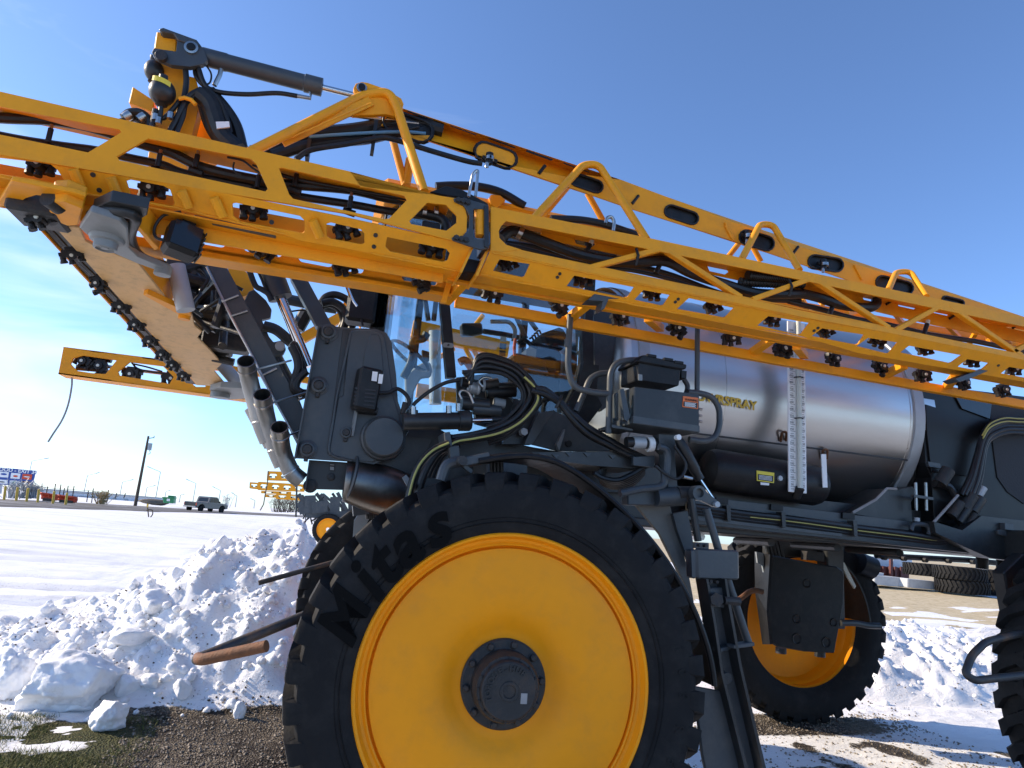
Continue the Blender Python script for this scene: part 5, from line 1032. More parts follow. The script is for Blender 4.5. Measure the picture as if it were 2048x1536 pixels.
loop = [(910, 955), (1080, 930), (1250, 945), (1370, 1010), (1450, 1110), (1455, 1220), (1380, 1330), (1270, 1420), (1140, 1470)]
for k in range(14):
    s = 1 + .028 * k; cx, cy = 1120, 1180
    pts = [(cx + (x - cx) * s + rs.uniform(-8, 8), cy + (y - cy) * s * (.97 + .01 * k) + rs.uniform(-8, 8)) for x, y in loop]; pts[0] = (905 + 6 * k, 950 + 9 * k)
    tubeP('hose', 18, pts, yH - .10 + .028 * (k % 4), rs.choice((.008, .010, .012, .014)), 'hose', HY)
for pts, off in (([(60, 660), (130, 620), (270, 596), (450, 556), (600, 480), (700, 380), (745, 290), (715, 205), (640, 130)], 0), ([(1310, 838), (1220, 880), (1150, 950), (1105, 1040), (1075, 1160)], 6)):
    v = 19 if off == 0 else 6; y_ = yH - .16 if off == 0 else .42
    tubeP('hose', v, pts, y_, .021, 'hose', HY); tubeP('stripe', v, [(x, y - 2) for x, y in pts], y_ - .018, .0065, 'yellow_line', HY)
for k in range(3): tubeP('hose', 6, [(1340 + 14 * k, 845), (1250 + 18 * k, 890), (1190 + 22 * k, 970), (1150 + 26 * k, 1060), (1120 + 30 * k, 1170)], .5 + .05 * k, .022, 'hose', HY)
for k in range(3): tubeP('hose', 19, [(90, 590 + 12 * k), (250, 565 + 12 * k), (420, 520 + 14 * k), (560, 450 + 12 * k), (650, 350 + 8 * k), (690, 260), (660, 170)], yH - .12 + .03 * k, .018, 'hose', HY)
for k in range(8):
    o = rs.uniform(-26, 26); tubeP('hose', 19, [(690 + 8 * k, 225 + o * .5), (800, 250 + o), (900, 320 + o * .5), (1000, 430 + o * 1.3), (1120, 540 + o * 1.5), (1280, 630 + o * 1.2), (1430, 710 + o), (1590, 775 + o * .7)], yH - .2 + .02 * (k % 4), rs.choice((.012, .016, .018)), 'hose', HY)
for x, y in ((905, 320),): MB().tube([P(19, x - 25, y + 45, yH - .26), P(19, x, y, yH - .27), P(19, x + 15, y - 45, yH - .24)], .01, 6).build('cable_tie', 'hose', HY)
mb = MB(); mb.prism(PS(19, [(1468, 735), (1630, 725), (1630, 815), (1470, 800)], yH - .25), (0, .03, 0)); mb.build('hose_bracket', 'grey_paint', HY, .003)
for x0, y0_, x1, y1_, r, m in ((960, 1090, 1060, 1110, .035, 'galv'), (1080, 1080, 1240, 1050, .030, 'cast_iron'), (1130, 1140, 1400, 1130, .034, 'black_plastic'), (1240, 1090, 1400, 1080, .026, 'dark_paint'), (900, 1240, 1150, 1260, .04, 'dark_paint'), (1000, 1290, 1260, 1310, .035, 'grey_paint'), (900, 1040, 960, 1050, .03, 'black_plastic'), (1200, 1230, 1300, 1250, .03, 'light_grey')):
    MB().cyl(P(18, x0, y0_, yH + .04), P(18, x1, y1_, yH + .04), r, 14).build('hose_coupling', m, HY)
for x, y in ((985, 1085), (1050, 1100), (1100, 1070)): MB().lathe(P(18, x, y, yH + .02), (1, 0, .1), [(.036, -.008), (.04, 0), (.036, .008)], 16).build('hose_clamp', 'galv', HY)
for pts in ([(1100, 1090), (1060, 1040), (1110, 1000), (1180, 1010)], [(900, 1200), (880, 1150), (910, 1120), (970, 1150), (1010, 1240)]): tubeP('wire', 18, pts, yH - .03, .007, 'steel', HY)
plateP('valve_plate', 19, [(260, 250), (480, 230), (560, 330), (500, 480), (380, 510), (270, 480)], yH + .12, .05, 'dark_paint', HY); plateP('valve_plate', 19, [(560, 290), (700, 330), (780, 420), (640, 640), (470, 640), (520, 520)], yH + .18, .03, 'dark_paint', HY)
plateP('support_channel', 19, [(745, 400), (870, 380), (700, 640), (640, 640)], yH + .1, .06, 'grey_paint', HY)
disc('bolt', P(19, 632, 548, yH + .12), .025, .05, 'galv', HY, 6)
mb = MB(); mb.prism(PS(6, [(1282, 775), (1318, 770), (1332, 855), (1292, 865)], yH - .19), (0, .20, 0)); mb.build('hose_saddle', 'grey_paint', HY, .004); mb = MB(); mb.prism(PS(6, [(1310, 855), (1370, 850), (1375, 920), (1340, 940), (1318, 930)], yH - .18), (0, .05, 0)); mb.build('saddle_leg', 'grey_paint', HY, .004)
# bodywork behind the hoses
plateP('skirt_panel', 19, [(-180, 420), (60, 560), (420, 600), (700, 660), (1700, 830), (1650, 1010), (1250, 1000), (700, 780), (200, 740), (-260, 1000), (-420, 900)], .92, .03, 'dark_paint', SP)
plateP('side_panel', 19, [(700, 640), (860, 380), (1280, 600), (1290, 690), (900, 690)], .82, .03, 'grey_paint', SP); MB().prism(PS(19, [(886, 640), (925, 560), (950, 520), (940, 580), (905, 690)], .78), (0, .04, 0)).build('panel_edge', 'light_grey', SP)
disc('panel_bolt', P(19, 975, 635, .81), .02, .02, 'black_plastic', SP)
# step plate with teeth
mb = MB(); q = PS(19, [(690, 700), (1480, 690), (1620, 800), (1560, 830), (1150, 800), (760, 745)], .45); mb.prism(q, (0, .4, .0)); mb.build('tread_plate', 'dark_paint', SP)
for x, y in ((980, 700), (1120, 705), (1310, 720), (880, 715), (780, 708)): mb = MB(); mb.prism(PS(19, [(x - 28, y), (x + 28, y + 4), (x, y + 30)], .44), (0, .02, 0)); mb.build('tread_tooth', 'grey_paint', SP)
# ------------------------------------------------------------------ front fender
pts = [(250, 98), (380, 78), (500, 76), (620, 105), (750, 180), (880, 285), (1000, 405), (1110, 540), (1200, 680), (1270, 820), (1320, 960), (1345, 1070), (1355, 1150)]
q = catmull([P(11, x, y, .06) for x, y in pts], 4); mb = MB()
for dy0, dy1, nn in ((0, .34, 0),): mb.ring([[p, p + Vector((0, .34, 0)), p + Vector((0, .34, 0)) + (Vector((0, .2, 1.0)) - p).normalized() * .012, p + (Vector((0, 0, 1.0)) - p).normalized() * .012] for p in q], smooth=False)
FE = mb.build('fender', 'black_plastic', SP); FE['label'] = 'narrow black fender over the front wheel'
MB().tube(q, .016, 8).build('fender_edge', 'black_plastic', FE); MB().tube([p + Vector((0, .1, .0)) + (p - Vector((0, .1, 1.0))).normalized() * .012 for p in q], .014, 6).build('fender_rib', 'black_plastic', FE); MB().tube([p + Vector((0, .22, .0)) + (p - Vector((0, .1, 1.0))).normalized() * .012 for p in q], .014, 6).build('fender_rib', 'black_plastic', FE)
tubeP('fender_stay', 11, [(75, 190), (95, 130), (125, 108), (185, 98)], .12, .028, 'grey_paint', FE); MB().beam(P(11, 170, 105, .08), P(11, 300, 78, .08), .05, .045).build('fender_stay', 'grey_paint', FE, .005); disc('stay_pin', P(11, 172, 98, .06), .024, .06, 'cast_iron', FE)
MB().beam(P(11, 180, 120, .12), P(11, 215, 150, .14), .02, .02).build('fender_stay', 'grey_paint', FE)
for k in range(4): MB().cyl(P(11, 310 + k * 16, 100, .35), P(11, 312 + k * 16, 165, .35), .010, 6).build('spring_rod', 'dark_paint', SP)
plateP('leg_shield', 11, [(985, 300), (1140, 285), (1180, 420), (1230, 600), (1260, 760), (1200, 640), (1100, 440)], .40, .03, 'light_brown', SP); plateP('leg_shield', 11, [(1160, 345), (1230, 330), (1260, 500), (1245, 600), (1180, 420)], .36, .03, 'grey_paint', SP)
MB().beam((0, .62, 1.0), (.1, .62, 2.0), .22, .22, (0, 1, 0)).build('axle_leg', 'grey_paint', SP, .01); MB().cyl((0, .30, 1.0), (0, .74, 1.0), .16, 24).build('drive_motor', 'cast_iron', SP); MB().beam((.1, .6, 2.0), (.1, 2.9, 2.0), .25, .2).build('axle_beam', 'grey_paint', SP, .01); MB().beam((0.02, 2.85, 1.0), (.1, 2.85, 2.0), .22, .22, (0, 1, 0)).build('axle_leg', 'grey_paint', SP, .01)
# ------------------------------------------------------------------ rails, boxes
yR2 = .34
RL = empty('walkway'); RL.parent = SP; RL['label'] = 'walkway rails with boxes beside the tank'
for pts, rad, y in (([(480, 100), (468, 300), (462, 470), (500, 600), (640, 632), (745, 640)], .10, yR2), ([(740, 910), (748, 640), (752, 500), (790, 430), (860, 412), (985, 408)], .10, yR2), ([(520, 760), (580, 620), (610, 540), (670, 502), (748, 498)], .08, yR2 + .12), ([(1270, 640), (1285, 590), (1255, 540)], .05, yR2 + .1), ([(1280, 628), (1370, 636), (1450, 660), (1498, 740), (1498, 860), (1470, 940), (1400, 968), (1290, 950)], .07, yR2), ([(1348, 120), (1345, 640)], .05, yR2 + .02), ([(900, 610), (905, 470), (895, 440)], .03, yR2 + .2)):
    MB().tube(bend(PS(7, pts, y), rad, 6), .0185 if len(pts) > 3 else .016, 12).build('handrail', 'grey_paint', RL)
MB().cyl(P(7, 466, 270, yR2), P(7, 465, 320, yR2), .022, 12).build('rail_collar', 'grey_paint', RL)
yX = .22
mb = MB(); mb.prism(PS(7, [(915, 590), (1362, 642), (1362, 868), (915, 800)], yX), (0, .30, 0)); BXo = mb.build('equipment_box', 'dark_paint', RL, .006)
mb = MB(); mb.prism(PS(7, [(912, 790), (1366, 858), (1366, 905), (912, 842)], yX - .012), (0, .32, 0)); mb.build('box_tray', 'grey_paint', RL, .004)
mb = MB(); mb.prism(PS(7, [(1250, 655), (1353, 668), (1352, 745), (1246, 730)], yX - .004), (0, .003, 0)); mb.build('warning_decal', 'orange_print', RL)
p0 = P(7, 1300, 683, yX - .006); ux = P(7, 1350, 690, yX) - P(7, 1250, 678, yX)
mb = MB(); put_text(mb, 'WARNING', p0 + Vector((.006, 0, 0)), ux, (0, 0, 1), .017, .0008); mb.build('decal_text', 'black_print', RL)
mb = MB(); mb.prism(PS(7, [(1254, 692), (1348, 703), (1346, 738), (1252, 724)], yX - .006), (0, .002, 0)); mb.build('decal_panel', 'black_print', RL)
mb = MB()
for k in range(5): mb.prism(PS(7, [(1262, 697 + k * 6), (1338 - 7 * (k % 2), 706 + k * 6), (1338 - 7 * (k % 2), 709 + k * 6), (1262, 700 + k * 6)], yX - .008), (0, .001, 0))
tag(mb.build('decal_lines', 'white_print', RL), kind='stuff')
for x, y in ((1368, 745), (1368, 790), (1368, 830)): disc('box_bolt', P(7, x, y, yX + .05), .008, .02, 'steel', RL, 8, (1, 0, 0))
mb = MB(); mb.prism(PS(7, [(790, 640), (800, 630), (805, 800), (795, 800)], yX + .1), (0, .05, 0)); mb.build('box_strut', 'grey_paint', RL); mb = MB(); mb.prism(PS(7, [(820, 610), (845, 605), (890, 800), (870, 830), (850, 815)], yX + .02), (0, .03, 0)); mb.build('box_strut', 'grey_paint', RL); mb = MB(); mb.prism(PS(7, [(765, 850), (905, 880), (905, 892), (765, 870)], yX + .08), (0, .2, 0)); mb.build('box_shelf', 'grey_paint', RL)
mb = MB(); mb.prism(PS(7, [(950, 425), (1235, 472), (1222, 582), (1210, 588), (950, 548), (944, 540)], yX + .04), (0, .24, 0)); mb.build('fuse_box', 'black_plastic', RL, .008)
mb = MB(); mb.prism(PS(7, [(968, 378), (985, 374), (1278, 440), (1272, 470), (1240, 472), (940, 420), (945, 405)], yX + .02), (0, .28, 0)); mb.build('fuse_box_lid', 'black_plastic', RL, .006)
for x, y in ((1035, 385), (1150, 410), (1220, 430)): mb = MB(); p = P(7, x, y, yX + .02); mb.box(p + Vector((-.03, -.006, -.006)), p + Vector((.03, .02, .012))); mb.build('lid_latch', 'black_plastic', RL, .003)
MB().prism(PS(7, [(1238, 480), (1275, 485), (1272, 535), (1240, 530)], yX + .06), (0, .1, 0)).build('box_hinge', 'black_plastic', RL)
MB().prism(PS(7, [(945, 505), (972, 510), (972, 550), (945, 548)], yX + .034), (0, .004, 0)).build('decal', 'light_grey', RL)
# pivot post, damper, links
plateP('pivot_post', 7, [(1085, 915), (1200, 920), (1195, 1060), (1205, 1200), (1215, 1290), (1150, 1300), (1140, 1180), (1130, 1050), (1090, 1010)], .30, .08, 'grey_paint', RL); tubeP('post_pipe', 7, [(1085, 1000), (1130, 1020), (1145, 1080), (1130, 1200), (1100, 1270), (960, 1290), (820, 1320)], .27, .022, 'grey_paint', RL)
MB().cyl(P(7, 860, 970, .34), P(7, 980, 970, .34), .03, 14).build('sleeve', 'hose', RL); MB().cyl(P(7, 905, 972, .34), P(7, 985, 975, .34), .036, 18).build('air_filter', 'galv', RL); MB().cyl(P(7, 1005, 985, .34), P(7, 1040, 985, .34), .044, 18).build('filter_cap', 'white_print', RL); MB().cyl(P(7, 985, 980, .34), P(7, 1090, 985, .34), .030, 14).build('filter_neck', 'cast_iron', RL)
a, b = P(7, 1215, 945, .24), P(7, 1365, 1225, .24); d = (b - a).normalized(); L = (b - a).length; MB().lathe(a, d, [(.0, -.01), (.022, 0), (.028, .03), (.032, .05), (.032, L - .06), (.027, L - .05), (.027, L), (0, L)], 20).build('gas_strut', 'hose', RL); MB().cyl(b, P(7, 1480, 1395, .24), .009, 10).build('strut_rod', 'chrome', RL); disc('strut_pin', P(7, 1213, 938, .22), .016, .03, 'white_print', RL)
tubeP('wire', 7, [(1060, 1130), (1120, 1180), (1200, 1220), (1250, 1190), (1268, 1120), (1220, 1040), (1190, 1000)], .22, .009, 'hose', RL); tubeP('hose_fitting', 7, [(1250, 1205), (1310, 1220)], .22, .012, 'steel', RL)
MB().cyl(P(7, 1060, 1345, .30), P(7, 1240, 1340, .30), .055, 20).build('pivot_tube', 'grey_paint', RL); MB().cyl(P(7, 1210, 1325, .28), P(7, 1330, 1320, .28), .042, 20).build('pivot_bush', 'cast_iron', RL)
MB().beam(P(7, 850, 1345, .35), P(7, 1080, 1350, .35), .08, .09).build('cross_beam', 'grey_paint', RL, .006)
plateP('link_plate', 7, [(1315, 1300), (1340, 1278), (1380, 1285), (1480, 1365), (1497, 1395), (1470, 1415), (1420, 1390), (1320, 1345)], .20, .03, 'grey_paint', RL); p = P(7, 1350, 1318, .20); MB().lathe(p, (0, -1, 0), [(.042, -.03), (.042, .02), (.026, .02), (.024, -.01), (0, -.01)], 22).build('link_eye', 'grey_paint', RL); disc('link_bolt', P(7, 1476, 1395, .19), .017, .03, 'galv', RL, 8)
for k in range(6): tubeP('hose', 7, [(640 + 15 * k, 1180 - 8 * k), (700, 1215 + 6 * k), (800, 1230 + 10 * k), (900, 1190 + 14 * k), (980, 1140 + 8 * k)], .42 + .04 * k, .016, 'hose', RL)
# ladder
LD = empty('ladder'); LD.parent = SP; LD['label'] = 'folding access ladder behind the front wheel'
mb = MB(); mb.prism(PS(8, [(262, 690), (335, 690), (350, 800), (400, 1080), (520, 1600), (455, 1600), (330, 1110), (300, 900)], .14), (0, .03, 0)); mb.build('stile', 'grey_paint', LD, .004)
mb = MB(); mb.prism(PS(8, [(335, 690), (345, 690), (362, 800), (412, 1080), (535, 1600), (520, 1600), (400, 1080), (350, 800)], .06), (0, .11, 0)); mb.build('stile_flange', 'dark_paint', LD); mb = MB(); mb.prism(PS(8, [(252, 690), (262, 690), (300, 900), (330, 1110), (455, 1600), (440, 1600), (318, 1110), (288, 900)], .06), (0, .11, 0)); mb.build('stile_flange', 'dark_paint', LD)
MB().tube(PS(8, [(252, 375), (330, 640), (440, 975)], .16), .022, 12).build('ladder_tube', 'grey_paint', LD); MB().tube(PS(8, [(185, 330), (215, 520)], .2), .02, 10).build('ladder_tube', 'dark_paint', LD)
mb = MB(); mb.prism(PS(8, [(205, 552), (402, 562), (404, 695), (210, 690)], .10), (0, .03, 0)); mb.build('cover_plate', 'grey_paint', LD, .012); mb = MB(); mb.prism(PS(8, [(183, 560), (205, 555), (205, 690), (188, 685)], .11), (0, .06, 0)); mb.build('cover_side', 'grey_paint', LD, .006)
mb = MB(); mb.prism(PS(8, [(203, 525), (265, 528), (265, 556), (203, 552)], .12), (0, .03, 0)); mb.build('cover_tab', 'grey_paint', LD, .003)
for x, y in ((220, 538), (247, 540), (268, 700), (296, 702)): disc('bolt', P(8, x, y, .11), .009, .03, 'cast_iron', LD, 8)
mb = MB(); mb.prism(PS(8, [(265, 730), (335, 728), (335, 820), (275, 815)], .10), (0, .03, 0)); mb.build('latch_plate', 'grey_paint', LD, .004); MB().cyl(P(8, 300, 782, .10), P(8, 300, 782, .02), .035, 6).build('latch_nut', 'cast_iron', LD); MB().cyl(P(8, 330, 785, .07), P(8, 400, 790, .07), .022, 10).build('latch_pin', 'cast_iron', LD)
for (a, b) in (((300, 1005), (360, 990)), ((360, 990), (450, 978))): MB().beam(P(8, *a, .08), P(8, *b, .16), .05, .02).build('step_bracket', 'grey_paint', LD, .003)
disc('pivot', P(8, 335, 1130, .10), .03, .05, 'cast_iron', LD); mb = MB(); mb.prism(PS(8, [(300, 1100), (340, 1098), (345, 1180), (310, 1185)], .12), (0, .03, 0)); mb.build('pivot_plate', 'grey_paint', LD)
mb = MB(); mb.prism(PS(8, [(190, 1168), (318, 1192), (345, 1280), (395, 1480), (410, 1600), (260, 1600), (235, 1480), (215, 1320)], .12), (0, .025, 0)); mb.build('mud_flap', 'grey_paint', SP, .006)
# ------------------------------------------------------------------ tank
TY, TZ, TR = 1.75, 2.84, .83
TK = MB(); x0t, x1t = .98, 3.62
prof = [(0, -.22), (.20, -.21), (.45, -.16), (.62, -.10), (.74, -.045), (.80, -.01), (TR, .03)] + [(TR, t) for t in (.5, 1.0, 1.5, 2.0, x1t - x0t)] + [(.80, x1t - x0t + .04), (.6, x1t - x0t + .14), (0, x1t - x0t + .22)]
TKO = TK.lathe((x0t, TY, TZ), (1, 0, 0), prof, 96).build('tank', 'stainless', SP); TKO['label'] = 'stainless steel solution tank with upright scale'
def tank_pt(v, x, y, off=.0):
    X, Y = px(v, x, y); r = ray(X, Y); o = CAM
    a_ = r.y ** 2 + r.z ** 2; b_ = 2 * (r.y * (o.y - TY) + r.z * (o.z - TZ)); c_ = (o.y - TY) ** 2 + (o.z - TZ) ** 2 - (TR + off) ** 2; t = (-b_ - math.sqrt(max(0, b_ * b_ - 4 * a_ * c_))) / (2 * a_); return o + r * t
def band(name, x, w, off, mat):
    mb = MB(); mb.lathe((x - w / 2, TY, TZ), (1, 0, 0), [(TR, 0), (TR + off, .004), (TR + off, w - .004), (TR, w)], 96); return mb.build(name, mat, TKO)
band('tank_band', tank_pt(7, 985, 500).x, .09, .010, 'galv'); band('tank_band', tank_pt(10, 1150, 400).x, .10, .014, 'galv'); band('weld_seam', tank_pt(4, 1330, 1300).x, .012, .004, 'steel'); band('weld_seam', 1.75, .008, .002, 'steel')
zs = tank_pt(7, 1600, 945); MB().beam((x0t + .1, zs.y - .002, zs.z), (x1t - .1, zs.y - .002, zs.z), .008, .012).build('weld_seam', 'cast_iron', TKO)
# level scale
yG = .775
gb = PS(0, [(1569, 640), (1611, 642), (1622, 988), (1575, 984)], yG); xl = sum(p.x for p in gb) / 4; zt, zb = gb[0].z, gb[2].z; wG = .145
mb = MB(); mb.box((xl - wG / 2, yG, zb), (xl + wG / 2, yG + .012, zt)); GB = mb.build('scale_board', 'white_print', TKO, .002)
MB().cyl((xl, yG - .022, zb + .03), (xl, yG - .022, zt), .0175, 14).build('sight_tube', 'pipe_white', TKO)
mb = MB(); h = (zt - zb); n_ = 25
for k in range(1, n_):
    z = zb + h * (k - .2) / n_ * .98
    for sx in (-1, 1):
        mb.box((xl + sx * .038 - .020, yG - .0012, z - .0012), (xl + sx * .038 + .020, yG - .0002, z + .0012)); put_text(mb, str(k * 50), (xl + sx * .046, yG - .001, z + .013), (1, 0, 0), (0, 0, 1), .021, .0003)
        mb.box((xl + sx * .044 - .012, yG - .0012, z - .018), (xl + sx * .044 + .012, yG - .0002, z - .0155))
tag(mb.build('scale_print', 'black_print', TKO), kind='stuff')
for z in (zb + .02, zb + .42 * h, zb + .66 * h): MB().tube([(xl - .03, yG - .01, z), (xl - .012, yG - .045, z), (xl + .012, yG - .045, z), (xl + .03, yG - .01, z)], .004, 6).build('tube_clip', 'cast_iron', TKO)
MB().cyl((xl, yG - .022, zb + .03), (xl, yG + .02, zb - .03), .03, 12).build('tube_fitting', 'black_plastic', TKO)
for v, x, y in ((10, 225, 400), (10, 505, 520)): MB().tube(bend([tank_pt(v, x - 15, y + 55, .01), tank_pt(v, x - 8, y - 10, .03), tank_pt(v, x + 25, y - 12, .03), tank_pt(v, x + 20, y + 50, .01)], .02), .009, 8).build('scale_bracket', 'rust', TKO)
mb = MB(); mb.prism(PS(10, [(488, 540), (520, 540), (530, 768), (500, 768)], .78), (0, .008, 0)); mb.build('strip_plate', 'white_print', TKO)
p = tank_pt(7, 1525, 690, .006); mb = MB(); put_text(mb, 'POWRSPRAY', Vector((p.x, TY - TR - .004, p.z)), (1, 0, -.03), (0, 0, 1), .092, .001, .003); mb.build('lettering', 'gold_print', TKO)
# black cylinder under the tank
a, b = P(7, 1400, 1150, .94), P(10, 470, 760, .94); d = (b - a).normalized(); L = (b - a).length; r_ = .145
BKT = MB().lathe(a, d, [(0, -.01), (.08, 0), (.128, .02), (r_, .06), (r_, L - .05), (.13, L - .01), (.06, L + .01), (0, L + .01)], 40).build('air_tank', 'black_plastic', SP)
mb = MB(); mb.prism(PS(10, [(46, 652), (166, 668), (164, 738), (48, 722)], .788), (0, .004, 0)); mb.build('caution_decal', 'yellow_print', BKT); mb = MB(); mb.prism(PS(10, [(54, 676), (160, 690), (158, 730), (55, 716)], .786), (0, .004, 0)); mb.build('decal_panel', 'black_print', BKT); mb = MB()
for k in range(4): mb.prism(PS(10, [(62, 683 + 8 * k), (150, 695 + 8 * k), (150, 698 + 8 * k), (62, 686 + 8 * k)], .784), (0, .001, 0))
tag(mb.build('decal_lines', 'white_print', BKT), kind='stuff'); mb = MB(); mb.prism(PS(10, [(72, 732), (132, 738), (130, 754), (74, 750)], .788), (0, .004, 0)); mb.build('decal', 'white_print', BKT); disc('tank_bolt', P(10, 203, 705, .79), .018, .02, 'galv', BKT, 8)
# saddle and strap hardware
plateP('tank_saddle', 10, [(690, 945), (860, 850), (940, 775), (1010, 782), (1110, 760), (1135, 800), (1100, 870), (1110, 1005), (900, 985)], .95, .6, 'dark_paint', SP)
MB().tube(PS(10, [(700, 940), (860, 850), (935, 775), (1000, 778)], .94), .010, 6).build('saddle_gasket', 'strap', SP)
for x in (1130, 1200): MB().cyl(P(10, x, 735, .88), P(10, x + 5, 925, .88), .012, 8).build('strap_bolt', 'steel', SP)
MB().beam(P(10, 1110, 825, .87), P(10, 1240, 845, .87), .03, .02).build('strap_bar', 'grey_paint', SP); MB().cyl(P(10, 1140, 975, .88), P(10, 1140, 1000, .88), .02, 10).build('strap_nut', 'galv', SP)
tubeP('strap_hook', 10, [(1100, 1060), (1120, 1020), (1200, 1025), (1222, 1060), (1218, 1090)], .86, .016, 'grey_paint', SP)
# ------------------------------------------------------------------ chassis
CH_ = plateP('chassis_rail', 10, [(-420, 822), (0, 868), (1085, 1000), (1085, 1062), (0, 938), (-420, 890)], .92, .10, 'grey_paint', SP); CH_['label'] = 'chassis side rail carrying hoses under the tank'
MB().beam(P(10, -440, 965, .95), P(10, 1900, 1215, .95), .14, .10).build('lower_rail', 'dark_paint', CH_, .005)
MB().beam(P(10, -420, 975, .88), P(10, 620, 1092, .88), .02, .02).build('rail_edge', 'grey_paint', CH_)
for x in (-160, 215, 705): mb = MB(); mb.prism(PS(10, [(x, 935 + (x - 215) * .12), (x + 28, 938 + (x - 215) * .12), (x + 30, 1045 + (x - 215) * .12), (x + 8, 1040 + (x - 215) * .12)], .84), (0, .06, 0)); mb.build('hose_bracket', 'dark_paint', CH_); mb = MB(); mb.prism(PS(10, [(x - 70, 880 + (x - 215) * .12), (x + 12, 888 + (x - 215) * .12), (x + 10, 930 + (x - 215) * .12), (x - 72, 920 + (x - 215) * .12)], .90), (0, .02, 0)); mb.build('clip_plate', 'black_plastic', CH_)
for k in range(4):
    o = k * 22; pts = [(-430, 890 + o), (0, 950 + o), (280, 980 + o), (720, 1040 + o), (1080, 1085 + o * .9), (1300, 1115 + o * .7), (1420, 1070 + o * .5), (1460 + 8 * k, 960), (1430 + 14 * k, 900)]
    tubeP('hose', 10, pts, .87 + .012 * k, .022, 'hose', CH_)
    if k in (1,): tubeP('stripe', 10, [(x, y - 3) for x, y in pts[1:7]], .850 + .012 * k, .005, 'yellow_line', CH_)
mb = MB(); mb.box((.75, 1.0, 1.80), (6.5, 2.45, 1.86)); mb.build('belly_plate', 'dark_paint', CH_, .01); MB().box((.85, 1.05, 1.86), (6.4, 1.25, 2.1)).build('cross_member', 'dark_paint', CH_); MB().box((1.0, 2.3, 1.86), (6.4, 2.5, 2.1)).build('far_rail', 'grey_paint', CH_)
for k in range(5): MB().cyl((1.2 + k * .6, 1.3, 1.77), (1.5 + k * .6, 2.2, 1.77), .03, 8).build('belly_pipe', rs.choice(('steel', 'cast_iron', 'hose')), CH_)
tubeP('boom_pipe', 10, [(860, 1232), (1100, 1245), (1500, 1265), (1750, 1290)], 2.6, .03, 'cast_iron', CH_, smooth=False)
for x, y in ((915, 1255), (1050, 1262), (1195, 1272), (1355, 1278), (1520, 1285)): disc('pipe_bolt', P(10, x, y - 8, 2.55), .025, .05, 'cast_iron', CH_, 8)
for x, y, r in ((1585, 1310, .055), (1720, 1320, .05), (1765, 1325, .045)): MB().cyl(P(10, x, y - 60, 2.2), P(10, x, y + 15, 2.2), r, 12).build('drain_plug', 'black_plastic', CH_)
# rear bodywork, black
RB = plateP('rear_hood', 10, [(1165, 60), (2300, 200), (2300, 1100), (1560, 960), (1260, 1010), (1240, 700), (1200, 600)], .93, .9, 'black_gloss', SP); RB['label'] = 'black rear bodywork behind the tank'
plateP('hood_recess', 10, [(1640, 190), (1700, 165), (2300, 230), (2300, 900), (1871, 880), (1760, 800), (1690, 700), (1650, 400)], .922, .008, 'seat', RB)
plateP('hood_panel', 10, [(1200, 200), (1600, 330), (1620, 400), (1560, 700), (1240, 660), (1210, 400)], .915, .012, 'black_gloss', RB); plateP('hood_window', 10, [(1380, 100), (1660, 140), (1640, 300), (1450, 230)], .915, .008, 'dark_glass', RB)
for k in range(5):
    pts = [(2250, 300 + 22 * k), (1871, 305 + 22 * k), (1740, 300 + 24 * k), (1640, 340 + 24 * k), (1585 + 5 * k, 420 + 18 * k), (1545 + 12 * k, 560), (1500 + 18 * k, 700), (1440 + 24 * k, 820)]
    tubeP('hose', 10, pts, .84 - .01 * (k % 2), .020, 'hose', RB)
    if k in (0, 1): tubeP('stripe', 10, [(x, y - 6) for x, y in pts[:5]], .822 - .01 * (k % 2), .006, 'yellow_line', RB)
for x, y, r, m in ((1480, 870, .05, 'cast_iron'), (1540, 890, .045, 'dark_paint'), (1400, 920, .04, 'cast_iron'), (1450, 960, .035, 'dark_paint'), (1560, 820, .03, 'galv'), (1320, 700, .05, 'cast_iron'), (1500, 1000, .03, 'cast_iron'), (1590, 1030, .025, 'galv')):
    p = P(10, x, y, .86); MB().cyl(p + Vector((-.04, 0, -.05)), p + Vector((.03, -.02, .06)), r, 12).build('hose_coupling', m, RB)
tubeP('hose', 10, [(1260, 740), (1350, 760), (1400, 830)], .88, .03, 'hose', RB); tubeP('wire', 10, [(1250, 1010), (1350, 900), (1420, 820)], .82, .01, 'strap', RB); plateP('bracket', 10, [(1215, 590), (1300, 605), (1305, 640), (1225, 625)], .90, .03, 'grey_paint', RB)
plateP('rear_frame', 10, [(1255, 1000), (1450, 1060), (1580, 960), (2300, 1040), (2300, 1330), (1640, 1250), (1480, 1180), (1270, 1080)], .80, .12, 'dark_paint', RB); plateP('tow_tab', 10, [(1740, 1010), (1800, 1018), (1802, 1062), (1742, 1055)], .76, .04, 'grey_paint', RB); plateP('rear_gusset', 10, [(1690, 1060), (1780, 1045), (1850, 1085), (1810, 1110), (1700, 1090)], .78, .03, 'grey_paint', RB)
mb = MB(); mb.prism(PS(10, [(1735, 1350), (1871, 1220), (2300, 1280), (2300, 1800), (1800, 1700)], .62), (0, .1, 0)); mb.build('rear_leg', 'dark_paint', RB, .01)
for x in (1.6, 4.3): MB().beam((x if x > 2 else .1, .62, 1.0), (x if x > 2 else .1, .62, 1.9), .2, .2, (0, 1, 0)).build('axle_leg', 'dark_paint', RB, .01) if x > 2 else None
MB().beam((4.2, .6, 1.9), (4.2, 2.9, 1.9), .25, .2).build('axle_beam', 'dark_paint', RB, .01); MB().beam((4.15, 2.72, 1.0), (4.15, 2.72, 1.9), .2, .16, (0, 1, 0)).build('axle_leg', 'dark_paint', RB, .01)
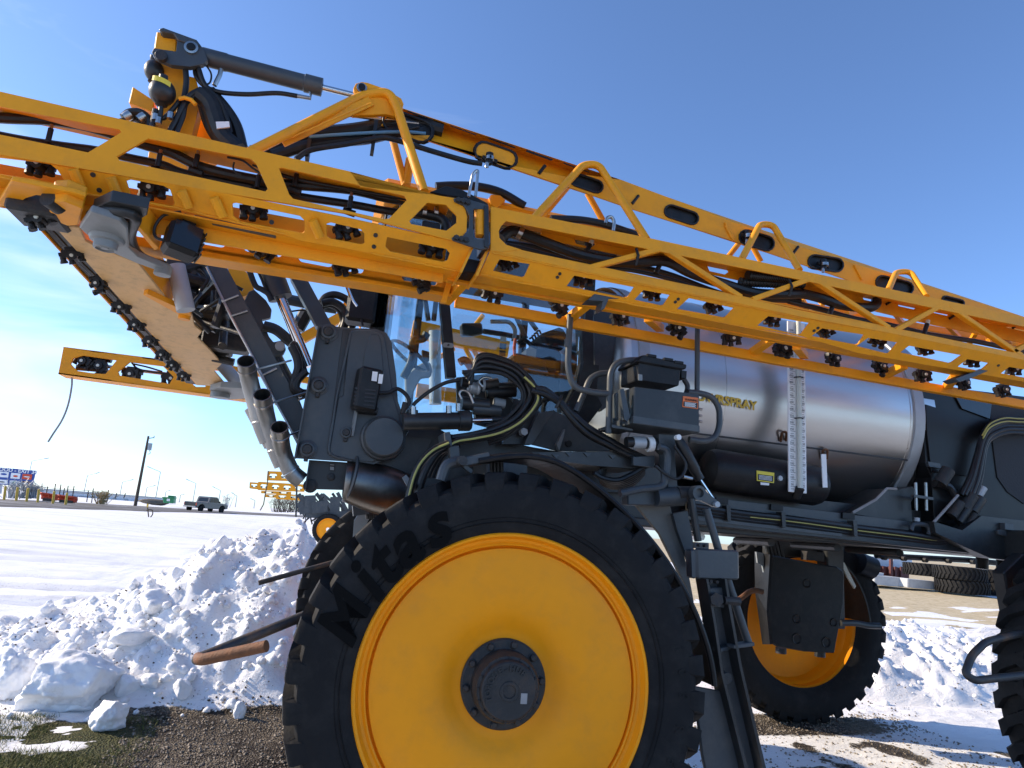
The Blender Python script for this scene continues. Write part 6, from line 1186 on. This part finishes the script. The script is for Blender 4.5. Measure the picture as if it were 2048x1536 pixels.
# ------------------------------------------------------------------ motor guard in front of the far rear wheel
yQ = 2.55
MG = plateP('motor_guard', 13, [(600, 292), (700, 312), (940, 358), (1078, 378), (1118, 405), (1132, 450), (1126, 640), (1060, 1012), (840, 1000), (640, 965), (600, 940), (575, 700)], yQ, .03, 'black_plastic', SP, bevel=.012)
MG['label'] = 'black moulded motor guard at the far rear wheel'
mb = MB(); A_ = PS(13, [(600, 292), (575, 700), (600, 945)], yQ + .005); B_ = PS(13, [(485, 268), (490, 560), (545, 945)], yQ + .28)
mb.add([*A_, *B_], [(0, 1, 4, 3), (1, 2, 5, 4)], False); o = mb.build('guard_side', 'black_plastic', MG); m = o.modifiers.new('solid', 'SOLIDIFY'); m.thickness = .02
mb = MB(); mb.prism(PS(13, [(485, 270), (600, 292), (598, 440), (540, 420), (530, 370), (495, 350)], yQ + .12), (0, .02, 0)); mb.build('guard_tab', 'light_grey', MG)
for x, y, r in ((855, 500, .045), (780, 760, .045), (1050, 785, .042), (780, 905, .055), (995, 930, .052)): MB().lathe(P(13, x, y, yQ), (0, -1, 0), [(r, -.002), (r * .9, .008), (r * .8, .006), (r * .5, -.006), (0, -.008)], 22).build('guard_dimple', 'black_plastic', MG)
for x, y in ((665, 1000), (950, 1025)): MB().cyl(P(13, x, y - 30, yQ + .1), P(13, x, y + 12, yQ + .1), .05, 12).build('hose_fitting', 'cast_iron', MG)
tubeP('fender_arm', 13, [(1100, 790), (1200, 790), (1300, 808), (1390, 812)], yQ + .05, .03, 'dark_paint', MG); tubeP('copper_pipe', 13, [(250, 630), (350, 620), (430, 565), (480, 552), (530, 562)], 2.4, .025, 'rust', MG)
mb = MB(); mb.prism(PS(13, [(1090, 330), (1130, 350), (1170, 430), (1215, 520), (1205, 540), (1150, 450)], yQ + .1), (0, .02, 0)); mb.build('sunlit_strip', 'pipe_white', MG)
q = catmull([P(13, x, y, 2.75) for x, y in ((1060, 300), (1160, 400), (1240, 520), (1290, 650), (1320, 790))], 4); mb = MB(); mb.ring([[p, p + Vector((0, .5, 0)), p + Vector((.015, .5, .01)), p + Vector((.015, 0, .01))] for p in q], smooth=False); mb.build('rear_fender', 'black_plastic', SP)
MB().cyl(P(13, 1230, 350, 3.0), P(13, 1330, 390, 3.0), .12, 16).build('rear_canister', 'black_plastic', SP); MB().box(P(13, 860, 330, 2.6), P(13, 930, 270, 2.7)).build('clevis', 'cast_iron', MG)
for k in range(5): tubeP('hose', 13, [(520 + 30 * k, 150), (560 + 25 * k, 230), (580 + 25 * k, 320)], 2.7, .02, rs.choice(('hose', 'cast_iron')), MG)
MB().box(P(13, 640, 300, 2.75), P(13, 810, 190, 3.0)).build('axle_block', 'dark_paint', MG, .01)
# ------------------------------------------------------------------ crop guards in front of the wheels
def guard(pts, r, label):
    o = MB().tube(bend(pts, .05, 5), r, 14).build('crop_guard', 'guard_steel', SP); o['label'] = label; return o
g_o = guard([P(0, 680, 1205, .40), P(0, 610, 1231, .30), P(0, 392, 1319, .10), P(0, 400, 1318, .06)], .0235, 'bent guard rod in front of the near front wheel, rusty at its free end')
MB().tube(bend([P(0, 396, 1316, .10), P(0, 402, 1320, .02), P(0, 533, 1292, -.10)], .03), .0240, 14).build('guard_end', 'rust', g_o)
guard([P(0, 690, 1118, 3.0), P(0, 517, 1166, 2.85)], .021, 'straight dark guard rod at the far front wheel')
guard([P(8, 1760, 925, .3), P(8, 1640, 938, .2), P(8, 1505, 970, .12), P(8, 1440, 1032, .08), P(8, 1410, 1115, .06), P(8, 1455, 1145, .04), P(8, 1760, 1110, .05)], .022, 'bent guard rod in front of the rear wheel')
# ------------------------------------------------------------------ background
def onground(X, Y):
    r = ray(X, Y); t = 4.
    while t < 900:
        p = CAM + r * t / r.length
        if p.z <= base(p.x, p.y): return p
        t += .25
    return CAM + r * 400 / r.length
# road
e0, e1 = onground(0, 1014), onground(560, 1033); dr = (e1 - e0); dr.z = 0; dr.normalize(); nr = Vector((-dr.y, dr.x, 0))
if nr.y < 0: nr = -nr
pmat('road', (.115, .105, .095), .9, var=.35, scale=.8, dirt=(.55, .55, .56), dirt_amt=.55, dscale=.35, stretch=(1, 1, 1))
mb = MB(); st = []
for k in range(-30, 90):
    p = e0 + dr * k * 3.0; st.append([Vector((q.x, q.y, base(q.x, q.y) + .06 + (.02 if 0 < w < 13 else -.1))) for w in (0, .6, 6, 12.4, 13) for q in (p + nr * (w + .4 * noise.noise((k * .3, w, 0))),)])
mb.ring(st, close=False, caps=False); tag(mb.build('road', 'road'), 'grey slushy road beyond the snow field', 'road', kind='structure')
# utility pole
pb = onground(270, 1013); pt = P(0, 297, 872, pb.y); UP = empty('utility_pole', pb); tag(UP, 'leaning wooden utility pole with a grey transformer', 'pole')
d = pt - pb; MB().tube([(0, 0, -.5), d], .20, 12, r1=.12).build('shaft', 'wood', UP); s_ = d.length / 9.5
MB().cyl(d * .80 + Vector((.42, 0, 0)) * s_, d * .90 + Vector((.42, 0, 0)) * s_, .26 * s_, 14).build('transformer', 'galv', UP); MB().beam(d * .965, d * .975 + Vector((.75, 0, .1)) * s_, .09, .09).build('cross_arm', 'wood', UP)
MB().cyl(d * .97 + Vector((.7, 0, .05)) * s_, d * .985 + Vector((.7, 0, .25)) * s_, .06, 8).build('insulator', 'galv', UP); MB().tube([d * .8 + Vector((.4, 0, 0)), d * .77 + Vector((.55, 0, -.1)), d * .74 + Vector((.3, 0, 0))], .035, 6, 4, True).build('cable', 'hose', UP)
# street lamps
LM = [(64, 922, 98, 916, 170, 'street lamp rising behind the blue sign'), (175, 951, 199, 945, 230, 'street lamp behind the fence left of the wooden pole'), (245, 964, 267, 959, 270, 'street lamp next left of the wooden pole'), (294, 975, 311, 971, 330, 'short looking street lamp just right of the wooden pole'), (321, 944, 295, 933, 200, 'tallest looking street lamp right of the wooden pole'),
      (392, 967, 372, 958, 240, 'street lamp behind the cab of the pickup'), (441, 981, 425, 973, 320, 'street lamp right of the pickup bonnet'), (474, 992, 463, 985, 380, 'street lamp second right of the pickup'), (332, 983, 341, 980, 420, 'tiny street lamp above the green dumpster'), (361, 990, 369, 988, 450, 'tiny street lamp between dumpster and pickup'), (510, 1001, 501, 997, 430, 'small street lamp left of the parked sprayers')]
for X, Y, X2, Y2, D, lb in LM:
    t = P(0, X, Y, D); a = P(0, X2, Y2, D); b = Vector((t.x, t.y, base(t.x, t.y) - 1)); o = empty('street_lamp', b); tag(o, lb, 'street lamp', 'street lamps along the far road')
    r = .10 * D / 220; MB().tube([(0, 0, 0), t - b], r * 1.3, 8, r1=r).build('pole', 'galv', o); MB().tube([t - b, t.lerp(a, .8) - b], r * .8, 6).build('arm', 'galv', o); MB().beam(t.lerp(a, .72) - b, a - b, r * 5, r * 2).build('lamp_head', 'galv', o)
# blue sign
yS = 118.; SG = empty('highway_sign', P(14, 130, 480, yS)); tag(SG, 'blue services sign with rows of logo panels at the left edge', 'sign')
so = SG.location
def sbox(name, pts, dy, mat, t=.1):
    mb = MB(); mb.prism([p - so for p in PS(14, pts, yS + dy)], (0, t, 0)); return mb.build(name, mat, SG)
sbox('panel', [(-60, 300), (293, 332), (262, 466), (-60, 442)], 0, 'blue_sign', .25)
for pts, m in (([(-50, 336), (73, 346), (66, 390), (-50, 382)], 'white_print'), ([(92, 350), (168, 357), (160, 402), (84, 396)], 'white_print'), ([(186, 359), (264, 365), (256, 408), (178, 402)], 'red'), ([(-50, 402), (64, 410), (60, 442), (-50, 436)], 'white_print'), ([(82, 412), (156, 418), (150, 456), (76, 450)], 'white_print'), ([(174, 416), (246, 421), (242, 460), (168, 455)], 'container')): sbox('logo_panel', pts, -.08, m, .06)
mb = MB(); ux = P(14, 200, 340, yS) - P(14, 60, 327, yS); put_text(mb, 'FOOD - EXIT 34', P(14, 138, 334, yS - .06) - so, ux, (0, 0, 1), .78, .01, .02); mb.build('lettering', 'white_print', SG)
for v_, m in (((30, 362, 26, 9), 'blue_sign'), ((126, 378, 20, 9), 'red'), ((112, 432, 13, 14), 'green'), ((220, 384, 28, 5), 'white_print'), ((206, 440, 28, 5), 'white_print'), ((10, 425, 30, 5), 'dark_glass')):
    c = P(14, v_[0], v_[1], yS - .12) - so; k = (P(14, 100, 400, yS) - P(14, 0, 400, yS)).length / 100
    mb = MB(); mb.prism([c + Vector((math.cos(t) * v_[2] * k, 0, math.sin(t) * v_[3] * k)) for t in np.linspace(0, 6.28, 17)[:-1]], (0, .03, 0)); mb.build('logo', m, SG)
for x in (8, 250): MB().beam(P(14, x, 440, yS + .3) - so, P(14, x - 12, 560, yS + .3) - so, .3, .3, (0, 1, 0)).build('post', 'galv', SG)
# bollards, red plough blades, fence
for k, (x, y0_, y1_) in enumerate(((45, 465, 560), (145, 475, 562), (230, 480, 566), (320, 490, 578), (445, 505, 586), (550, 520, 592))):
    p1 = P(14, x, y0_, 66); p0 = P(14, x - 8, y1_, 66); o = empty('bollard', p0); h = (p1 - p0); names = ('leftmost', 'second from left', 'third from left', 'fourth from left', 'fifth from left', 'rightmost')
    tag(o, 'yellow steel bollard beside the road, ' + names[k] + ' of six', 'bollard', 'yellow bollards along the road'); MB().cyl((0, 0, -.3), h, .10, 12).build('post', 'bollard_yellow', o); MB().lathe(h, (0, 0, 1), [(.10, 0), (.08, .05), (0, .07)], 12).build('cap', 'bollard_yellow', o)
for k, (pts, y, lb) in enumerate((([(328, 508), (470, 528), (468, 580), (335, 565)], 69, 'red snowplough blade behind the bollards, left one'), ([(468, 528), (636, 548), (628, 596), (470, 578)], 69.6, 'red snowplough blade behind the bollards, right one'))):
    q = PS(14, pts, y); c = sum(q, Vector()) / 4; o = empty('plough_blade', c); tag(o, lb, 'plough', 'red plough blades'); q = [p - c for p in q]; mb = MB()
    mb.ring([[q[0].lerp(q[1], t), q[0].lerp(q[1], t) * .5 + q[3].lerp(q[2], t) * .5 + Vector((0, .25, 0)), q[3].lerp(q[2], t)] for t in np.linspace(0, 1, 5)], close=False, caps=False); b = mb.build('blade', 'red', o); b.modifiers.new('s', 'SOLIDIFY').thickness = .08
    for t in (.15, .5, .85): MB().beam(q[0].lerp(q[1], t) + Vector((0, -.05, 0)), q[3].lerp(q[2], t) + Vector((0, -.05, 0)), .08, .06, (0, 1, 0)).build('rib', 'red', o)
    MB().box(q[3] + Vector((.2, -.2, -.15)), q[2] + Vector((-.3, .5, .15))).build('frame', 'truck_dark', o)
FN = empty('fence', P(14, 500, 560, 78)); tag(FN, 'wire fence with thin posts behind the red plough blades', 'fence'); fo_ = FN.location
fp = [(258, 455, 500), (388, 462, 545), (452, 440, 545), (497, 445, 540), (527, 475, 545), (556, 455, 560), (604, 458, 565), (722, 495, 590), (762, 478, 598), (886, 490, 600), (955, 515, 560), (1025, 518, 560)]
for x, a, b in fp: MB().cyl(P(14, x + 3, a, 78) - fo_, P(14, x - 12, b, 78) - fo_, .055, 6).build('post', 'wood', FN)
for dy in (0, 26, 52): MB().tube([P(14, x, y + dy, 78.1) - fo_ for x, y in ((258, 456), (452, 480), (722, 496), (886, 515))], .025, 5).build('rail', 'galv', FN)
# far white building
WB = empty('warehouse', P(14, 700, 560, 190)); tag(WB, 'long low white warehouse on the horizon behind the fence', 'building'); wo = WB.location
mb = MB(); mb.prism([p - wo for p in PS(14, [(240, 478), (800, 520), (1275, 556), (1270, 590), (240, 570)], 190)], (0, 20, 0)); mb.build('wall', 'white_wall', WB); mb = MB(); mb.prism([p - wo for p in PS(14, [(236, 470), (800, 512), (1280, 550), (1276, 558), (240, 480)], 189.6)], (0, 21, 0)); mb.build('roof', 'galv', WB)
for x in range(300, 1250, 90): mb = MB(); mb.prism([p - wo for p in PS(14, [(x, 515 + (x - 300) * .066), (x + 22, 517 + (x - 300) * .066), (x + 22, 548 + (x - 300) * .05), (x, 547 + (x - 300) * .05)], 189.8)], (0, .3, 0)); mb.build('dock_door', 'galv', WB)
# dumpster
gd = P(14, 1380, 600, 120); DU = empty('dumpster', gd); tag(DU, 'green dumpster with a raised rear half left of the pickup', 'dumpster')
mb = MB(); mb.prism([p - gd for p in PS(14, [(1332, 552), (1425, 556), (1420, 602), (1338, 596)], 120)], (0, 2, 0)); mb.build('bin', 'green', DU, .06); mb = MB(); mb.prism([p - gd for p in PS(14, [(1375, 535), (1430, 540), (1427, 572), (1375, 566)], 121)], (0, 1.5, 0)); mb.build('hopper', 'green', DU, .06); mb = MB(); mb.prism([p - gd for p in PS(14, [(1366, 562), (1392, 564), (1391, 584), (1366, 582)], 119.9)], (0, .05, 0)); mb.build('decal', 'white_print', DU); mb = MB(); mb.prism([p - gd for p in PS(14, [(1328, 548), (1428, 552), (1428, 558), (1328, 554)], 119.7)], (0, 2.4, 0)); mb.build('lid', 'green', DU)
# shrubs
def shrub(name, c, n, h, w, mat, label, th=.02, grp='bare shrubs by the road'):
    rs = random.Random(hash(label) % 999 if 0 else len(label) * 7 + n); mb = MB()
    for k in range(n):
        a = rs.uniform(0, 6.28); b = Vector((math.cos(a), math.sin(a), 0)) * rs.uniform(0, w * .35); t = b * rs.uniform(1.2, 2.8) + Vector((rs.uniform(-.2, .2) * w, rs.uniform(-.2, .2) * w, h * rs.uniform(.5, 1))); m_ = b.lerp(t, .5) + Vector((rs.uniform(-.1, .1) * w, 0, .1 * h))
        mb.tube([b, m_, t], th, 4, r1=th * .4)
        for j in range(3): mb.tube([m_.lerp(t, rs.random()), m_.lerp(t, rs.random()) + Vector((rs.uniform(-.3, .3) * w, rs.uniform(-.3, .3) * w, rs.uniform(.05, .35) * h))], th * .6, 3, r1=th * .2)
    o = empty(name, c); tag(o, label, 'shrub', grp); mb.build('twigs', mat, o); return o
pmat('straw', (.36, .27, .13), .9, var=.3)
shrub('bush', P(14, 830, 608, 74), 60, 1.3, 1.6, 'straw', 'dry tan bush at the right end of the fence', .03)
for k, (x, w_, lb) in enumerate(((90, 1.6, 'frosty grey bush below the blue sign'), (190, 1.6, 'frosty grey bush between the second and third bollard'), (270, 1.2, 'small frosty bush left of the red plough blades'))): shrub('bush', P(14, x, 560, 72), 46, 1.6, w_ * 1.3, 'galv', lb, .035)
for k, (x, lb) in enumerate(((500, 'bare leafless shrub under the parked boom tips, left one'), (590, 'bare leafless shrub under the parked boom tips, middle one'), (680, 'bare leafless shrub under the parked boom tips, right one'), (770, 'bare leafless shrub beside the dark hanging strap'))): shrub('bush', P(15, x, 850, 100), 34, 2.3, 2.2, 'twig', lb, .035)
shrub('bush', P(14, 1850, 635, 130), 16, 2.4, 2.0, 'galv', 'thin frosted sapling right of the pickup', .05)
o = MB(); vs, fs = rock((2.6, 1.5, .45), 77, 3, .3); o.add(vs, fs, True); tag(o.build('soil_mound', 'twig', loc=P(14, 1290, 592, 125), smooth_angle=180), 'low dark soil heap left of the green dumpster', 'soil heap')
# marker stake on the snow
sp = onground(298, 1034); ST = empty('marker_stake', sp); tag(ST, 'thin stake with a yellow tip and bent loop on the snow', 'stake'); k = (sp - CAM).length / FPX
MB().cyl((0, 0, -.1), P(14, 1206, 600, sp.y) - sp, 1.1 * k, 6).build('stick', 'wood', ST); MB().cyl(P(14, 1206, 632, sp.y - .02) - sp, P(14, 1212, 605, sp.y - .02) - sp, 1.6 * k, 6).build('tip', 'bollard_yellow', ST); MB().tube([P(14, x, y, sp.y) - sp for x, y in ((1200, 660), (1225, 652), (1248, 660), (1250, 690), (1230, 718))], 1.0 * k, 6, 4, True).build('loop', 'wood', ST)
# pickup
tp = onground(410, 1024); TD = 88.; tp = P(0, 411, 1024, TD); TR_ = empty('pickup_truck', tp); tag(TR_, 'silver crew cab pickup on the road with its tail towards the viewer', 'truck')
TR_.rotation_euler = (0, 0, R(58)); TR_.scale = (1, 1, 1)
mb = MB()
side = [(-2.75, .55), (-2.78, .95), (-2.72, 1.12), (-.85, 1.12), (-.62, 1.78), (-.45, 1.86), (.55, 1.86), (.75, 1.80), (1.25, 1.20), (2.45, 1.08), (2.72, .95), (2.78, .55), (2.30, .45), (2.25, .62), (2.05, .84), (1.75, .92), (1.45, .84), (1.25, .62), (1.2, .42), (-1.35, .42), (-1.4, .62), (-1.6, .84), (-1.9, .92), (-2.2, .84), (-2.4, .62), (-2.45, .5)]
mb.prism([(x, -.93, z) for x, z in side], (0, 1.86, 0)); mb.build('body', 'truck_silver', TR_, .05)
mb = MB(); mb.box((-2.68, -.82, 1.0), (-.95, .82, 1.125)); mb.build('bed', 'truck_dark', TR_); MB().box((-2.80, -.80, .62), (-2.775, .80, 1.05)).build('tailgate', 'truck_dark', TR_, .02); MB().box((-2.95, -.9, .48), (-2.78, .9, .62)).build('bumper', 'galv', TR_, .03)
for sy in (-1, 1):
    for pts in ([(-.62, 1.2), (-.52, 1.68), (-.05, 1.74), (-.05, 1.2)], [(.03, 1.2), (.03, 1.74), (.55, 1.74), (.70, 1.68), (1.05, 1.22)]): mb = MB(); mb.prism([(x, sy * .935, z) for x, z in pts], (0, sy * .012, 0)); mb.build('side_window', 'dark_glass', TR_)
    MB().box((-2.80, sy * .84 - .06, .72), (-2.77, sy * .84 + .06, 1.04)).build('tail_light', 'red', TR_); MB().box((1.0, sy * 1.0 - .08, 1.2), (1.12, sy * 1.0 + .08, 1.36)).build('mirror', 'truck_dark', TR_, .03)
    for x in (-1.9, 1.75): w = MB(); w.lathe((x, sy * .70, .38), (0, sy, 0), [(.2, 0), (.36, .01), (.39, .06), (.39, .22), (.35, .25), (.22, .24), (.20, .20), (0, .19)], 24); w.build('wheel', 'rubber', TR_)
mb = MB(); mb.prism([(-.80, -.72, 1.25), (-.80, .72, 1.25), (-.64, .66, 1.70), (-.64, -.66, 1.70)], (-.012, 0, .004)); mb.build('rear_window', 'dark_glass', TR_)
# parked sprayers
def parked(D, tips, label, wheel, body):
    c = P(15, 1000, 1000, D); c.z = base(c.x, c.y); o = empty('parked_sprayer', c); tag(o, label, 'sprayer', 'sprayers parked in a row behind the snow bank'); rs = random.Random(int(D))
    for pts in tips:
        (x0, y0_), (x1, y1_), (x2, y2), (x3, y3) = pts; hl = []; w = x1 - x0; n = max(1, int(w / 150))
        for k in range(n):
            a, b = (k + .18) / n, (k + .84) / n; T = lambda t, s_: (x0 + (x1 - x0) * t + (x3 - x0) * s_, y0_ + (y1_ - y0_) * t + (y3 - y0_) * s_); hl.append([T(a, .5), T(a + .03, .28), T(b - .04, .28), T(b, .4), T(b - .05, .72), T(a + .03, .72)])
        mb = MB(); mb.prism([p - c for p in PS(15, pts, D)], (0, .12, 0), [[p - c for p in PS(15, h, D)] for h in hl]); q = mb.build('boom_tip', 'yellow', o)
        for k in range(n * 2): t = (k + .5) / (n * 2); p = P(15, x0 + w * t, y0_ + (y1_ - y0_) * t + (y3 - y0_) * .62, D + .1) - c; MB().box(p + Vector((-.09, -.03, -.04)), p + Vector((.09, .05, .06))).build('nozzle_body', 'black_plastic', o)
    for (x0, y0_, x1, y1_, r) in body: MB().beam(P(15, x0, y0_, D + .3) - c, P(15, x1, y1_, D + .3) - c, r * 1.4, r, (0, 1, 0)).build('linkage_arm', rs.choice(('dark_paint', 'grey_paint', 'grey_paint')), o)
    for k in range(16): x, y = rs.uniform(*wheel[2]), rs.uniform(620, 860); p = P(15, x, y, D + .8) - c; MB().tube([p, p + Vector((rs.uniform(-.4, .4), 0, -.4)), p + Vector((rs.uniform(-.5, .5), 0, -.9))], .05, 6, 4, True).build('hose', 'hose', o)
    if wheel[0]:
        wc = P(15, wheel[0], wheel[1], D - .5) - c
        for nm in ('tyre', 'rim'):
            src = next(ch for ch in WF.children if ch.name.split('.')[0] == nm); q = src.copy(); COL.objects.link(q); q.parent = o; q.location = wc; q.rotation_euler = (0, 0, R(-14))
    return o
parked(43., [[(375, 288), (860, 300), (860, 432), (362, 415)], [(248, 432), (880, 470), (880, 572), (245, 548)]], 'nearest parked sprayer with one yellow wheel showing', (1195, 1085, (950, 1450)), [(1040, 590, 1270, 900, .16), (1330, 580, 1480, 870, .16), (800, 600, 960, 860, .18), (1260, 590, 1450, 870, .12), (1130, 600, 1270, 720, .12), (900, 870, 1500, 890, .35), (960, 620, 960, 860, .5), (1080, 700, 1090, 860, .7), (1560, 590, 1560, 900, .55), (1300, 640, 1290, 880, .45)])
o = parked(54., [[(132, 438), (256, 446), (252, 540), (128, 524)], [(290, 556), (700, 570), (700, 606), (286, 592)], [(345, 602), (500, 606), (496, 652), (340, 644)]], 'second parked sprayer with boom tip reaching furthest left', (0, 0, (850, 1200)), [(840, 620, 1000, 860, .2), (1100, 600, 1300, 860, .2), (870, 740, 950, 870, .7)])
parked(66., [[(492, 598), (830, 612), (830, 692), (488, 668)]], 'farthest parked sprayer with boom low behind the others', (0, 0, (800, 1000)), [(800, 620, 940, 850, .25), (850, 700, 900, 860, .8)])
sp = P(15, 385, 290, 42.5); STp = MB().tube([P(15, x, y, 42.5) for x, y in ((388, 285), (375, 450), (345, 600), (322, 740), (275, 825))], .035, 6).build('hanging_strap', 'wood'); tag(STp, 'thin dark strap hanging from a parked boom tip', 'strap')
MB_ = MB().cyl(P(15, 778, 410, 41), P(15, 763, 915, 41), .055, 8).build('marker_post', 'truck_dark'); tag(MB_, 'thin black upright post in front of the parked sprayers', 'post')
# ------------------------------------------------------------------ tyre stack and blocks under the machine at the right
def lying(v, x, y, D, r, t, lb):
    src = next(ch for ch in WF.children if ch.name.split('.')[0] == 'tyre'); p = P(v, x, y, D); o = empty('tractor_tyre', p - Vector((0, 0, t / 2))); q = src.copy(); COL.objects.link(q); q.name = 'casing'; q.parent = o; q.rotation_euler = (R(90), 0, R(random.uniform(0, 360))); q.scale = (r, t / .4, r); q.location = (0, 0, 0); q.rotation_euler = (R(90), 0, 0); tag(o, lb, 'tyre', 'stacked used tractor tyres'); return o
lying(10, 1215, 1330, 20.6, .95, .52, 'used tractor tyre on the left of the upper row'); lying(10, 1430, 1353, 18.8, .95, .52, 'used tractor tyre in the middle of the upper row'); lying(10, 1447, 1443, 18.8, .95, .52, 'used tractor tyre in the middle of the lower row'); lying(10, 1700, 1375, 19.4, .95, .52, 'used tractor tyre on the right of the upper row'); lying(10, 1710, 1462, 19.4, .95, .52, 'used tractor tyre on the right of the lower row')
def block(v, pts, D, dep, mat, name, lb, cat, grp=None):
    q = PS(v, pts, D); c = sum(q, Vector()) / len(q); c.z = min(p.z for p in q); mb = MB(); mb.prism([p - c for p in q], (0, dep, 0)); o = mb.build(name, mat, None, .03, loc=c); tag(o, lb, cat, grp); return o
block(10, [(850, 1368), (1062, 1386), (1060, 1450), (848, 1432)], 20.0, 1.0, 'concrete', 'concrete_block', 'pale concrete block nearest the far rear tyre', 'block', 'concrete blocks'); block(10, [(1076, 1390), (1281, 1410), (1280, 1468), (1074, 1452)], 19.6, 1.0, 'concrete', 'concrete_block', 'pale concrete block touching the tyre stack', 'block', 'concrete blocks')
block(10, [(868, 1350), (918, 1352), (916, 1370), (866, 1368)], 20.4, .5, 'concrete', 'small_block', 'small pale block on top of the left concrete block', 'block')
CT = block(10, [(840, 1298), (1090, 1322), (1090, 1470), (836, 1450)], 23.0, 2.4, 'container', 'shipping_container', 'dark red steel container behind the concrete blocks', 'container')
for x in (870, 910, 950, 990, 1030): mb = MB(); mb.prism([p - CT.location for p in PS(10, [(x, 1308), (x + 14, 1310), (x + 14, 1440), (x, 1440)], 22.9)], (0, .06, 0)); mb.build('rib', 'container', CT)
mb = MB(); mb.prism([p - CT.location for p in PS(10, [(960, 1240), (976, 1242), (978, 1400), (962, 1400)], 22.7)], (0, .1, 0)); mb.build('post', 'container', CT)
for k, pts in enumerate(([(800, 1236), (952, 1246), (952, 1310), (800, 1300)], [(976, 1250), (1110, 1262), (1110, 1322), (976, 1312)])): block(10, pts, 23.4, 2.0, 'white_wall', 'wrapped_bale', ('pale wrapped bale left of the container post', 'pale wrapped bale right of the container post')[k], 'bale', 'wrapped bales')
